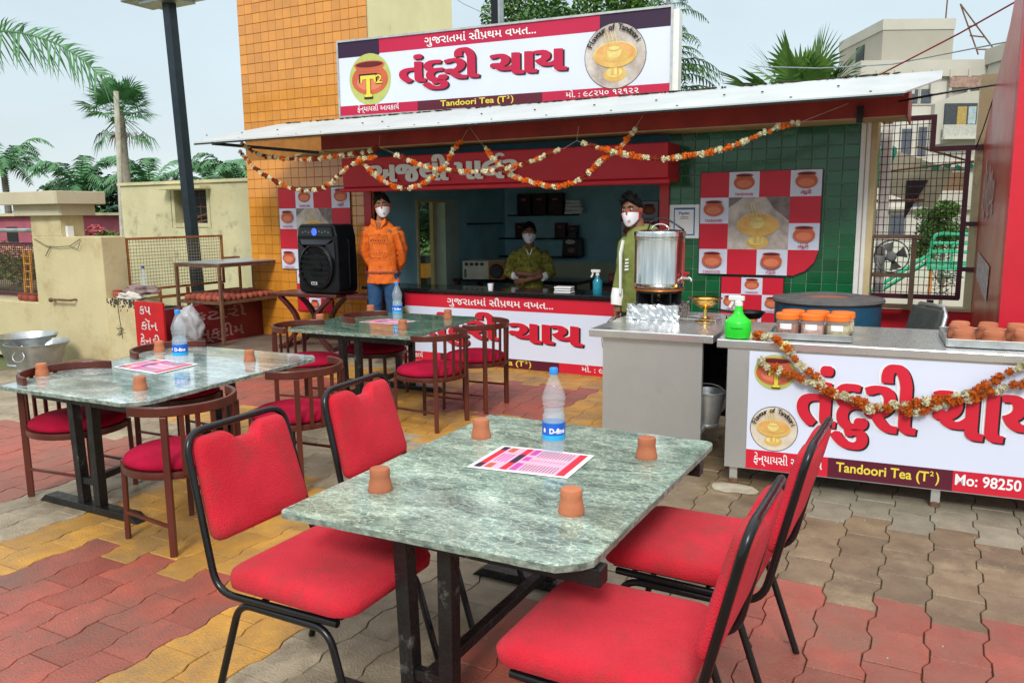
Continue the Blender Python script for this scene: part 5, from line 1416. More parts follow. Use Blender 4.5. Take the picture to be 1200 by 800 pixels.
garland('second orange and white garland crossing the pot logo on the counter banner', g2([(0.29, 0.825), (0.374, 0.785), (0.476, 0.753), (0.602, 0.705), (0.66, 0.672), (0.78, 0.645), (0.90, 0.585), (0.96, 0.60)]), 0.0255, 0.0, single=True, grp='garlands on the steel counter', wild=0.35)
garland('third orange and white garland at the right of the counter banner', g2([(1.05, 0.62), (1.12, 0.585), (1.25, 0.63), (1.40, 0.68), (1.545, 0.742), (1.684, 0.802), (1.85, 0.86)]), 0.0255, 0.0, single=True, grp='garlands on the steel counter', wild=0.35)
t = thing('pale_flower', 'single pale yellow flower fixed to the edge of the steel counter', 'flower', on2(0.42, -0.025, 0.935))
for k in range(16):
    a = k * 2.4; rr_ = 0.028 * math.sqrt((k + 2) / 18)
    mb = MB(); mb.ell((rr_ * math.cos(a), -0.012, rr_ * math.sin(a)), (0.013, 0.009, 0.007), 7, 5, (0, -a, 0)); mb.build('petal', M['yellowfl'] if k % 3 else M['whitefl'], t)

# ------------------------------------------------------------------ loudspeaker on its bench
bn = thing('mahogany_bench', 'dark mahogany bench with curved crossed legs carrying the loudspeaker', 'bench', (-6.86, 7.70, 0.1), R(3))
mb = MB(); mb.bb(-0.62, 0.42, -0.22, 0.24, 0.665, 0.71); mb.build('bench_top', M['wood2'], bn, bevel=0.012)
mb = MB(); mb.bb(0.47, 0.98, -0.10, 0.22, 0.65, 0.70); mb.build('side_board', M['wood2'], bn, bevel=0.01)
for x, s_ in ((-0.50, 1), (0.30, -1)):
    for y in (-0.16, 0.18):
        pts = [(x + s_ * 0.30 * math.sin(PI * k / 12) ** 1.0 * (1 if k <= 12 else 1), y, 0.66 - 0.055 * k) for k in range(13)]
        pts = [(x + s_ * (0.27 * math.sin(PI * (k / 12.0))), y, 0.665 - 0.665 * k / 12) for k in range(13)]
        mb = MB(); mb.tube(pts, None, sect=(0.045, 0.07), up=(0, 1, 0)); mb.build('curved_leg', M['wood2'], bn, bevel=0.006)
for x in (-0.50, 0.30):
    mb = MB(); mb.bb(x - 0.03, x + 0.03, -0.20, 0.22, 0.0, 0.05); mb.build('foot_bar', M['wood2'], bn)
mb = MB(); mb.bb(-0.47, 0.9, -0.02, 0.03, 0.20, 0.26); mb.build('stretcher', M['wood2'], bn)
mb = MB(); mb.bb(0.86, 0.92, -0.05, 0.18, 0, 0.65); mb.build('side_leg', M['wood2'], bn)
ls = thing('loudspeaker', 'big black party loudspeaker with a blue lit dial standing on the mahogany bench', 'loudspeaker', (-6.72, 7.68, 0.812), R(-4))
blk = mat('black_plastic', (0.006, 0.007, 0.009), 0.36, var=0.2, scale=10, bump=0.1, spec=0.3)
mb = MB()
o = [(-0.34, 0.05), (-0.31, 0.01), (-0.26, 0), (0.26, 0), (0.31, 0.01), (0.34, 0.05), (0.345, 0.40), (0.335, 0.70), (0.30, 0.82), (0.27, 0.845), (-0.27, 0.845), (-0.30, 0.82), (-0.335, 0.70), (-0.345, 0.40)]
mb.prism(o, 'y', -0.14, 0.20); mb.build('cabinet', blk, ls, bevel=0.03, bseg=3)
mb = MB()      # moulded front with slanting facets
mb.add([(-0.27, -0.15, 0.66), (0.27, -0.15, 0.66), (0.20, -0.19, 0.60), (-0.20, -0.19, 0.60)], [(0, 1, 2, 3)])
mb.add([(-0.30, -0.15, 0.63), (-0.21, -0.185, 0.60), (-0.12, -0.17, 0.50), (-0.31, -0.15, 0.42)], [(0, 1, 2, 3)])
mb.add([(0.30, -0.15, 0.63), (0.21, -0.185, 0.60), (0.12, -0.17, 0.50), (0.31, -0.15, 0.42)], [(3, 2, 1, 0)])
mb.prism([(-0.29, 0.70), (0.29, 0.70), (0.27, 0.80), (-0.27, 0.80)], 'y', -0.165, -0.14)
mb.build('front_moulding', mat('satin_black', (0.016, 0.019, 0.024), 0.3, var=0.1, spec=0.4), ls)
mb = MB(); pr = [(0.275, 0.0), (0.28, 0.03), (0.255, 0.045), (0.25, 0.02), (0.16, 0.0), (0.08, -0.01), (0.075, 0.01), (0.0, 0.025)]
mb.lathe(pr, (0, 0, 0), 40); mb.v = [(p[0], -0.142 - p[2], 0.33 + p[1]) for p in mb.v]; mb.build('woofer', blk, ls, smooth=30)
for k in range(5):
    mb = MB(); zc = 0.20 + k * 0.065; hw = math.sqrt(max(0.01, 0.26 ** 2 - (zc - 0.33) ** 2)); mb.bb(-hw, hw, -0.205, -0.19, zc - 0.007, zc + 0.007); mb.build('grille_bar', blk, ls)
mb = MB(); mb.lathe([(0.040, 0), (0.046, 0.006), (0.036, 0.010), (0.032, 0.002)], (0, 0, 0), 24); mb.v = [(p[0], -0.166 - p[2], 0.75 + p[1]) for p in mb.v]
mb.build('lit_dial', mat('blue_dial_light', (0.05, 0.12, 0.75), 0.4, emis=0.9), ls)
mb = MB()
for k in range(9): mb.box((-0.20 + k * 0.05 + (0.03 if k > 3 else 0), -0.167, 0.757 if k % 2 else 0.745), (0.022, 0.004, 0.006))
mb.build('button_row', M['galv'], ls)
p = Print(0.002); p.layer(); p.rect(-0.05, 0.05, 0.115, 0.15, M['chalk']); p.layer(); p.rect(-0.035, 0.035, 0.122, 0.143, M['pk']); p.layer(); p.text("TV", -0.018, 0.018, 0.126, 0.011, M['chalk'], 0.03); p.build('badge', ls, (0, -0.207, 0))
mb = MB(); mb.tube([(-0.35, 0.03, 0.08)] + [(-0.365, 0.03, 0.12 + 0.05 * k) for k in range(11)] + [(-0.35, 0.03, 0.66)], 0.012, 6); mb.tube([(0.35, 0.03, 0.08)] + [(0.368, 0.03, 0.12 + 0.05 * k) for k in range(11)] + [(0.35, 0.03, 0.66)], 0.012, 6); mb.build('side_trim', blk, ls)

# ------------------------------------------------------------------ boundary wall, pier, fence on the left
wl = thing('boundary_wall', 'cream plastered boundary wall with mould at its broken end', 'wall', (-10.4, 6.3, 0))
def rel(mb, o): mb.v = [(p[0] - o[0], p[1] - o[1], p[2] - o[2]) for p in mb.v]; return mb
WO = (-10.4, 6.3, 0)
mb = MB(); mb.bb(-16.0, -10.38, 6.31, 6.72, -0.1, 0.665); mb.bb(-9.06, -8.50, 6.31, 6.66, -0.1, 0.775); rel(mb, WO).build('low_wall', M['cream'], wl, bevel=0.012)
mb = MB(); mb.bb(-8.62, -8.48, 6.66, 8.28, -0.1, 0.62); rel(mb, WO).build('return_wall', M['reddark'], wl)
mb = MB()
random.seed(5)
for k in range(90):
    x = random.uniform(-9.04, -8.5); z = 0.775 - abs(random.gauss(0, 0.05)); mb.ell((x, 6.308, z), (random.uniform(0.006, 0.022), 0.004, random.uniform(0.006, 0.022)), 6, 4)
rel(mb, WO).build('mould_patches', mat('black_mould', (0.05, 0.045, 0.03), 0.95), wl)
mb = MB(); mb.tube([(-8.83, 6.306, 0.70), (-8.82, 6.306, 0.55), (-8.80, 6.306, 0.42), (-8.79, 6.306, 0.30)], 0.005, 4)
for k in range(9): mb.tube([(-8.86 + random.uniform(-0.04, 0.04), 6.306, 0.42 + random.uniform(-0.1, 0.05)), (-8.78 + random.uniform(-0.04, 0.05), 6.305, 0.42 + random.uniform(-0.12, 0.06))], 0.003, 4)
rel(mb, WO).build('dry_creeper', mat('dead_creeper', (0.13, 0.11, 0.07), 0.9), wl)
pr_ = thing('gate_pier', 'thick cream gate pier with a stepped overhanging cap', 'pillar', (-9.7, 6.3, 0))
PO = (-9.7, 6.3, 0)
mb = MB(); mb.bb(-10.42, -9.03, 6.30, 6.64, -0.1, 1.53); rel(mb, PO).build('pier_block', M['cream'], pr_, bevel=0.012)
mb = MB(); mb.bb(-10.42, -9.80, 6.305, 6.62, 1.53, 1.79); rel(mb, PO).build('pier_neck', M['cream'], pr_, bevel=0.006)
capm = mat('cap_plaster', (0.56, 0.50, 0.36), 0.9, col2=(0.48, 0.42, 0.29), scale=2, bump=0.2)
def capring(x0, x1, y0, y1, c, z0, z1):
    mb = MB(); mb.prism([(x0, y0 + c), (x0 + c * 1.6, y0), (x1 - 0.02, y0 + 0.03), (x1, y0 + 0.06), (x1, y1), (x0, y1)], 'z', z0, z1); return mb
rel(capring(-10.62, -9.69, 6.2, 6.72, 0.02, 1.79, 1.93), PO).build('lower_cap', capm, pr_, bevel=0.006)
rel(capring(-10.75, -9.58, 6.09, 6.80, 0.02, 1.93, 2.09), PO).build('upper_cap', capm, pr_, bevel=0.008)
mb = MB(); mb.bb(-9.795, -9.75, 6.36, 6.44, 1.53, 1.66); rel(mb, PO).build('switch_box', M['white'], pr_)
mb = MB(); mb.tube([(-10.36, 6.29, 1.50), (-10.1, 6.28, 1.41), (-9.85, 6.27, 1.40), (-9.6, 6.27, 1.415), (-9.4, 6.28, 1.50)], 0.006, 5); mb.tube([(-10.02, 6.28, 1.40), (-10.12, 6.27, 1.28)], 0.006, 5); mb.tube([(-9.6, 6.27, 1.41), (-9.45, 6.27, 1.38), (-9.4, 6.27, 1.45)], 0.005, 5); rel(mb, PO).build('hanging_wire', mat('grey_wire', (0.16, 0.15, 0.11), 0.7), pr_)
mb = MB(); mb.tube([(-10.05, 6.29, 0.72), (-10.0, 6.22, 0.735), (-9.62, 6.22, 0.74), (-9.60, 6.29, 0.745)], 0.014, 8); mb.ell((-10.05, 6.24, 0.725), (0.03, 0.03, 0.03), 8, 6); rel(mb, PO).build('iron_handle', M['rust'], pr_)

def mesh_panel(t, x0, x1, z0, z1, nx, nz, wr=0.0035, frame=M['rustor'], y=0.0, fw=0.03):
    mb = MB()
    for k in range(1, nx): x = x0 + (x1 - x0) * k / nx; mb.tube([(x, y, z0), (x, y, z1)], wr, 4, caps=False)
    for k in range(1, nz): z = z0 + (z1 - z0) * k / nz; mb.tube([(x0, y - wr, z), (x1, y - wr, z)], wr, 4, caps=False)
    tag(mb.build('wire_mesh', M['mesh'] if frame is not M['maroon'] else M['maroon'], t), kind='stuff')
    for (a, b, c, d) in ((x0, x1, z1 - fw / 2, z1 + fw / 2), (x0, x1, z0 - fw / 2, z0 + fw / 2)):
        m2 = MB(); m2.bb(a - fw / 2, b + fw / 2, y - fw / 2, y + fw / 2, c, d); m2.build('frame_rail', frame, t)
    for x in (x0, x1):
        m2 = MB(); m2.bb(x - fw / 2, x + fw / 2, y - fw / 2 + 0.002, y + fw / 2 - 0.002, z0 + fw / 2, z1 - fw / 2); m2.build('frame_post', frame, t)
f1 = thing('mesh_fence', 'rusty orange framed wire mesh fence behind the rack of clay cups', 'fence', (-9.05, 6.64, 0.0), R(90))
mesh_panel(f1, 0.02, 1.53, 0.84, 1.49, 34, 15)
m2 = MB(); m2.bb(1.55, 1.84, -0.015, 0.015, 1.16, 1.19); m2.bb(1.82, 1.85, -0.015, 0.015, 0.60, 1.159); m2.bb(0.3, 1.80, -0.012, 0.018, 0.70, 0.74)
for x in (0.45, 0.9, 1.5): m2.bb(x - 0.02, x + 0.02, -0.013, 0.017, 0.4, 0.82)
m2.build('support_bracket', M['rustor'], f1)
f2 = thing('mesh_fence', 'maroon framed wire mesh fence left of the gate pier', 'fence', (-15.5, 6.55, 0.0))
mesh_panel(f2, 0.0, 5.05, 0.73, 1.42, 110, 22, 0.004, M['maroon'], fw=0.04)
m2 = MB(); m2.tube([(-0.1, 0, 1.60), (5.1, 0, 1.60)], 0.028, 10); m2.build('top_pipe', M['galv'], f2)
m2 = MB(); m2.bb(4.88, 5.0, -0.04, 0.04, 0.85, 1.44); m2.bb(4.88, 5.2, -0.04, 0.04, 0.80, 0.90); m2.build('end_post', M['maroon'], f2)
# small clay pots along the wall
POT = MB(); POT.lathe([(0.038, 0), (0.055, 0.02), (0.060, 0.06), (0.053, 0.085), (0.062, 0.10), (0.056, 0.10), (0.045, 0.08), (0, 0.06)], (0, 0, 0), 20)
POTM = POT.mesh('clay_pot', M['terrared'], 40)
for x, y, z, lab in ((-10.96, 6.42, 0.665, 'clay pot left of the gate pier, leftmost on the low wall'), (-10.82, 6.40, 0.665, 'middle clay pot of the row beside the gate pier'), (-10.68, 6.40, 0.665, 'third clay pot of the row beside the gate pier'), (-10.52, 6.42, 0.665, 'clay pot half behind the corner of the gate pier'), (-8.96, 6.42, 0.775, 'clay pot on the mouldy wall end beside the grey cloth')):
    o = link('clay_pot', POTM, None, loc=(x, y, z)); tag(o, lab, 'pot', 'clay pots on the boundary wall')
# rags, bottle, plastic sack
def rag(name, label, cat, c, r, m, seed, rot=0.0, amp=0.25):
    bm = bmesh.new(); bmesh.ops.create_icosphere(bm, subdivisions=4, radius=1.0)
    for v in bm.verts:
        n_ = noise(v.co.x * 1.6 + seed, v.co.y * 1.6, v.co.z * 1.6) + 0.5 * noise(v.co.x * 4 + seed, v.co.y * 4, v.co.z * 4) + 0.25 * abs(noise(v.co.x * 9, v.co.y * 9 + seed, v.co.z * 9))
        v.co *= 1 + amp * n_
        v.co = Vector((v.co.x * r[0], v.co.y * r[1], max(v.co.z * r[2], -r[2] * 0.7)))
    me = bpy.data.meshes.new(name); bm.to_mesh(me); bm.free(); me.materials.append(m); me.shade_smooth()
    o = link(name, me, None, loc=(c[0], c[1], c[2] + r[2] * 0.7), rot=(0, 0, rot)); return tag(o, label, cat)
rag('cloth_bundle', 'crumpled mauve grey cloth on top of the wall end', 'cloth', (-8.62, 6.50, 0.83), (0.24, 0.13, 0.065), mat('mauve_cloth', (0.26, 0.18, 0.17), 0.9, var=0.2, scale=9), 2.0, 0.1, 0.5)
rag('rag', 'off white rag lying over the edge of the wall end', 'cloth', (-8.68, 6.38, 0.775), (0.19, 0.08, 0.05), mat('offwhite_cloth', (0.56, 0.52, 0.46), 0.9, var=0.1, scale=9), 7.0, 0.0, 0.5)
rag('plastic_sack', 'crumpled translucent white plastic sack behind the red kap sign', 'bag', (-8.26, 6.85, 0.22), (0.17, 0.14, 0.24), mat('white_poly', (0.42, 0.42, 0.44), 0.3, var=0.12, scale=5), 4.0, 0.2, 0.3)
b3 = thing('empty_bottle', 'empty clear bottle with a blue cap behind the rags on the wall', 'bottle', (-8.70, 6.60, 0.90))
mb = MB(); mb.lathe([(0.04, 0), (0.042, 0.16), (0.03, 0.20), (0.015, 0.235), (0.015, 0.25)], (0, 0, 0), 20); mb.build('shell', M['glasslike'], b3, smooth=40)
mb = MB(); mb.lathe([(0.018, 0.235), (0.018, 0.262), (0, 0.262)], (0, 0, 0), 12); mb.build('cap', M['pb'], b3)
# red painted signs
sgn = thing('red_sign', 'narrow red sign with white hand painted Gujarati words fixed at the wall end', 'sign', (-8.48, 6.27, 0.25))
mb = MB(); mb.bb(0, 0.50, 0, 0.03, -0.12, 0.52); mb.build('board', M['redsign'], sgn, bevel=0.003)
for a_ in (("કપ", 0.09, 0.29, 0.375, 0.085), ("કૉન", 0.10, 0.39, 0.19, 0.085), ("કેન્ડી", 0.06, 0.42, 0.0, 0.085)):
    p = Print(0.002); p.layer(); p.text(*a_, M['chalk'], 0.01); p.build('lettering', sgn)
sg2 = thing('ice_cream_sign', 'dark red painted board with faded white lettering under the pot rack', 'sign', (-8.47, 7.0, 0.1))
mb = MB(); mb.bb(0, 0.02, 0, 1.28, 0, 0.50); mb.build('board', M['reddark'], sg2)
for a_ in (("કટોરી", 0.05, 0.98, 0.32, 0.10), ("સ્ક્રીમ", 0.12, 0.92, 0.07, 0.11)):
    p = Print(0.002); p.layer(); p.text(*a_, M['chalkdim'], 0.015); p.build('lettering', sg2, (0.024, 0.0, 0), (0, 0, R(90)))

# rack of clay cups
rk1 = thing('cup_rack', 'rusty two tier steel rack full of red clay cups', 'rack', (-8.17, 7.31, 0.1))
RX, RY = -0.80, 1.35
for x in (0, RX):
    for y in (0, RY):
        mb = MB(); mb.bb(x - 0.018, x + 0.018, y - 0.018, y + 0.018, 0, 1.05); mb.build('post', M['rust'], rk1)
mb = MB(); mb.bb(RX - 0.02, 0.02, -0.02, RY + 0.02, 1.052, 1.066); mb.build('top_sheet', M['galv'], rk1)
for z, nm in ((1.03, 'top_rail'), (0.55, 'shelf_rail')):
    for q in ((RX, 0.0, -0.012, 0.012), (RX, 0.0, RY - 0.012, RY + 0.012)):
        mb = MB(); mb.bb(q[0] + 0.019, q[1] - 0.019, q[2], q[3], z - 0.02, z + 0.02); mb.build(nm, M['rust'], rk1)
    for x in (0, RX):
        mb = MB(); mb.bb(x - 0.012, x + 0.012, 0.019, RY - 0.019, z - 0.02, z + 0.02); mb.build(nm, M['rust'], rk1)
mb = MB(); mb.bb(RX + 0.013, -0.013, 0.013, RY - 0.013, 0.552, 0.56); mb.build('shelf', M['rust'], rk1)
CM2 = MB(); CM2.lathe([(0.030, 0), (0.043, 0.012), (0.048, 0.035), (0.044, 0.062), (0.032, 0.074), (0, 0.078)], (0, 0, 0), 14)
CMM = CM2.mesh('clay_cup', M['terrared'], 60)
random.seed(21)
NTH = ['first', 'second', 'third', 'fourth', 'fifth', 'sixth', 'seventh', 'eighth', 'ninth', 'tenth', 'eleventh', 'twelfth', 'thirteenth']
n = 0
for j in range(13):
    for i in range(7):
        x = -8.17 + RX + 0.095 + i * 0.101; y = 7.31 + 0.085 + j * 0.0985
        for lvl in range(1):
            n += 1
            o = link('clay_cup', CMM, None, loc=(x + random.uniform(-.006, .006), y + random.uniform(-.006, .006), 0.661 + lvl * 0.07)); o.rotation_euler = (random.uniform(-.1, .1), random.uniform(-.1, .1), 0)
            tag(o, f'red clay cup on the rack, {NTH[j]} row from the front, {NTH[i]} from left', 'cup', 'red clay cups on the rusty rack')

# tin tubs
def tub(label, x, y, r, h, hs):
    t = thing('tin_tub', label, 'tub', (x, y, 0), R(hs), 'galvanised tin tubs')
    mb = MB(); mb.lathe([(r * 0.66, 0), (r * 0.68, 0.012), (r * 0.655, 0.03), (r * 0.93, h * 0.86), (r * 0.96, h * 0.9), (r * 1.0, h * 0.97), (r * 1.035, h), (r * 1.0, h * 1.005), (r * 0.92, h * 0.86), (r * 0.64, 0.03), (0, 0.025)], (0, 0, 0), 44); mb.build('tub_body', M['galv'], t, smooth=40)
    for a in (0, PI):
        mb = MB(); rr_ = 0.075
        mb.tube([(rr_ * math.cos(2 * PI * k / 16), 0, rr_ * 0.8 * math.sin(2 * PI * k / 16)) for k in range(16)], 0.008, 8, closed=True)
        o = mb.build('ring_handle', M['galv'], t, smooth=60); o.location = ((r * 0.90) * math.sin(a), -(r * 0.90) * math.cos(a), h * 0.62); o.rotation_euler = (R(-15) * (1 if a == 0 else -1), 0, 0)
tub('round tin tub with a ring handle in front of the gate pier, the right one', -9.28, 5.55, 0.335, 0.33, 18)
tub('tin tub cut by the left edge of the photo behind the other', -9.78, 5.72, 0.34, 0.36, 40)

# ------------------------------------------------------------------ leaning pole with its lamp box, house behind
lp = thing('lamp_post', 'tall black square lamp post in front of the cream outhouse', 'lamp post', (-10.55, 9.0, 0))
mb = MB(); mb.tube([(0, 0, 0), (-0.22, 0, 5.2)], None, sect=(0.145, 0.14), up=(0, 1, 0)); mb.build('post', mat('black_painted_post', (0.010, 0.020, 0.030), 0.35, var=0.2), lp)
mb = MB(); mb.bb(-0.95, 0.30, -0.3, 0.3, 5.05, 5.28); mb.build('lamp_box', M['galv'], lp, bevel=0.02)
mb = MB(); mb.bb(-0.62, 0.12, -0.22, 0.22, 5.0, 5.05); mb.build('lamp_tray', M['galv'], lp)
mb = MB(); mb.tube([(-0.1, 0, 5.03), (2.2, -0.6, 5.18)], 0.03, 8); mb.build('tie_bar', M['black'], lp)
hs_ = thing('outhouse', 'old cream plastered outhouse with a small barred window behind the lamp post', 'building', (-13, 11, 0))
HO = (-13, 11, 0)
mb = MB(); mb.bb(-15.0, -13.52, 11, 14, 0, 2.40); mb.bb(-12.42, -11.0, 11, 14, 0, 2.40); mb.bb(-13.52, -12.42, 11, 14, 0, 1.55); mb.bb(-13.52, -12.42, 11, 14, 2.28, 2.40)
mb.bb(-15.05, -10.95, 10.96, 14.0, 2.402, 2.46); rel(mb, HO).build('wall', M['cream2'], hs_)
mb = MB(); mb.bb(-13.6, -12.35, 10.72, 10.95, 2.29, 2.34); rel(mb, HO).build('window_hood', M['cream2'], hs_)
mb = MB(); mb.bb(-13.50, -13.42, 11.0, 11.3, 1.55, 2.28); mb.bb(-12.52, -12.44, 11.0, 11.3, 1.55, 2.28); mb.bb(-13.42, -12.52, 11.0, 11.3, 1.56, 1.64); rel(mb, HO).build('window_surround', M['cream2'], hs_, bevel=0.006)
mb = MB(); mb.bb(-13.30, -12.56, 11.18, 11.2, 1.64, 2.27); rel(mb, HO).build('dark_pane', M['pk'], hs_)
mb = MB(); mb.bb(-13.30, -13.22, 11.12, 11.17, 1.64, 2.27); rel(mb, HO).build('window_shutter', mat('grey_shutter', (0.28, 0.26, 0.18), 0.8), hs_)
mb = MB()
for k in range(4): mb.tube([(-13.2 + k * 0.2, 11.1, 1.64), (-13.2 + k * 0.2, 11.1, 2.27)], 0.008, 5)
for k in range(3): mb.tube([(-13.2, 11.1, 1.78 + k * 0.17), (-12.56, 11.1, 1.78 + k * 0.17)], 0.008, 5)
mb.tube([(-13.2, 11.09, 1.66), (-12.56, 11.09, 1.84)], 0.016, 5); mb.tube([(-13.1, 11.09, 1.64), (-12.6, 11.09, 1.70)], 0.016, 5)
rel(mb, HO).build('window_bars', M['rust'], hs_)

# ------------------------------------------------------------------ right side: parapet, grille gate, fan, red building
pw = thing('red_parapet', 'low red parapet wall between the stall and the red building', 'wall', (-0.2, 8.6, 0))
mb = MB(); mb.bb(-0.60, 0.60, 8.60, 8.78, 0, 0.80); rel(mb, (-0.2, 8.6, 0)).build('wall_body', M['redwall'], pw)
mb = MB(); mb.bb(-0.60, 0.46, 8.585, 8.80, 0.802, 0.83); rel(mb, (-0.2, 8.6, 0)).build('coping', M['beige'], pw)
mb = MB(); mb.bb(-0.59, -0.50, 8.62, 8.76, 0.83, 2.6); rel(mb, (-0.2, 8.6, 0)).build('side_strip', M['white'], pw)
gg = thing('grille_gate', 'stepped maroon framed mesh grille above the red parapet', 'grille', (0, 8.62, 0))
def bar(p, q, w_=0.045, nm='frame_bar'):
    mb = MB(); mb.tube([p, q], None, sect=(w_, w_), up=(0, 1, 0)); mb.build(nm, M['maroon'], gg)
bar((-0.625, 0, 0.93), (-0.625, 0, 2.60)); bar((-0.645, 0.002, 2.60), (-0.13, 0.002, 2.60)); bar((-0.152, 0, 2.60), (-0.152, 0, 2.30)); bar((-0.17, 0.002, 2.31), (0.30, 0.002, 2.31))
bar((0.145, 0, 2.29), (0.145, 0, 0.92)); bar((-0.64, 0.002, 0.93), (0.16, 0.002, 0.93)); bar((-0.08, 0.0, 0.90), (-0.08, 0.0, 0.83), 0.06)
for z, a, b in ((2.14, -0.78, -0.64), (1.63, -0.78, -0.64), (1.22, -0.78, -0.64), (1.62, 0.16, 0.36), (1.20, 0.16, 0.34)): bar((a, 0.004, z), (b, 0.004, z), 0.04)
mb = MB()
for k in range(24):
    z = 0.97 + k * 0.0715
    if z > 2.58: break
    x0 = -0.62; x1 = 0.14 if z < 2.28 else -0.155
    mb.tube([(x0, 0, z), (x1, 0, z)], 0.0035, 4, caps=False)
for k in range(15):
    xb = -0.575 + k * 0.0478; xt = xb
    zt = 2.58 if xt < -0.16 else 2.28
    mb.tube([(xb, -0.005, 0.95), (xb, -0.005, zt)], 0.0035, 4, caps=False)
tag(mb.build('wire_mesh', M['maroon'], gg), kind='stuff')
fn = thing('exhaust_fan', 'old exhaust fan in a rusty brown stand in front of the grille', 'fan', (-0.43, 8.44, 0.83))
wd = mat('old_brown_wood', (0.16, 0.10, 0.065), 0.8, col2=(0.09, 0.055, 0.035), scale=10, bump=0.4)
for x in (-0.185, 0.185):
    mb = MB(); mb.bb(x - 0.022, x + 0.022, -0.04, 0.04, 0, 0.655); mb.build('stand_post', wd, fn)
for z in (0.02, 0.315, 0.675):
    mb = MB(); mb.bb(-0.24 if z != 0.315 else -0.162, 0.24 if z != 0.315 else 0.162, -0.045, 0.045, z - 0.018, z + 0.018); mb.build('stand_rail', wd, fn)
mb = MB(); mb.lathe([(0.150, -0.02), (0.157, 0.0), (0.150, 0.02), (0.145, 0.0), (0.150, -0.02)], (0, 0, 0), 36); mb.v = [(p[0], p[2], p[1] + 0.49) for p in mb.v]; mb.build('fan_ring', M['black'], fn)
mb = MB(); mb.lathe([(0.045, 0), (0.048, 0.03), (0.03, 0.045), (0, 0.047)], (0, 0, 0), 20); mb.v = [(p[0], -0.01 - p[2], p[1] + 0.49) for p in mb.v]; mb.build('hub', mat('grey_hub', (0.16, 0.17, 0.17), 0.5), fn)
for k in range(4):
    a0 = R(20 + 90 * k); mb = MB(); vs = []
    for i in range(6):
        rr_ = 0.04 + 0.10 * i / 5
        for da, dy in ((-0.34 - 0.1 * i / 5, 0.012), (0.34 + 0.08 * i / 5, -0.022)):
            vs.append((rr_ * math.cos(a0 + da), dy, 0.49 + rr_ * math.sin(a0 + da)))
    mb.add(vs, [(2 * i, 2 * i + 1, 2 * i + 3, 2 * i + 2) for i in range(5)]); mb.add([(p[0], p[1] + 0.004, p[2]) for p in vs], [(2 * i + 2, 2 * i + 3, 2 * i + 1, 2 * i) for i in range(5)])
    mb.build('blade', mat('grey_blade', (0.10, 0.105, 0.10), 0.45), fn)
rb_ = thing('red_building', 'red painted building at the right with reflections painted into its worn side wall', 'building', (0.26, 4.5, 0))
RO = (0.26, 4.5, 0)
mb = MB()
mb.prism([(4.45, 0), (9.0, 0), (9.0, 2.35), (8.6, 2.55), (7.7, 2.82), (4.45, 2.56 + 0.0)], 'x', 0.262, 0.60)
SWX = lambda y: 0.262 + (0.38 - 0.262) * (8.62 - y) / (8.62 - 6.9)
mb = MB(); pl_ = [(8.62, 0), (8.62, 2.36), (8.10, 2.80), (7.5, 3.15), (6.9, 3.75), (6.9, 0)]
mb.add([(SWX(y), y, z) for y, z in pl_] + [(SWX(y) + 0.2, y, z) for y, z in pl_], [tuple(range(6)), tuple(reversed(range(6, 12)))] + [(i, (i + 1) % 6, 6 + (i + 1) % 6, 6 + i) for i in range(6)]); rel(mb, RO).build('side_wall', M['redglaze'], rb_)
mb = MB(); mb.bb(0.381, 3.2, 6.62, 6.90, 0, 5.0); rel(mb, RO).build('front_wall', M['redwall'], rb_)
mb = MB(); mb.bb(0.20, 0.60, 8.625, 8.9, 0.8, 2.95); rel(mb, RO).build('rear_pilaster', M['cream2'], rb_)
p = Print(0.002); p.layer()
random.seed(9)
for k in range(9):
    u = 0.10 + k * 0.085; z0 = 1.72 + random.uniform(-0.06, 0.10); z1 = 2.12 + random.uniform(-0.18, 0.08); w_ = 0.022
    p.poly([(u, z0), (u + w_, z0 - 0.01), (u + w_ + 0.07, z1), (u + 0.05, z1 + 0.02)], M['chalk'])
    p.poly([(u, z0), (u + 0.09, z0 + 0.03), (u + 0.09, z0 + 0.055), (u, z0 + 0.03)], M['chalk'])
p.poly([(0.12, 1.16), (0.95, 1.00), (0.98, 1.30), (0.12, 1.38)], M['chalk'])
p.build('painted_marks', rb_, (SWX(8.45) - 0.262 - 0.004, 8.45 - 4.5, 0), (0, 0, R(-86.1)))
# utility boards and cable between stall and grille
jb = thing('junction_clutter', 'dented white board and green junction box hanging behind the grille', 'junction box', (-0.2, 9.4, 2.1))
mb = MB(); mb.box((-0.42, 0, 0.10), (0.26, 0.08, 0.42)); mb.build('green_box', mat('green_box', (0.02, 0.24, 0.15), 0.5), jb, bevel=0.05, bseg=3)
mb = MB(); mb.box((-0.10, -0.1, -0.05), (0.55, 0.02, 0.42), (0, R(22), 0)); mb.build('white_board', mat('dirty_board', (0.52, 0.46, 0.34), 0.8), jb)
mb = MB(); mb.prism([(-0.18, -0.45), (0.02, -0.05), (-0.18, -0.05)], 'y', -0.14, -0.12); mb.build('torn_hole', M['pk'], jb)
mb = MB()
for k in range(5): mb.box((-0.02 + k * 0.10, -0.2, 0.08 - 0.02 * (k % 2)), (0.06, 0.02, 0.04), (0, 0.2 * k, 0))
mb.build('green_bunting', mat('green_bunting', (0.02, 0.30, 0.16), 0.6), jb)
mb = MB(); mb.tube([(-0.62, -0.2, 0.02), (0.5, -0.3, 0.12)], 0.01, 5); mb.tube([(-0.5, -0.25, -0.25), (0.0, -0.2, -0.25)], 0.012, 5); mb.tube([(-0.1, -0.2, 0.28), (0.42, -0.2, 0.10)], 0.012, 5); mb.build('cable', M['rust'], jb)
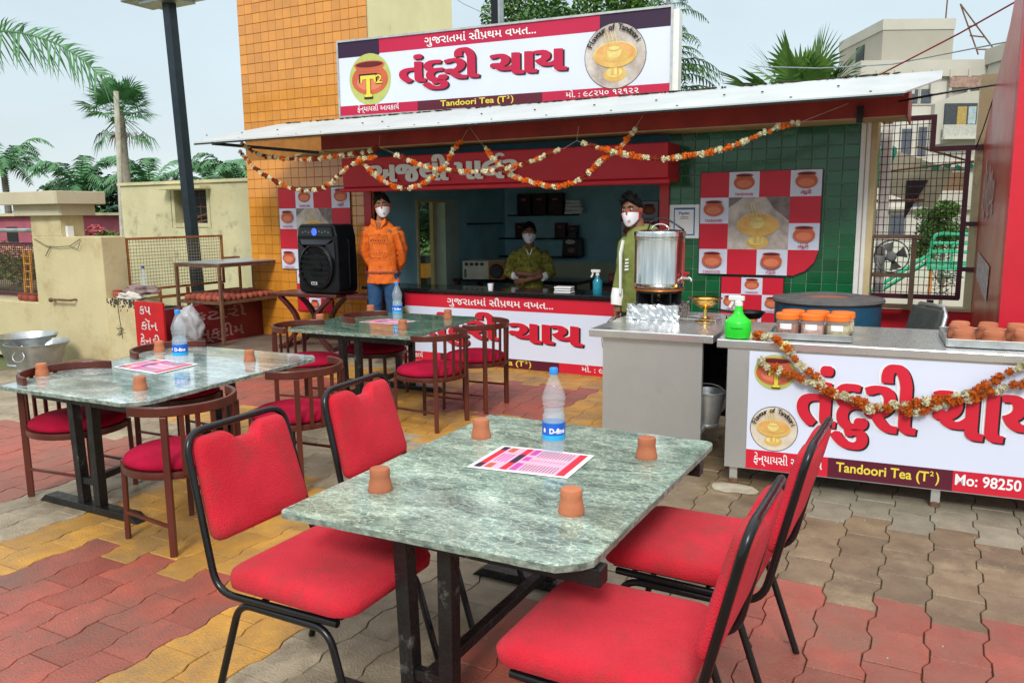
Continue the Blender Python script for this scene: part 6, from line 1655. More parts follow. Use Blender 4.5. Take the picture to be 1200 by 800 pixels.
def wire(label, pts, r, m, name='overhead_wire'):
    P = [Vector(p) for p in pts]; c = P[0]
    mb = MB(); mb.tube([p - c for p in P], r, 5); return tag(mb.build(name, m, loc=c), label, 'wire')
gw = mat('pale_wire', (0.30, 0.33, 0.34), 0.6); rw = mat('red_wire', (0.25, 0.02, 0.02), 0.6)
wire('red overhead wire rising from the roof end to the red building', [(-0.99, 9, 2.92), (-0.5, 8.8, 3.12), (0.0, 8.6, 3.32), (0.6, 8.4, 3.60)], 0.008, rw)
wire('pale overhead wire crossing behind the fan palm', [(-2.3, 11, 3.6), (-1.4, 10.2, 3.38), (-0.6, 9.6, 3.26), (0.6, 8.4, 3.20)], 0.007, gw)
wire('black cable from the roof end to the wall of the red building', [(-0.40, 7.4, 2.62), (0.0, 7.8, 2.72), (0.34, 8.2, 2.80)], 0.010, M['black'])
wire('thin wire hanging down the edge of the red building', [(0.52, 7.6, 3.4), (0.34, 8.1, 2.9), (0.24, 8.4, 2.45), (0.20, 8.5, 2.30)], 0.005, M['black'])
wire('drooping wire between the tower and the signboard', [(-6.4, 9.5, 4.9), (-5.7, 9.4, 4.45), (-4.9, 9.3, 4.05), (-4.3, 9.2, 3.85)], 0.006, gw)
sp_ = thing('steel_mast', 'dark square mast rising behind the signboard', 'pole', (-4.98, 9.0, 2.6)); mb = MB(); mb.bb(-0.065, 0.03, -0.05, 0.05, 0, 2.6); mb.build('mast', M['black'], sp_); mb = MB(); mb.bb(0.031, 0.055, -0.05, 0.05, 0, 2.6); mb.build('conduit', M['galv'], sp_)
# ------------------------------------------------------------------ people
wrk = bpy.data.textures.new('wrinkle', 'CLOUDS'); wrk.noise_scale = 0.09; wrk.noise_depth = 2
def shell(mb, name, m, t, vox, disp=0.0, smooth_it=2):
    o = mb.build(name, m, t)
    md = o.modifiers.new('remesh', 'REMESH'); md.mode = 'VOXEL'; md.voxel_size = vox; md.use_smooth_shade = True
    sm = o.modifiers.new('smooth', 'SMOOTH'); sm.factor = 0.5; sm.iterations = smooth_it
    if disp:
        dm_ = o.modifiers.new('folds', 'DISPLACE'); dm_.texture = wrk; dm_.strength = disp; dm_.mid_level = 0.5; dm_.texture_coords = 'GLOBAL'
    return o
def hand(mb, w, d, n_, s=1.0, curl=0.5, side=1):
    """palm and five fingers starting at wrist w, pointing along d, palm normal n_"""
    w, d, n_ = Vector(w), Vector(d).normalized(), Vector(n_).normalized()
    x = d.cross(n_).normalized() * side
    mb.tube([w, w + d * 0.03 * s, w + d * 0.085 * s], [(0.026 * s, 0.019 * s), (0.036 * s, 0.017 * s), (0.040 * s, 0.014 * s)], 10, up=n_ if False else None)
    mb.box(w + d * 0.05 * s, (0.001, 0.001, 0.001))
    for k, ln in enumerate((0.070, 0.080, 0.074, 0.058)):
        b = w + d * 0.082 * s + x * (0.027 - 0.018 * k) * s
        d1 = (d + n_ * 0.35 * curl + x * (0.10 - 0.06 * k)).normalized(); p1 = b + d1 * ln * 0.5 * s
        d2 = (d + n_ * 1.3 * curl).normalized(); p2 = p1 + d2 * ln * 0.5 * s
        mb.tube([b - d * 0.015 * s, p1, p2], [0.0095 * s, 0.0088 * s, 0.0068 * s], 8)
    b = w + d * 0.025 * s + x * 0.028 * s; p1 = b + (d * 0.6 + x * 0.9).normalized() * 0.035 * s; p2 = p1 + (d + x * 0.25 + n_ * 0.4 * curl).normalized() * 0.032 * s
    mb.tube([b, p1, p2], [0.013 * s, 0.0105 * s, 0.008 * s], 8)
def head_parts(mb, s, HM):
    """head, neck side left to the body; HM maps head space (origin at head centre, face towards -y)"""
    old = mb.M; mb.M = HM
    vs = []; fs = []; seg, rings = 24, 18
    for i in range(rings + 1):
        t = PI * i / rings
        for k in range(seg):
            a = 2 * PI * k / seg
            x, y, z = math.sin(t) * math.cos(a), math.sin(t) * math.sin(a), -math.cos(t)
            wx, wy = 0.077, 0.096
            if z < 0: wx *= 1 - 0.26 * (-z) ** 1.4; 
            px, py, pz = x * wx, y * wy - 0.004 * (z < 0) * (-z), z * 0.118
            if z < -0.2 and y > 0: py *= 1 - 0.45 * (-z - 0.2)
            vs.append((px * s, py * s, pz * s))
    for i in range(rings):
        for k in range(seg):
            k2 = (k + 1) % seg; fs.append((i * seg + k, i * seg + k2, (i + 1) * seg + k2, (i + 1) * seg + k))
    mb.add(vs, fs)
    mb.ell((0, -0.098 * s, -0.012 * s), (0.013 * s, 0.014 * s, 0.028 * s), 10, 8, (R(-14), 0, 0))
    mb.ell((0, -0.088 * s, -0.055 * s), (0.026 * s, 0.012 * s, 0.012 * s), 10, 6)
    for q in (-1, 1):
        mb.ell((q * 0.078 * s, 0.004 * s, -0.006 * s), (0.009 * s, 0.020 * s, 0.031 * s), 10, 8)
        mb.ell((q * 0.030 * s, -0.083 * s, 0.030 * s), (0.022 * s, 0.010 * s, 0.007 * s), 10, 6)
    mb.M = old
def face_bits(t, s, HM, mask_m, trim_m, seed, logo=True, hair_len=1.0, quiff=0.0):
    white = mat('eye_white', (0.55, 0.50, 0.46), 0.3); dark = mat('iris_dark', (0.012, 0.008, 0.006), 0.2)
    for q in (-1, 1):
        mb = MB(); mb.M = HM; mb.ell((q * 0.031 * s, -0.0845 * s, 0.013 * s), (0.0145 * s, 0.009 * s, 0.0075 * s), 12, 8); e_ = mb.build('eye', white, t, smooth=80)
        mb = MB(); mb.M = HM; mb.ell((q * 0.031 * s, -0.0915 * s, 0.013 * s), (0.0062 * s, 0.004 * s, 0.0065 * s), 10, 6); mb.build('iris', dark, e_, smooth=80)
        mb = MB(); mb.M = HM; mb.tube([((q * 0.012) * s, -0.0965 * s, 0.034 * s), (q * 0.032 * s, -0.0925 * s, 0.040 * s), (q * 0.052 * s, -0.077 * s, 0.034 * s)], [0.004 * s, 0.005 * s, 0.003 * s], 6); mb.build('eyebrow', M['hair'], t)
    # mask: padded shell over nose, mouth and chin
    def patch(a0, a1, z0f, z1f, off, nu=20, nv=10):
        vs = []
        for j in range(nv + 1):
            v = j / nv
            for i in range(nu + 1):
                u = -1 + 2 * i / nu; a = u * a1
                zt = z1f(u); zb = z0f(u); z = zb + (zt - zb) * v
                prow = math.cos(a * 0.9)
                bul = 0.018 * max(0, math.cos(u * PI / 2)) * math.sin(PI * min(1, max(0, 0.15 + v * 0.8)))
                rx = (0.077 + off) * (1 - 0.22 * max(0, -z / 0.118) ** 1.4); ry = 0.094 + off + bul
                vs.append((rx * math.sin(a) * s, -ry * math.cos(a) * s * (1 - 0.10 * max(0, -z / 0.118)), z * s))
        n = nu + 1
        return vs, [(j * n + i, j * n + i + 1, (j + 1) * n + i + 1, (j + 1) * n + i) for j in range(nv) for i in range(nu)]
    mb = MB(); mb.M = HM
    vs, fs = patch(0, R(68), lambda u: -0.122 + 0.055 * abs(u) ** 2, lambda u: 0.002 - 0.018 * abs(u) ** 1.5, 0.006)
    mb.add(vs, fs); o = mb.build('face_mask', mask_m, t, smooth=80)
    so = o.modifiers.new('thick', 'SOLIDIFY'); so.thickness = 0.003
    mb = MB(); mb.M = HM; n = 21
    for q, idx in ((-1, 0), (1, 20)):
        for row in (0, 9):
            st_ = Vector(vs[row * n + idx]); mb.tube([st_, Vector((q * 0.084 * s, -0.01 * s, (st_.z / s * 0.5 + 0.002) * s)), Vector((q * 0.086 * s, 0.02 * s, 0.0))], 0.0018 * s, 5)
    top = [Vector(vs[10 * n + i]) + Vector((0, -0.002 * s, 0)) for i in range(21)]
    mb.tube(top, 0.0028 * s, 5)
    for q, idx in ((-1, 0), (1, 20)): mb.tube([Vector(vs[j * n + idx]) + Vector((q * 0.001, -0.002 * s, 0)) for j in range(11)], 0.005 * s, 5)
    mb.build('mask_trim', trim_m, o)
    if logo:
        mb = MB(); mb.M = HM
        for k in range(3):
            c_ = Vector(vs[4 * n + 10 + 1]) + Vector((0.008 * s, -0.0045 * s, -0.005 * s))
            mb.tube([c_ + Vector(((-0.014 + k * 0.004) * s, 0, (k * 0.006) * s)), c_ + Vector((0.0, -0.001, (-0.006 + k * 0.006) * s)), c_ + Vector(((0.016 - k * 0.004) * s, 0.001, (0.002 + k * 0.006) * s))], 0.0016 * s, 4)
        mb.build('mask_print', M['pr2'], o)
    # hair cap with locks
    random.seed(seed)
    mb = MB(); mb.M = HM
    vs = []; fs = []; seg, rings = 28, 12
    for i in range(rings + 1):
        for k in range(seg):
            a = 2 * PI * k / seg
            back = 0.5 + 0.5 * math.sin(a)            # 1 at the back, 0 at the face
            tmax = R(44 + 68 * back ** 0.55)
            th_ = tmax * i / rings
            x, y, z = math.sin(th_) * math.cos(a), math.sin(th_) * math.sin(a), math.cos(th_)
            th = 0.012 * hair_len + 0.006 * noise(x * 5 + seed, y * 5, z * 5)
            th += quiff * 0.016 * max(0, -y) * max(0, z)
            if i == rings: th = -0.002
            vs.append((x * (0.077 + th) * s, y * (0.096 + th) * s, z * (0.118 + th * 1.2) * s))
    for i in range(rings):
        for k in range(seg):
            k2 = (k + 1) % seg; fs.append((i * seg + k, (i + 1) * seg + k, (i + 1) * seg + k2, i * seg + k2))
    mb.add(vs, fs)
    for _ in range(150):
        a = random.uniform(0, 2 * PI); q_ = random.uniform(0, R(60))
        b_ = Vector((math.sin(q_) * math.cos(a) * 0.086, math.sin(q_) * math.sin(a) * 0.104, math.cos(q_) * 0.130))
        nrm = Vector((b_.x, b_.y, b_.z * 0.7)).normalized()
        d = (nrm * 0.5 + Vector((-0.5, -0.7 * quiff - 0.15, 0.1)) + Vector((random.uniform(-.4, .4), random.uniform(-.4, .4), random.uniform(-.1, .3)))).normalized()
        L_ = random.uniform(0.012, 0.026) * (1 + quiff)
        mb.tube([b_ * s * 0.97, (b_ + d * L_ * 0.6) * s, (b_ + d * L_ + nrm * -0.003) * s], [0.005 * s, 0.004 * s, 0.001 * s], 5)
    mb.build('hair', M['hair'], t, smooth=60)
def HMx(c, yaw, tilt, nod):
    return Matrix.Translation(c) @ Matrix.Rotation(yaw, 4, 'Z') @ Matrix.Rotation(tilt, 4, 'Y') @ Matrix.Rotation(nod, 4, 'X')

# --- man in orange
s = 1.08
P1 = thing('person', 'young man in an orange shirt and jeans, masked, hands behind his back', 'person', (-5.80, 7.62, 0.1), R(20))
HM = HMx((0.025 * s, -0.02 * s, 1.635 * s), R(10), R(-7), R(6))
mb = MB(); head_parts(mb, s, HM)
mb.tube([(0.012 * s, 0.015 * s, 1.56 * s), (0, 0.01 * s, 1.44 * s)], [0.056 * s, 0.062 * s], 14)
mb.tube([(0, 0, 1.46 * s), (0, 0, 1.38 * s), (0, 0, 1.2 * s), (0, 0, 1.0 * s), (0, 0, 0.92 * s)], [(0.06 * s, 0.10 * s), (0.095 * s, 0.165 * s), (0.10 * s, 0.15 * s), (0.095 * s, 0.135 * s), (0.10 * s, 0.15 * s)], 16, up=(0, 1, 0))
for q in (-1, 1):
    mb.tube([(q * 0.165 * s, 0, 1.40 * s), (q * 0.215 * s, 0.07 * s, 1.15 * s), (q * 0.12 * s, 0.16 * s, 0.93 * s)], [0.05 * s, 0.042 * s, 0.028 * s], 12)
    hand(mb, (q * 0.14 * s, 0.155 * s, 0.94 * s), (-q * 0.8, 0.25, -0.5), (0, 0.6, 0.5), s, 0.8, q)
    mb.tube([(q * 0.085 * s, 0, 0.92 * s), (q * 0.10 * s, -0.01 * s, 0.5 * s), (q * 0.105 * s, 0.02 * s, 0.08 * s)], [0.085 * s, 0.055 * s, 0.038 * s], 14)
shell(mb, 'body', M['skin'], P1, 0.0075)
orange = mat('orange_shirt_cloth', (0.80, 0.17, 0.012), 0.8, col2=(0.62, 0.11, 0.008), scale=5, bump=0.3, bscale=120)
mb = MB()
mb.tube([(0, 0.0, 0.80 * s), (0, 0, 0.86 * s), (0, 0, 1.0 * s), (0, 0, 1.12 * s), (0, 0, 1.3 * s), (0, 0, 1.39 * s), (0, 0.005, 1.435 * s), (0, 0.008, 1.47 * s)], [(0.130 * s, 0.185 * s), (0.128 * s, 0.178 * s), (0.112 * s, 0.158 * s), (0.108 * s, 0.148 * s), (0.110 * s, 0.158 * s), (0.10 * s, 0.158 * s), (0.085 * s, 0.12 * s), (0.07 * s, 0.075 * s)], 24, up=(0, 1, 0))
for q in (-1, 1):
    mb.tube([(q * 0.13 * s, 0.0, 1.385 * s), (q * 0.183 * s, 0.02 * s, 1.32 * s), (q * 0.215 * s, 0.055 * s, 1.15 * s), (q * 0.18 * s, 0.10 * s, 1.03 * s), (q * 0.14 * s, 0.145 * s, 0.955 * s)], [0.060 * s, 0.061 * s, 0.054 * s, 0.048 * s, 0.042 * s], 16)
shell(mb, 'shirt', orange, P1, 0.011, 0.028, 1)
mb = MB()
for q in (-1, 1):
    mb.prism([(q * 0.012 * s, 1.375 * s), (q * 0.085 * s, 1.455 * s), (q * 0.080 * s, 1.50 * s), (q * 0.035 * s, 1.47 * s)], 'y', -0.115 * s, -0.07 * s)
mb.build('collar', orange, P1, bevel=0.006)
mb = MB(); mb.prism([(-0.035 * s, 1.46 * s), (0.035 * s, 1.46 * s), (0.0, 1.375 * s)], 'y', -0.108 * s, -0.07 * s); mb.build('neckline', M['skin'], P1, bevel=0.004)
ink = mat('shirt_print_ink', (0.16, 0.03, 0.02), 0.8)
mb = MB()
def ring_on(mb, cx, cz, w_, h, y, r_=0.0022):
    o = rrect(w_, h, 0.03, 4, cx, cz); mb.tube([(a, y - 0.012 * math.cos(a * 6) , b) for a, b in o], r_, 4, closed=True)
ring_on(mb, 0.0, 1.20 * s, 0.21 * s, 0.24 * s, -0.128 * s)
for k in range(7): mb.box((-0.075 * s + k * 0.025 * s, -0.142 * s, 1.265 * s + 0.004 * (k % 2)), (0.013 * s, 0.006, 0.020 * s))
for k in range(5): mb.box((-0.05 * s + k * 0.03 * s, -0.140 * s, 1.13 * s), (0.014 * s, 0.006, 0.010 * s))
for q in (-1, 1):
    for k in range(12):
        z = (1.34 - k * 0.020) * s; mb.tube([(q * (0.205 + 0.046 * min(1, k / 9)) * s + 0.014 * math.cos(2 * PI * j / 6), (-0.048 + 0.0035 * k) * s, z + 0.008 * math.sin(2 * PI * j / 6)) for j in range(6)], 0.0022, 4, closed=True)
mb.build('shirt_print', ink, P1)
mb = MB()
for dz, m_ in ((0.0, 0), (0.016, 1)):
    mb.tube([(0.196 * s * math.sin(R(a)), -0.131 * s * math.cos(R(a)), (0.915 + dz) * s) for a in range(-80, 81, 8)], 0.0035, 5, mi=m_)
mb.build('hem_stripe', [ink, mat('blue_stripe', (0.05, 0.08, 0.18), 0.8)], P1)
mb = MB()
for k in range(6): mb.ell((0.004, (-0.130 if k else -0.122) * s, (1.33 - k * 0.085) * s), (0.006, 0.004, 0.006), 8, 6)
mb.build('buttons', ink, P1)
denim = mat('blue_denim', (0.020, 0.085, 0.20), 0.8, col2=(0.010, 0.04, 0.11), scale=4, bump=0.4, bscale=120)
mb = MB()
mb.tube([(0, 0, 0.95 * s), (0, 0, 0.84 * s)], [(0.11 * s, 0.155 * s), (0.12 * s, 0.17 * s)], 20, up=(0, 1, 0))
for q in (-1, 1): mb.tube([(q * 0.08 * s, 0, 0.90 * s), (q * 0.095 * s, -0.005, 0.72 * s), (q * 0.10 * s, -0.012 * s, 0.48 * s), (q * 0.105 * s, 0.01, 0.25 * s), (q * 0.11 * s, 0.01, 0.06 * s)], [0.098 * s, 0.088 * s, 0.072 * s, 0.066 * s, 0.062 * s], 16)
shell(mb, 'jeans', denim, P1, 0.012, 0.02, 1)
for q in (-1, 1):
    mb = MB(); mb.ell((q * 0.11 * s, -0.05 * s, 0.035 * s), (0.048 * s, 0.125 * s, 0.045 * s), 16, 8); mb.v = [(p[0], p[1], max(0.0, p[2])) for p in mb.v]; mb.build('shoe', M['black'], P1, smooth=60)
maskw = mat('white_mask_cloth', (0.74, 0.73, 0.78), 0.85, var=0.03, bump=0.2, bscale=200); maskr = mat('red_mask_trim', (0.55, 0.02, 0.04), 0.8)
face_bits(P1, s, HM, maskw, maskr, 4, quiff=0.4)

# --- man with crossed arms inside the shop
s = 1.04; dz = -0.19
P2 = thing('person', 'masked man in an olive patterned shirt with crossed arms behind the shop counter', 'person', (-4.72, 9.3, 0.0), R(26))
HM = HMx((0.0, -0.02 * s, 1.635 * s + dz), R(2), R(3), R(4))
mb = MB(); head_parts(mb, s, HM)
mb.tube([(0, 0.015 * s, 1.56 * s + dz), (0, 0.01 * s, 1.44 * s + dz)], [0.056 * s, 0.062 * s], 14)
mb.tube([(0, 0, 1.46 * s + dz), (0, 0, 1.38 * s + dz), (0, 0, 1.2 * s + dz), (0, 0, 0.95 * s + dz)], [(0.06 * s, 0.10 * s), (0.095 * s, 0.165 * s), (0.10 * s, 0.15 * s), (0.10 * s, 0.15 * s)], 16, up=(0, 1, 0))
for q in (-1, 1):
    mb.tube([(q * 0.18 * s, 0, 1.38 * s + dz), (q * 0.255 * s, -0.03 * s, 1.13 * s + dz), (q * 0.13 * s, -0.17 * s, (1.15 if q < 0 else 1.11) * s + dz), (-q * 0.05 * s, -0.20 * s, (1.13 if q < 0 else 1.06) * s + dz)], [0.05 * s, 0.044 * s, 0.036 * s, 0.028 * s], 12)
    hand(mb, (-q * 0.05 * s, -0.20 * s, (1.13 if q < 0 else 1.06) * s + dz), (-q, 0.25, 0.25 if q < 0 else -0.1), (0, 1, 0.1), s, 0.5, q)
    mb.tube([(q * 0.085 * s, 0, 0.92 * s + dz), (q * 0.10 * s, -0.01 * s, 0.45 * s + dz / 2), (q * 0.105 * s, 0.02 * s, 0.06 * s)], [0.085 * s, 0.055 * s, 0.038 * s], 14)
shell(mb, 'body', M['skin2'], P2, 0.008)
olive = mat('olive_print_cloth', (0.34, 0.30, 0.035), 0.85, col2=(0.05, 0.045, 0.012), scale=26, bump=0.3, bscale=100)
mb = MB()
mb.tube([(0, 0, 0.80 * s + dz), (0, 0, 1.0 * s + dz), (0, 0, 1.15 * s + dz), (0, 0, 1.3 * s + dz), (0, 0, 1.39 * s + dz), (0, 0.005, 1.435 * s + dz), (0, 0.008, 1.465 * s + dz)], [(0.135 * s, 0.19 * s), (0.125 * s, 0.175 * s), (0.12 * s, 0.175 * s), (0.122 * s, 0.19 * s), (0.105 * s, 0.19 * s), (0.085 * s, 0.13 * s), (0.07 * s, 0.072 * s)], 24, up=(0, 1, 0))
for q in (-1, 1):
    mb.tube([(q * 0.155 * s, 0.0, 1.385 * s + dz), (q * 0.215 * s, 0.0, 1.30 * s + dz), (q * 0.262 * s, -0.03 * s, 1.13 * s + dz), (q * 0.20 * s, -0.11 * s, 1.115 * s + dz)], [0.066 * s, 0.068 * s, 0.064 * s, 0.056 * s], 16)
shell(mb, 'shirt', olive, P2, 0.011, 0.022, 1)
mb = MB()
mb.tube([(-0.19 * s, -0.115 * s, 1.115 * s + dz), (-0.155 * s, -0.145 * s, 1.12 * s + dz)], [0.055 * s, 0.05 * s], 14); mb.tube([(0.19 * s, -0.115 * s, 1.11 * s + dz), (0.15 * s, -0.15 * s, 1.10 * s + dz)], [0.058 * s, 0.055 * s], 14)
mb.tube([(-0.04 * s, -0.10 * s, 1.45 * s + dz), (-0.008 * s, -0.122 * s, 1.37 * s + dz)], 0.008, 6); mb.tube([(0.04 * s, -0.10 * s, 1.45 * s + dz), (0.008 * s, -0.122 * s, 1.37 * s + dz)], 0.008, 6)
mb.build('cuff', M['paper'], P2, smooth=60)
mb = MB()
for q in (-1, 1): mb.prism([(q * 0.012 * s, 1.375 * s + dz), (q * 0.085 * s, 1.445 * s + dz), (q * 0.078 * s, 1.49 * s + dz), (q * 0.040 * s, 1.46 * s + dz)], 'y', -0.112 * s, -0.07 * s)
mb.build('collar', olive, P2, bevel=0.006)
mb = MB()
mb.tube([(0, 0, 0.85 * s + dz), (0, 0, 0.70 * s + dz)], [(0.11 * s, 0.155 * s), (0.12 * s, 0.17 * s)], 20, up=(0, 1, 0))
for q in (-1, 1): mb.tube([(q * 0.08 * s, 0, 0.80 * s + dz), (q * 0.10 * s, -0.01, 0.40 * s), (q * 0.11 * s, 0.01, 0.04 * s)], [0.098 * s, 0.075 * s, 0.062 * s], 16)
shell(mb, 'trousers', mat('dark_trousers', (0.015, 0.015, 0.018), 0.85), P2, 0.014, 0, 1)
face_bits(P2, s, HM, maskw, maskw, 8, quiff=0.1)

# --- man in the olive hoodie behind the steel counter
s = 1.08
P3 = thing('person', 'young man in an olive and white hoodie and mask behind the tea urn', 'person', (-2.38, 6.75, 0.0), R(-14))
HM = HMx((-0.02 * s, -0.03 * s, 1.645 * s), R(8), R(-4), R(8))
mb = MB(); head_parts(mb, s, HM)
mb.tube([(-0.01, 0.015 * s, 1.57 * s), (0.02 * s, 0.01 * s, 1.42 * s)], [0.056 * s, 0.064 * s], 14)
mb.tube([(0.04 * s, 0, 1.46 * s), (0.05 * s, 0, 1.38 * s), (0.06 * s, 0, 1.2 * s), (0.06 * s, 0, 0.92 * s)], [(0.06 * s, 0.10 * s), (0.095 * s, 0.165 * s), (0.10 * s, 0.15 * s), (0.10 * s, 0.15 * s)], 16, up=(0, 1, 0))
A = {-1: [(-0.10, 0.0, 1.38), (-0.115, -0.01, 1.13), (-0.125, -0.07, 0.90)], 1: [(0.22, 0, 1.38), (0.28, 0.02, 1.12), (0.27, -0.03, 0.88)]}
for q in (-1, 1):
    pts = [tuple(c * s for c in p) for p in A[q]]
    mb.tube(pts, [0.05 * s, 0.042 * s, 0.028 * s], 12); hand(mb, pts[-1], (0.05, -0.2, -1), (-q, 0, 0), s, 0.5, q)
    mb.tube([((0.06 + q * 0.085) * s, 0, 0.92 * s), ((0.06 + q * 0.10) * s, -0.01 * s, 0.5 * s), ((0.06 + q * 0.105) * s, 0.02 * s, 0.06 * s)], [0.085 * s, 0.055 * s, 0.038 * s], 14)
shell(mb, 'body', M['skin2'], P3, 0.0075)
hood = mat('olive_fleece', (0.20, 0.23, 0.055), 0.9, col2=(0.15, 0.175, 0.04), scale=5, bump=0.3, bscale=90)
mb = MB()
mb.tube([(0.06 * s, 0, 0.82 * s), (0.06 * s, 0, 1.0 * s), (0.06 * s, 0, 1.15 * s), (0.055 * s, 0, 1.3 * s), (0.05 * s, 0, 1.39 * s), (0.03 * s, 0.01, 1.44 * s), (0.01 * s, 0.02, 1.49 * s)], [(0.13 * s, 0.17 * s), (0.128 * s, 0.165 * s), (0.125 * s, 0.165 * s), (0.125 * s, 0.175 * s), (0.11 * s, 0.18 * s), (0.095 * s, 0.135 * s), (0.08 * s, 0.085 * s)], 24, up=(0, 1, 0))
for q in (-1, 1):
    pts = [tuple(c * s for c in p) for p in A[q]]
    mb.tube([Vector(pts[0]) + Vector((-q * 0.02, 0, 0.01)), pts[0], pts[1], tuple(Vector(pts[1]).lerp(Vector(pts[2]), 0.72))], [0.058 * s, 0.064 * s, 0.062 * s, 0.058 * s], 16)
mb.ell((0.04 * s, 0.09 * s, 1.46 * s), (0.12 * s, 0.09 * s, 0.07 * s), 14, 10)
shell(mb, 'hoodie', hood, P3, 0.011, 0.024, 1)
mb = MB(); p1 = Vector(A[-1][1]).lerp(Vector(A[-1][2]), 0.55) * s; p2 = Vector(A[-1][2]) * s
mb.tube([p1, p1.lerp(p2, 0.5) + Vector((0, 0, -0.01)), p2 + Vector((0, 0, -0.03))], [0.064 * s, 0.066 * s, 0.055 * s], 16); mb.build('white_cuff', M['paper'], P3, smooth=60)
mb = MB(); mb.tube([(-0.06 * s, -0.085 * s, 1.40 * s), (-0.065 * s, -0.118 * s, 1.30 * s), (-0.06 * s, -0.125 * s, 1.15 * s), (-0.058 * s, -0.128 * s, 0.98 * s)], [(0.010, 0.030), (0.010, 0.026), (0.010, 0.02), (0.010, 0.015)], 8); mb.build('white_panel', M['paper'], P3, smooth=60)
p = Print(0.001)
for k in range(4): p.poly([(-0.02 + 0.004 * k, 1.16 + 0.028 * k), (0.02, 1.165 + 0.028 * k), (0.022, 1.178 + 0.028 * k), (-0.018, 1.174 + 0.028 * k)], M['paper'])
p.build('chest_lettering', P3, (0.01 * s, -0.145 * s, 0.10))
mb = MB()
mb.tube([(0.06 * s, 0, 0.93 * s), (0.06 * s, 0, 0.80 * s)], [(0.11 * s, 0.155 * s), (0.12 * s, 0.17 * s)], 20, up=(0, 1, 0))
for q in (-1, 1): mb.tube([((0.06 + q * 0.08) * s, 0, 0.90 * s), ((0.06 + q * 0.10) * s, -0.012 * s, 0.48 * s), ((0.06 + q * 0.11) * s, 0.01, 0.04 * s)], [0.098 * s, 0.075 * s, 0.062 * s], 16)
shell(mb, 'trousers', MATS['dark_trousers'], P3, 0.014, 0, 1)
face_bits(P3, s, HM, maskw, maskr, 12, quiff=1.0)

# ------------------------------------------------------------------ vegetation and far background
random.seed(33)
def leaf_cloud(mb, blobs, n, size, m=0):
    """small bent leaf faces spread through a set of ellipsoids"""
    tot = sum(b[1][0] * b[1][1] * b[1][2] for b in blobs)
    for c, r_ in blobs:
        k = int(n * r_[0] * r_[1] * r_[2] / tot) + 1
        for _ in range(k):
            d = Vector((random.gauss(0, 1), random.gauss(0, 1), random.gauss(0, 1))).normalized() * (random.random() ** 0.35)
            p = Vector((c[0] + d.x * r_[0], c[1] + d.y * r_[1], c[2] + d.z * r_[2]))
            s_ = size * random.uniform(0.6, 1.4)
            rm = Euler((random.uniform(-0.9, 0.9), random.uniform(-0.9, 0.9), random.random() * 6.3)).to_matrix()
            q = [rm @ Vector(v) * s_ for v in ((0, -0.5, 0), (0.28, 0, 0.06), (0, 0.5, -0.08), (-0.28, 0, 0.06))]
            mb.add([p + v for v in q], [(0, 1, 2), (0, 2, 3)], m)
def broad_tree(name, label, x, y, base, top, rad, n, size, mats, group=None, trunk=True, seed=1):
    random.seed(seed)
    t = thing(name, label, 'tree' if trunk else 'bush', (x, y, base), group=group)
    H = top - base; blobs = []
    for k in range(16):
        a = random.random() * 6.3; rr_ = rad * random.uniform(0.1, 0.75); z = H * random.uniform(0.35 if trunk else 0.18, 0.86)
        q = rad * random.uniform(0.26, 0.46)
        blobs.append(((rr_ * math.cos(a), rr_ * math.sin(a), z), (q, q, q * 0.75)))
    for i, m_ in enumerate(mats):
        mb = MB(); leaf_cloud(mb, blobs[i::len(mats)] + blobs[:2], n // len(mats), size); tag(mb.build('crown' if i == 0 else 'crown_clumps', m_, t), kind='stuff')
    if trunk:
        mb = MB(); mb.tube([(0, 0, 0), (0.05 * rad, 0, H * 0.3), (0, 0.03 * rad, H * 0.55)], [rad * 0.09, rad * 0.065, rad * 0.045], 9); mb.build('trunk', M['bark'], t, smooth=60)
        for b_ in blobs[:7]:
            mb = MB(); mb.tube([(0.02, 0, H * 0.42), Vector(b_[0]) * 0.6 + Vector((0, 0, H * 0.16)), b_[0]], [rad * 0.04, rad * 0.025, rad * 0.01], 6); mb.build('limb', M['bark'], t)
    return t
def frond(mb, base, az, length, droop, rise, m=0, leaf=0.5, n=26, stiff=0.6):
    """pinnate palm frond with leaflets on both sides"""
    base = Vector(base); d = Vector((math.cos(az), math.sin(az), 0)); P = []
    for i in range(n + 1):
        t = i / n; P.append(base + d * length * (t - 0.12 * t * t) + Vector((0, 0, rise * length * t - droop * length * t * t)))
    mb.tube(P[::3] + [P[-1]], [0.028 * (1 - 0.85 * k / (len(P[::3]))) * length / 2.5 for k in range(len(P[::3]) + 1)], 4, mi=m)
    side = Vector((-d.y, d.x, 0))
    for i in range(2, n + 1):
        t = i / n; L_ = leaf * length * (0.35 + 0.65 * math.sin(PI * min(1, t * 0.92 + 0.06))) * random.uniform(0.8, 1.1)
        tang = (P[i] - P[i - 1]).normalized()
        for q in (-1, 1):
            dv = (side * q + tang * 0.65 + Vector((0, 0, random.uniform(-0.45, 0.05) - (1 - stiff) * 0.5))).normalized()
            tip = P[i] + dv * L_; mid = P[i] + dv * L_ * 0.5 + Vector((0, 0, 0.06 * L_)); w_ = tang * 0.035 * length / 2.5 * 1.2
            mb.add([P[i] - w_, P[i] + w_, mid + w_, mid - w_, tip + Vector((0, 0, -L_ * (1 - stiff) * 0.5))], [(0, 1, 2, 3), (3, 2, 4)], m)
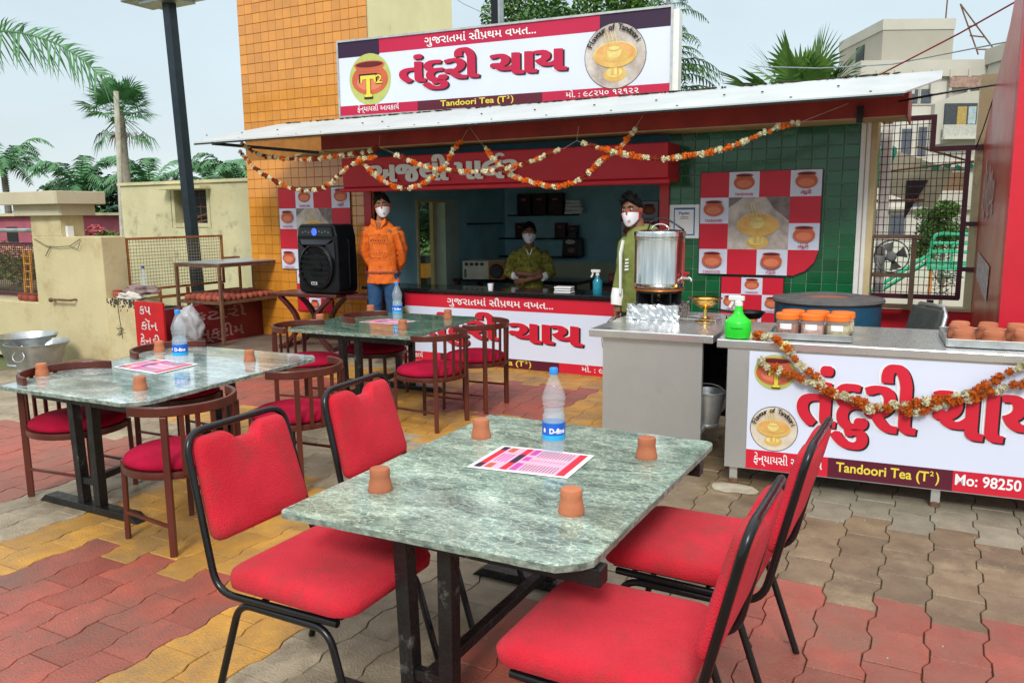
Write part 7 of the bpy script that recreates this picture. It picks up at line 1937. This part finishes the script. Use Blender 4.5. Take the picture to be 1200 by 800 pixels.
def feather_palm(label, x, y, z0, z1, L_, nf, group=None, seed=1, dry=2, trunk_r=0.16):
    random.seed(seed)
    t = thing('palm_tree', label, 'palm tree', (x, y, z0), group=group)
    H = z1 - z0
    mb = MB(); mb.tube([(0, 0, 0), (0.08, 0, H * 0.5), (0.02, 0, H)], [trunk_r * 1.2, trunk_r, trunk_r * 0.9], 10)
    for k in range(int(H / 0.12)): mb.lathe([(trunk_r * 1.12, 0), (trunk_r * 1.18, 0.04), (trunk_r * 1.0, 0.05)], (0.06, 0, 0.1 + k * 0.12), 10)
    mb.build('trunk', M['bark'], t)
    for k in range(nf):
        mb = MB(); a = 2 * PI * k / nf + random.uniform(-0.25, 0.25); up_ = random.uniform(0.35, 1.9)
        frond(mb, (0.02, 0, H), a, L_ * random.uniform(0.8, 1.1), 0.50 + up_ * 0.45, up_, 0, 0.26, 24, 0.6)
        mb.build('frond', M['dry'] if k < dry else M['palm'], t)
    return t
def fan_leaf(mb, base, d, L_, w=1.0, n=22, m=0, droop=0.0):
    """fan palm leaf: stalk and a half disc of pointed blades"""
    base = Vector(base); d = Vector(d).normalized(); hub = base + d * L_ * 0.9
    mb.tube([base, base.lerp(hub, 0.5) + Vector((0, 0, 0.03)), hub], [0.018, 0.013, 0.010], 5, mi=m)
    s_ = d.cross(Vector((0, 0, 1)));  s_ = s_.normalized() if s_.length > 0.1 else Vector((1, 0, 0))
    up_ = s_.cross(d).normalized()
    for k in range(n):
        a = (-1.9 + 3.8 * k / (n - 1)); r_ = L_ * w * (0.55 + 0.45 * math.cos(a * 0.55)) * random.uniform(0.9, 1.08)
        dv = (d * math.cos(a) + s_ * math.sin(a) + up_ * 0.12 * math.cos(a * 3)).normalized(); pw_ = dv.cross(up_).normalized() * 0.05 * r_
        mid = hub + dv * r_ * 0.55; tip = hub + dv * r_ - Vector((0, 0, droop * r_ * random.uniform(0.3, 1)))
        mb.add([hub, mid + pw_, tip, mid - pw_ + up_ * 0.02], [(0, 1, 3), (1, 2, 3)], m)
def fan_palm(label, x, y, z0, z1, L_, nf, nd, seed=1, trunk_r=0.17, lo=-0.2):
    random.seed(seed)
    t = thing('fan_palm', label, 'palm tree', (x, y, z0)); H = z1 - z0
    mb = MB(); mb.tube([(0, 0, 0), (0.05, 0, H * 0.5), (0.0, 0, H)], [trunk_r * 1.15, trunk_r, trunk_r * 0.95], 10); mb.build('trunk', M['bark'], t, smooth=60)
    for k in range(nf):
        mb = MB(); a = 2.4 * k; e_ = lo + (1.35 - lo) * (k + 0.5) / nf
        fan_leaf(mb, (0, 0, H - 0.05), (math.cos(a) * math.cos(e_), math.sin(a) * math.cos(e_), math.sin(e_)), L_ * random.uniform(0.8, 1.1), 0.95, 22, 0, 0.25); mb.build('leaf_fan', M['palm'], t)
    for k in range(nd):
        mb = MB(); a = 2.0 * k + 0.7; zd = random.uniform(-1.1, -0.3)
        fan_leaf(mb, (0, 0, H - 0.15 * k / nd - 0.1), (math.cos(a), math.sin(a), zd), L_ * random.uniform(1.0, 1.4), 0.5, 14, 0, 1.0); mb.build('hanging_leaf', M['dry'] if k % 2 else M['palm'], t)
    return t
fan_palm('tall fan palm with a shaggy trunk and drooping dead leaves, left of the lamp post', -26.9, 20, 0, 5.55, 0.86, 26, 9, 3, 0.14)
mb = MB(); mb.tube([(0, 0, 0), (0.12, 0, 2.2), (0.27, 0, 4.6)], 0.055, 8)
tag(mb.build('street_pole', mat('flaking_white_pole', (0.58, 0.56, 0.48), 0.8, col2=(0.36, 0.32, 0.24), scale=9), loc=(-16.5, 12.0, -0.1)), 'thin flaking white pole in front of the tall fan palm', 'pole')
PG = 'coconut palms beyond the left wall'
PLm = [(-43.2, 25, 3.6, 2.8, 'coconut palm cut by the left edge of the photo'), (-37.8, 25.5, 2.2, 2.9, 'bushy coconut palm above the gate pier cap'), (-34.6, 27, 2.4, 2.8, 'coconut palm right of the pier with a bare bending frond'), (-30.6, 27.5, 2.2, 2.6, 'low coconut palm between the fan palm and the lamp post'), (-27.6, 26, 2.3, 2.4, 'coconut palm just left of the lamp post over the outhouse roof'), (-24.9, 27.5, 2.5, 2.6, 'coconut palm right of the lamp post over the outhouse roof'), (-22.6, 27, 2.6, 2.3, 'coconut palm above the outhouse roof beside the orange tower')]
for i, (x, y, z, L_, lab) in enumerate(PLm): feather_palm(lab, x, y, 0, z + (0.9 if i % 2 else 0.65), L_ * 0.92, 24, PG, 40 + i, dry=2 if i in (2, 5) else 0)
BU = [(-39.5, 26, 3.5, 2.9, 'leafd', 'leaf1', 'dark bushy tree at the left edge behind the palms'), (-33.0, 30, 3.7, 3.2, 'leafd', 'leaf1', 'dark green tree mass between the coconut palms'), (-28.8, 29, 3.5, 2.8, 'leaf1', 'leafd', 'green tree mass behind the lamp post and outhouse'), (-25.4, 30, 3.6, 2.6, 'leaf1', 'leaf2', 'green tree behind the outhouse right of the lamp post'), (-33.5, 21, 2.5, 2.0, 'leafd', 'leafd', 'dark green shrub right of the gate pier'), (-30.2, 22, 2.2, 1.6, 'leaf1', 'leafd', 'mid green shrub left of the flaking pole'), (-36.5, 21.5, 2.5, 2.8, 'leafd', 'leaf1', 'dark hedge behind the mesh fence at the far left'),
      (-38.8, 29, 3.7, 4.2, 'leafd', 'leafd', 'dark tree mass behind the pier cap'), (-22.0, 25, 3.6, 1.9, 'leaf2', 'leaf1', 'bright leafy tree above the outhouse roof next to the orange tower')]
for i, (x, y, z, r_, a, b, lab) in enumerate(BU): broad_tree('shrub', lab, x, y, 0, z, r_, 3600, 0.30, [M[a], M[b]], None, False, 60 + i)
fl = thing('bougainvillea', 'pink flowering shrub behind the gate pier', 'bush', (-24.8, 17.5, 0))
mb = MB(); leaf_cloud(mb, [((0, 0, 0.9), (0.6, 0.5, 0.5)), ((0.6, 0, 0.7), (0.5, 0.5, 0.4))], 1500, 0.12); tag(mb.build('foliage', M['leaf2'], fl), kind='stuff')
mb = MB(); leaf_cloud(mb, [((-0.2, -0.2, 1.35), (0.34, 0.3, 0.22))], 350, 0.10); tag(mb.build('blossom', mat('pink_bracts', (0.62, 0.16, 0.18), 0.7, var=0.2), fl), kind='stuff')
# garden seen through the left fence
gb = thing('pink_house', 'low pink house with a red wall behind the left mesh fence', 'building', (-27.5, 16.0, 0))
mb = MB(); mb.bb(-4, 2.2, 0, 4, 0, 1.85); mb.build('wall', mat('pink_wall', (0.40, 0.10, 0.14), 0.8, var=0.15, scale=1), gb)
mb = MB(); mb.bb(-2.0, -1.4, -0.02, 0.0, 0.9, 1.5); mb.bb(-0.3, 0.3, -0.02, 0.0, 0.9, 1.5); mb.build('window', M['pk'], gb)
mb = MB(); mb.bb(-4.2, 2.4, -0.2, 4.2, 1.852, 1.94); mb.build('roof', M['cream2'], gb)
random.seed(71)
gd = MB(); leaf_cloud(gd, [((-24 + k * 0.62 + random.uniform(-.2, .2), 12.5 + random.uniform(-.5, .8), 0.45 + random.uniform(0, 0.25)), (0.7, 0.6, 0.5)) for k in range(9)], 8000, 0.11)
tag(gd.build('garden_plants', M['leaf2']), 'yellow green garden plants behind the left mesh fence', 'plants', kind='stuff')
gd = MB(); leaf_cloud(gd, [((-24 + k * 0.7, 12.2 + random.uniform(-.3, .5), 0.98), (0.5, 0.4, 0.2)) for k in range(7)], 1500, 0.09)
tag(gd.build('garden_flowers', mat('mauve_flowers', (0.5, 0.22, 0.30), 0.8, col2=(0.55, 0.35, 0.10), scale=6)), 'mauve and yellow flowers behind the left mesh fence', 'flowers', kind='stuff')
lg = thing('yellow_frame', 'yellow and orange play frame behind the left mesh fence', 'play frame', (-18.75, 11.2, -0.3))
mb = MB()
for x in (-0.12, 0.12): mb.tube([(x - 0.15, 0, 0), (x, 0, 1.35)], 0.035, 8)
for k in range(6): mb.tube([(-0.24 + 0.02 * k, 0, 0.3 + k * 0.18), (0.05 + 0.014 * k, 0, 0.3 + k * 0.18)], 0.02, 6)
mb.build('ladder', mat('yellow_orange_paint', (0.70, 0.30, 0.02), 0.5, var=0.1), lg)
mb = MB(); mb.tube([(0.5, 0, 0), (0.45, 0, 1.75)], 0.08, 10); mb.ell((0.42, 0, 1.75), (0.13, 0.12, 0.16), 10, 8); mb.build('orange_figure_post', mat('coral_paint', (0.65, 0.20, 0.08), 0.6, var=0.15), lg)

# near palm frond hanging into the top left corner
t = thing('palm_tree', 'near palm whose single frond hangs into the top left corner of the photo', 'palm tree', (-11.6, 5.6, 0))
mb = MB(); mb.tube([(-0.6, 0, 0), (-0.4, 0, 2.0), (-0.2, 0, 3.7)], [0.2, 0.17, 0.14], 12); mb.build('trunk', M['bark'], t, smooth=60)
random.seed(8)
def big_frond(base, pts, n, L0, droopy):
    mb = MB(); P, dense = path_pts([Vector(p) for p in pts], 0.042)
    mb.tube(P[::3] + [P[-1]], [0.022 * (1 - 0.8 * k / (len(P[::3]) + 1)) for k in range(len(P[::3]) + 1)], 5)
    for i in range(1, len(P)):
        tg = (P[i] - P[i - 1]).normalized(); tt = i / len(P); L_ = L0 * (0.55 + 0.45 * math.sin(PI * min(1, 0.15 + tt * 0.8))) * random.uniform(0.85, 1.1)
        for q in (-1, 1):
            for rep in (0,):
                if q > 0: dv = (tg * 0.9 + Vector((0.1, random.uniform(-0.5, 0.5), 0.55 + random.uniform(-0.1, 0.1)))).normalized()
                else: dv = (tg * 0.45 + Vector((-0.05, random.uniform(-0.5, 0.5), -0.85))).normalized()
                dv2 = (dv + Vector((0, 0, -0.35 if q > 0 else -0.15))).normalized()
                LL = L_ * (0.72 if q > 0 else 1.0)
                mid = P[i] + dv * LL * 0.5; tip = mid + dv2 * LL * 0.5; w_ = tg * 0.017
                mb.add([P[i] - w_, P[i] + w_, mid + w_, mid - w_, tip], [(0, 1, 2, 3), (3, 2, 4)])
    return mb
mb = big_frond(None, [(-0.2, 0, 3.7), (1.2, 0, 3.88), (2.2, 0, 3.82), (3.0, -0.02, 3.64), (3.6, -0.05, 3.38), (3.95, -0.05, 3.12)], 40, 0.52, 1)
mb.v = [(p[0], p[1], p[2]) for p in mb.v]
mb.build('frond', M['palm'], t)
for k in range(5):
    mb = MB(); frond(mb, (-0.2, 0, 3.7), R(135 + 28 * k), 2.6, 0.6, 0.6, 0, 0.25, 22, 0.5); mb.build('frond', M['palm'], t)

# trees behind the roof and the signboard
broad_tree('neem_tree', 'dense mid green tree top showing above the signboard', -7.5, 16.5, 0, 7.1, 2.3, 42000, 0.11, [M['leaf2'], M['leaf1']], None, True, 90)
broad_tree('neem_tree', 'tree filling the view through the shop side door', -10.2, 15.5, 0, 3.4, 2.0, 5000, 0.20, [M['leafd'], M['leaf1']], None, False, 91)
broad_tree('hedge_bush', 'bright hedge outside the shop side door', -8.75, 12.7, 0, 1.28, 0.85, 3000, 0.09, [M['leaf2'], M['leaf2']], None, False, 92)
broad_tree('hedge_bush', 'dark tall bush beyond the bright hedge outside the door', -13.5, 20, 0, 5.0, 3.4, 5000, 0.28, [M['leafd'], M['leafd']], None, False, 93)
ob = thing('orange_crate', 'orange and black crate with a red sign standing outside the shop side door', 'crate', (-7.45, 10.75, 0))
mb = MB(); mb.bb(-0.35, 0.12, 0, 0.4, 0.75, 0.98); mb.build('orange_panel', mat('orange_panel', (0.85, 0.30, 0.02), 0.5), ob)
mb = MB(); mb.bb(-0.35, 0.12, 0.0, 0.4, 0.981, 1.10); mb.bb(-0.35, 0.14, 0.0, 0.4, 0.50, 0.749); mb.build('crate_frame', M['black'], ob)
mb = MB(); mb.bb(-0.35, 0.2, -0.1, -0.05, 0.28, 0.56); mb.bb(-0.3, 0.15, -0.04, 0.4, 0, 0.499); mb.build('red_board', M['redpaint'], ob)
fp = thing('feathery_tree', 'wispy feathery tree rising right of the signboard', 'tree', (-4.6, 14.5, 0))
mb = MB(); mb.tube([(0, 0, 0), (0.1, 0, 3.0), (0.0, 0, 5.6)], [0.09, 0.06, 0.02], 8); mb.build('trunk', M['bark'], fp, smooth=60)
random.seed(14)
for k in range(64):
    z = random.uniform(3.4, 6.0); a = random.random() * 6.3; mb = MB(); frond(mb, (0.03, 0, z - 0.3), a, random.uniform(0.7, 1.25) * (1.25 - (z - 3.6) * 0.25), 0.7, 0.55, 0, 0.22, 14, 0.4); mb.build('spray', M['leaf1'] if k % 3 else M['leafd'], fp)
f_ = thing('fan_palm', 'bright green fan palm behind the right end of the sheet roof', 'palm tree', (-2.0, 13.2, 0))
mb = MB(); mb.tube([(0, 0, 0), (0.03, 0, 1.5), (0.0, 0, 3.1)], [0.15, 0.12, 0.11], 10); mb.build('trunk', M['bark'], f_, smooth=60)
random.seed(5)
for (dx_, dy_, dz_, L_) in ((-0.55, 0.1, 0.75, 0.62), (-0.28, -0.15, 0.85, 0.66), (-0.75, -0.1, 0.42, 0.60), (0.10, 0.1, 1.0, 0.60), (0.28, -0.1, 1.02, 0.66), (0.62, 0, 0.72, 0.56), (0.82, 0.1, 0.42, 0.5), (-0.05, -0.3, 0.6, 0.6), (0.45, -0.25, 0.45, 0.5), (-0.45, -0.3, 0.35, 0.55)):
    mb = MB(); hub = Vector((0, 0, 3.10)); d = Vector((dx_, dy_, dz_)); fan_leaf(mb, hub + Vector((0, 0, 0.06)), d, L_ * (1.0 + 0.55 * abs(dx_)), 0.95, 26, 0, 0.12); mb.build('leaf_fan', M['leaf2'], f_)

# right background: block of flats, lawn wall, slide, bush
ap = thing('apartment_block', 'beige block of flats with a roof tower and an arched balcony', 'building', (0, 0, 0), R(27.98))
# local frame: x to the right across the view, y into depth, z up; front wall at y = 50
bw = mat('apartment_render', (0.42, 0.39, 0.32), 0.9, col2=(0.36, 0.33, 0.275), scale=0.3, bump=0.1)
bw2 = mat('apartment_band', (0.52, 0.49, 0.42), 0.9, var=0.05, scale=0.3)
bw3 = mat('apartment_front', (0.60, 0.57, 0.51), 0.9, var=0.05, scale=0.3)
apO = (24, 50, 0)
def ab(x0, x1, y0, y1, z0, z1, nm, m, par=ap):
    mb = MB(); mb.bb(x0, x1, y0, y1, z0, z1); return mb.build(nm, m, par)
ab(22.25, 26.5, 50.5, 57, 10.6, 12.42, 'roof_tower', bw); ab(22.2, 26.55, 50.45, 57.05, 12.43, 13.05, 'tower_parapet', bw2)
mb = MB(); mb.bb(22.20, 22.26, 53.0, 54.2, 11.0, 12.1); mb.build('tower_window', M['pk'], ap)
ab(20.8, 40, 50.0, 60, -2, 9.6, 'main_wall', bw3); ab(20.7, 40, 49.7, 60.2, 9.61, 10.55, 'roof_parapet', bw2)
for k in range(7): ab(21.6 + k * 1.1, 21.75 + k * 1.1, 49.6, 49.72, 8.6, 10.0, 'parapet_pier', bw2)
# wing coming forward on the right, seen from its left side
ab(28.2, 40, 38, 49.6, -2, 10.2, 'wing_wall', bw3); ab(28.05, 40, 37.8, 49.8, 10.21, 11.1, 'wing_parapet', bw2)
mb = MB()
arch = [(25.2, 5.6), (28.1, 6.0), (28.1, 8.9)] + [(28.1 - 2.9 * k / 12, 8.75 - 0.75 * (k / 12) ** 2) for k in range(1, 13)]
mb.prism(arch, 'y', 49.55, 49.9); mb.build('balcony_arch', bw2, ap)
ab(25.75, 27.65, 49.40, 49.54, 6.45, 8.0, 'balcony_shade_panel', mat('painted_recess_shade', (0.06, 0.07, 0.08), 0.7))  # solid dark panel stands for the shade inside the balcony
ab(26.45, 27.0, 49.33, 49.39, 6.5, 7.8, 'balcony_wall_piece', mat('ochre_wall', (0.45, 0.32, 0.10), 0.8)); ab(27.1, 27.55, 49.33, 49.39, 6.8, 7.8, 'balcony_window', mat('pale_window', (0.42, 0.52, 0.55), 0.3))
ab(25.6, 27.7, 49.15, 49.25, 6.05, 6.75, 'balustrade', mat('pale_balustrade', (0.52, 0.52, 0.46), 0.6)); ab(25.6, 27.8, 49.0, 49.3, 5.9, 6.04, 'balcony_slab', bw3)
wd2 = mat('tinted_window', (0.10, 0.12, 0.15), 0.2); wd3 = mat('brown_window', (0.20, 0.12, 0.07), 0.4)
for (x0, x1, z0, z1, m_) in ((23.5, 24.1, 5.1, 6.6, wd2), (24.5, 25.0, 5.0, 6.7, wd2), (24.3, 25.2, 1.9, 3.9, wd2), (26.1, 27.5, 2.3, 4.0, wd3), (23.1, 24.0, 0.2, 1.5, wd2), (22.0, 22.7, 0.3, 1.5, wd2), (21.6, 22.3, 5.0, 6.4, wd2), (23.6, 24.3, 8.1, 8.9, wd2), (24.5, 25.1, 8.1, 8.9, wd2)):
    f0 = ab(x0 - 0.12, x1 + 0.12, 49.93, 49.99, z0 - 0.12, z1 + 0.12, 'window', bw2); mb = MB(); mb.bb(x0, x1, 49.88, 49.925, z0, z1); mb.build('pane', m_, f0)
ab(25.9, 27.7, 49.5, 49.9, 2.0, 2.9, 'balustrade', bw2); ab(21, 28.1, 49.6, 49.98, 4.3, 4.6, 'floor_band', bw2); ab(21, 28.1, 49.6, 49.98, 1.75, 1.95, 'floor_band', bw2)
ab(26.0, 28.0, 49.56, 49.68, 8.95, 9.55, 'brick_panel', mat('pink_brick', (0.42, 0.27, 0.22), 0.9, var=0.2, scale=6))
an = thing('roof_antenna', 'thin triangular antenna on the roof of the block of flats', 'antenna', (0, 0, 0), R(27.98))
mb = MB()
for a, b in (((26.6, 50.2, 13.8), (27.9, 50.2, 10.9)), ((26.6, 50.2, 13.8), (28.9, 50.2, 11.1)), ((27.15, 50.2, 12.5), (27.7, 50.2, 12.6)), ((27.3, 50.2, 12.0), (28.2, 50.2, 11.9)), ((27.8, 50.2, 11.2), (28.9, 50.2, 11.2)), ((26.0, 50.6, 13.0), (26.05, 50.6, 15.5))): mb.tube([a, b], 0.045, 5)
mb.build('mast_frame', M['rust'], an)
lw = thing('park_wall', 'pale compound wall across the lawn behind the grille', 'wall', (0, 24, 0)); mb = MB(); mb.bb(-6, 6, 0, 0.3, 0, 0.9); mb.build('wall_body', bw3, lw)
lw = thing('kerb_wall', 'low pale wall behind the slide', 'wall', (0, 16.6, 0)); mb = MB(); mb.bb(-5, 5, 0, 0.25, -0.1, 0.50); mb.build('wall_body', bw2, lw)
gl = MB(); gl.add([(-8, 9.2, -0.14), (6, 9.2, -0.14), (6, 40, -0.14), (-8, 40, -0.14)], [(0, 1, 2, 3)])
struct(gl.build('lawn', mat('lawn_green', (0.13, 0.26, 0.03), 0.9, col2=(0.07, 0.17, 0.02), scale=4, bump=0.5)))
gl = MB(); gl.add([(-8, 12.5, -0.13), (6, 12.5, -0.13), (6, 16.5, -0.13), (-8, 16.5, -0.13)], [(0, 1, 2, 3)])
struct(gl.build('path', mat('pale_path', (0.50, 0.44, 0.33), 0.9, var=0.1, scale=1)))
rb2 = broad_tree('round_bush', 'clipped round bright green bush behind the slide', -0.05, 21.0, 0.35, 1.98, 0.82, 7000, 0.075, [M['leaf2'], M['leaf1']], None, False, 95)
mb = MB(); mb.tube([(0, 0, -0.4), (0.05, 0, 0.5)], [0.07, 0.05], 8); mb.build('trunk', M['bark'], rb2)
grn = mat('playground_green', (0.03, 0.38, 0.20), 0.4, var=0.1)
sl = thing('playground_slide', 'green playground slide with tubular guard rails behind the grille', 'slide', (-0.2, 14, 0))
mb = MB()
a, b = Vector((-0.92, 0, 0.28)), Vector((0.02, 0, 0.98))
for dy, dzz in ((-0.22, 0.10), (0.22, 0.10), (-0.16, 0.0), (0.16, 0.0)): mb.tube([a + Vector((0, dy, dzz)), b + Vector((0, dy, dzz))], 0.022, 6)
mb.add([a + Vector((0, -0.2, 0)), b + Vector((0, -0.2, 0)), b + Vector((0, 0.2, 0)), a + Vector((0, 0.2, 0))], [(0, 1, 2, 3)]); mb.add([a + Vector((0, -0.2, -0.02)), b + Vector((0, -0.2, -0.02)), b + Vector((0, 0.2, -0.02)), a + Vector((0, 0.2, -0.02))], [(3, 2, 1, 0)])
mb.build('chute', grn, sl)
mb = MB()
for y in (-0.25, 0.25):
    mb.tube(fillet([(0.0, y, 0.9), (0.06, y, 1.40), (0.62, y, 1.38), (0.64, y, 0.86)], 0.12, 5), 0.022, 6)
    for z in (0.95, 1.12, 1.25): mb.tube([(0.03, y, z), (0.63, y, z)], 0.016, 6)
    mb.tube([(0.32, y, 0.9), (0.32, y, 1.25)], 0.016, 6)
mb.bb(0.0, 0.66, -0.25, 0.25, 0.86, 0.90)
mb.build('guard_rail', grn, sl)
mb = MB()
for x, y in ((0.05, -0.22), (0.60, -0.22), (0.05, 0.22), (0.60, 0.22)): mb.tube([(x, y, 0.86), (x, y, -0.15)], 0.025, 6)
for k in range(4): mb.tube([(0.62, -0.2, 0.1 + 0.2 * k), (0.62, 0.2, 0.1 + 0.2 * k)], 0.018, 6)
mb.build('ladder', mat('orange_rungs', (0.55, 0.22, 0.06), 0.6), sl)
tt = broad_tree('young_tree', 'thin young tree trunk behind the slide', 0.0, 15.3, 0, 1.1, 0.4, 300, 0.06, [M['leafd']], None, True, 97)
broad_tree('tree', 'far green tree behind the park wall right of the block', 6.5, 34, 0, 4.0, 2.2, 2500, 0.25, [M['leaf1'], M['leafd']], None, False, 98)

# ------------------------------------------------------------------ grit on the paving, cement under the counter legs
random.seed(101)
gr_ = MB()
for k in range(420):
    x = random.uniform(-5.5, 1.0); y = random.uniform(1.4, 7.6); s_ = random.uniform(0.002, 0.0055)
    gr_.ell((x, y, 0.002), (s_, s_ * random.uniform(0.6, 1.2), s_ * 0.6), 5, 3, (0, 0, random.random() * 3))
tag(gr_.build('paving_grit', mat('pale_grit', (0.42, 0.38, 0.30), 0.9, var=0.3, scale=3)), 'scattered pale grit on the paving blocks', 'grit', kind='stuff')
for (x, y, w_, l_) in ((-1.08, 5.00, 0.15, 0.08),):
    mb = MB(); o = []
    for k in range(14):
        a = 2 * PI * k / 14; q = 1 + 0.35 * noise(math.cos(a) * 2 + x, math.sin(a) * 2, y); o.append((w_ * q * math.cos(a), l_ * q * math.sin(a)))
    mb.prism(o, 'z', 0.0, 0.012); tag(mb.build('cement_lump', mat('cement_blob', (0.40, 0.35, 0.26), 0.9, var=0.15, scale=8), loc=(x, y, 0.001), bevel=0.004), 'flat lump of spilled cement under the left leg of the garlanded counter', 'cement')
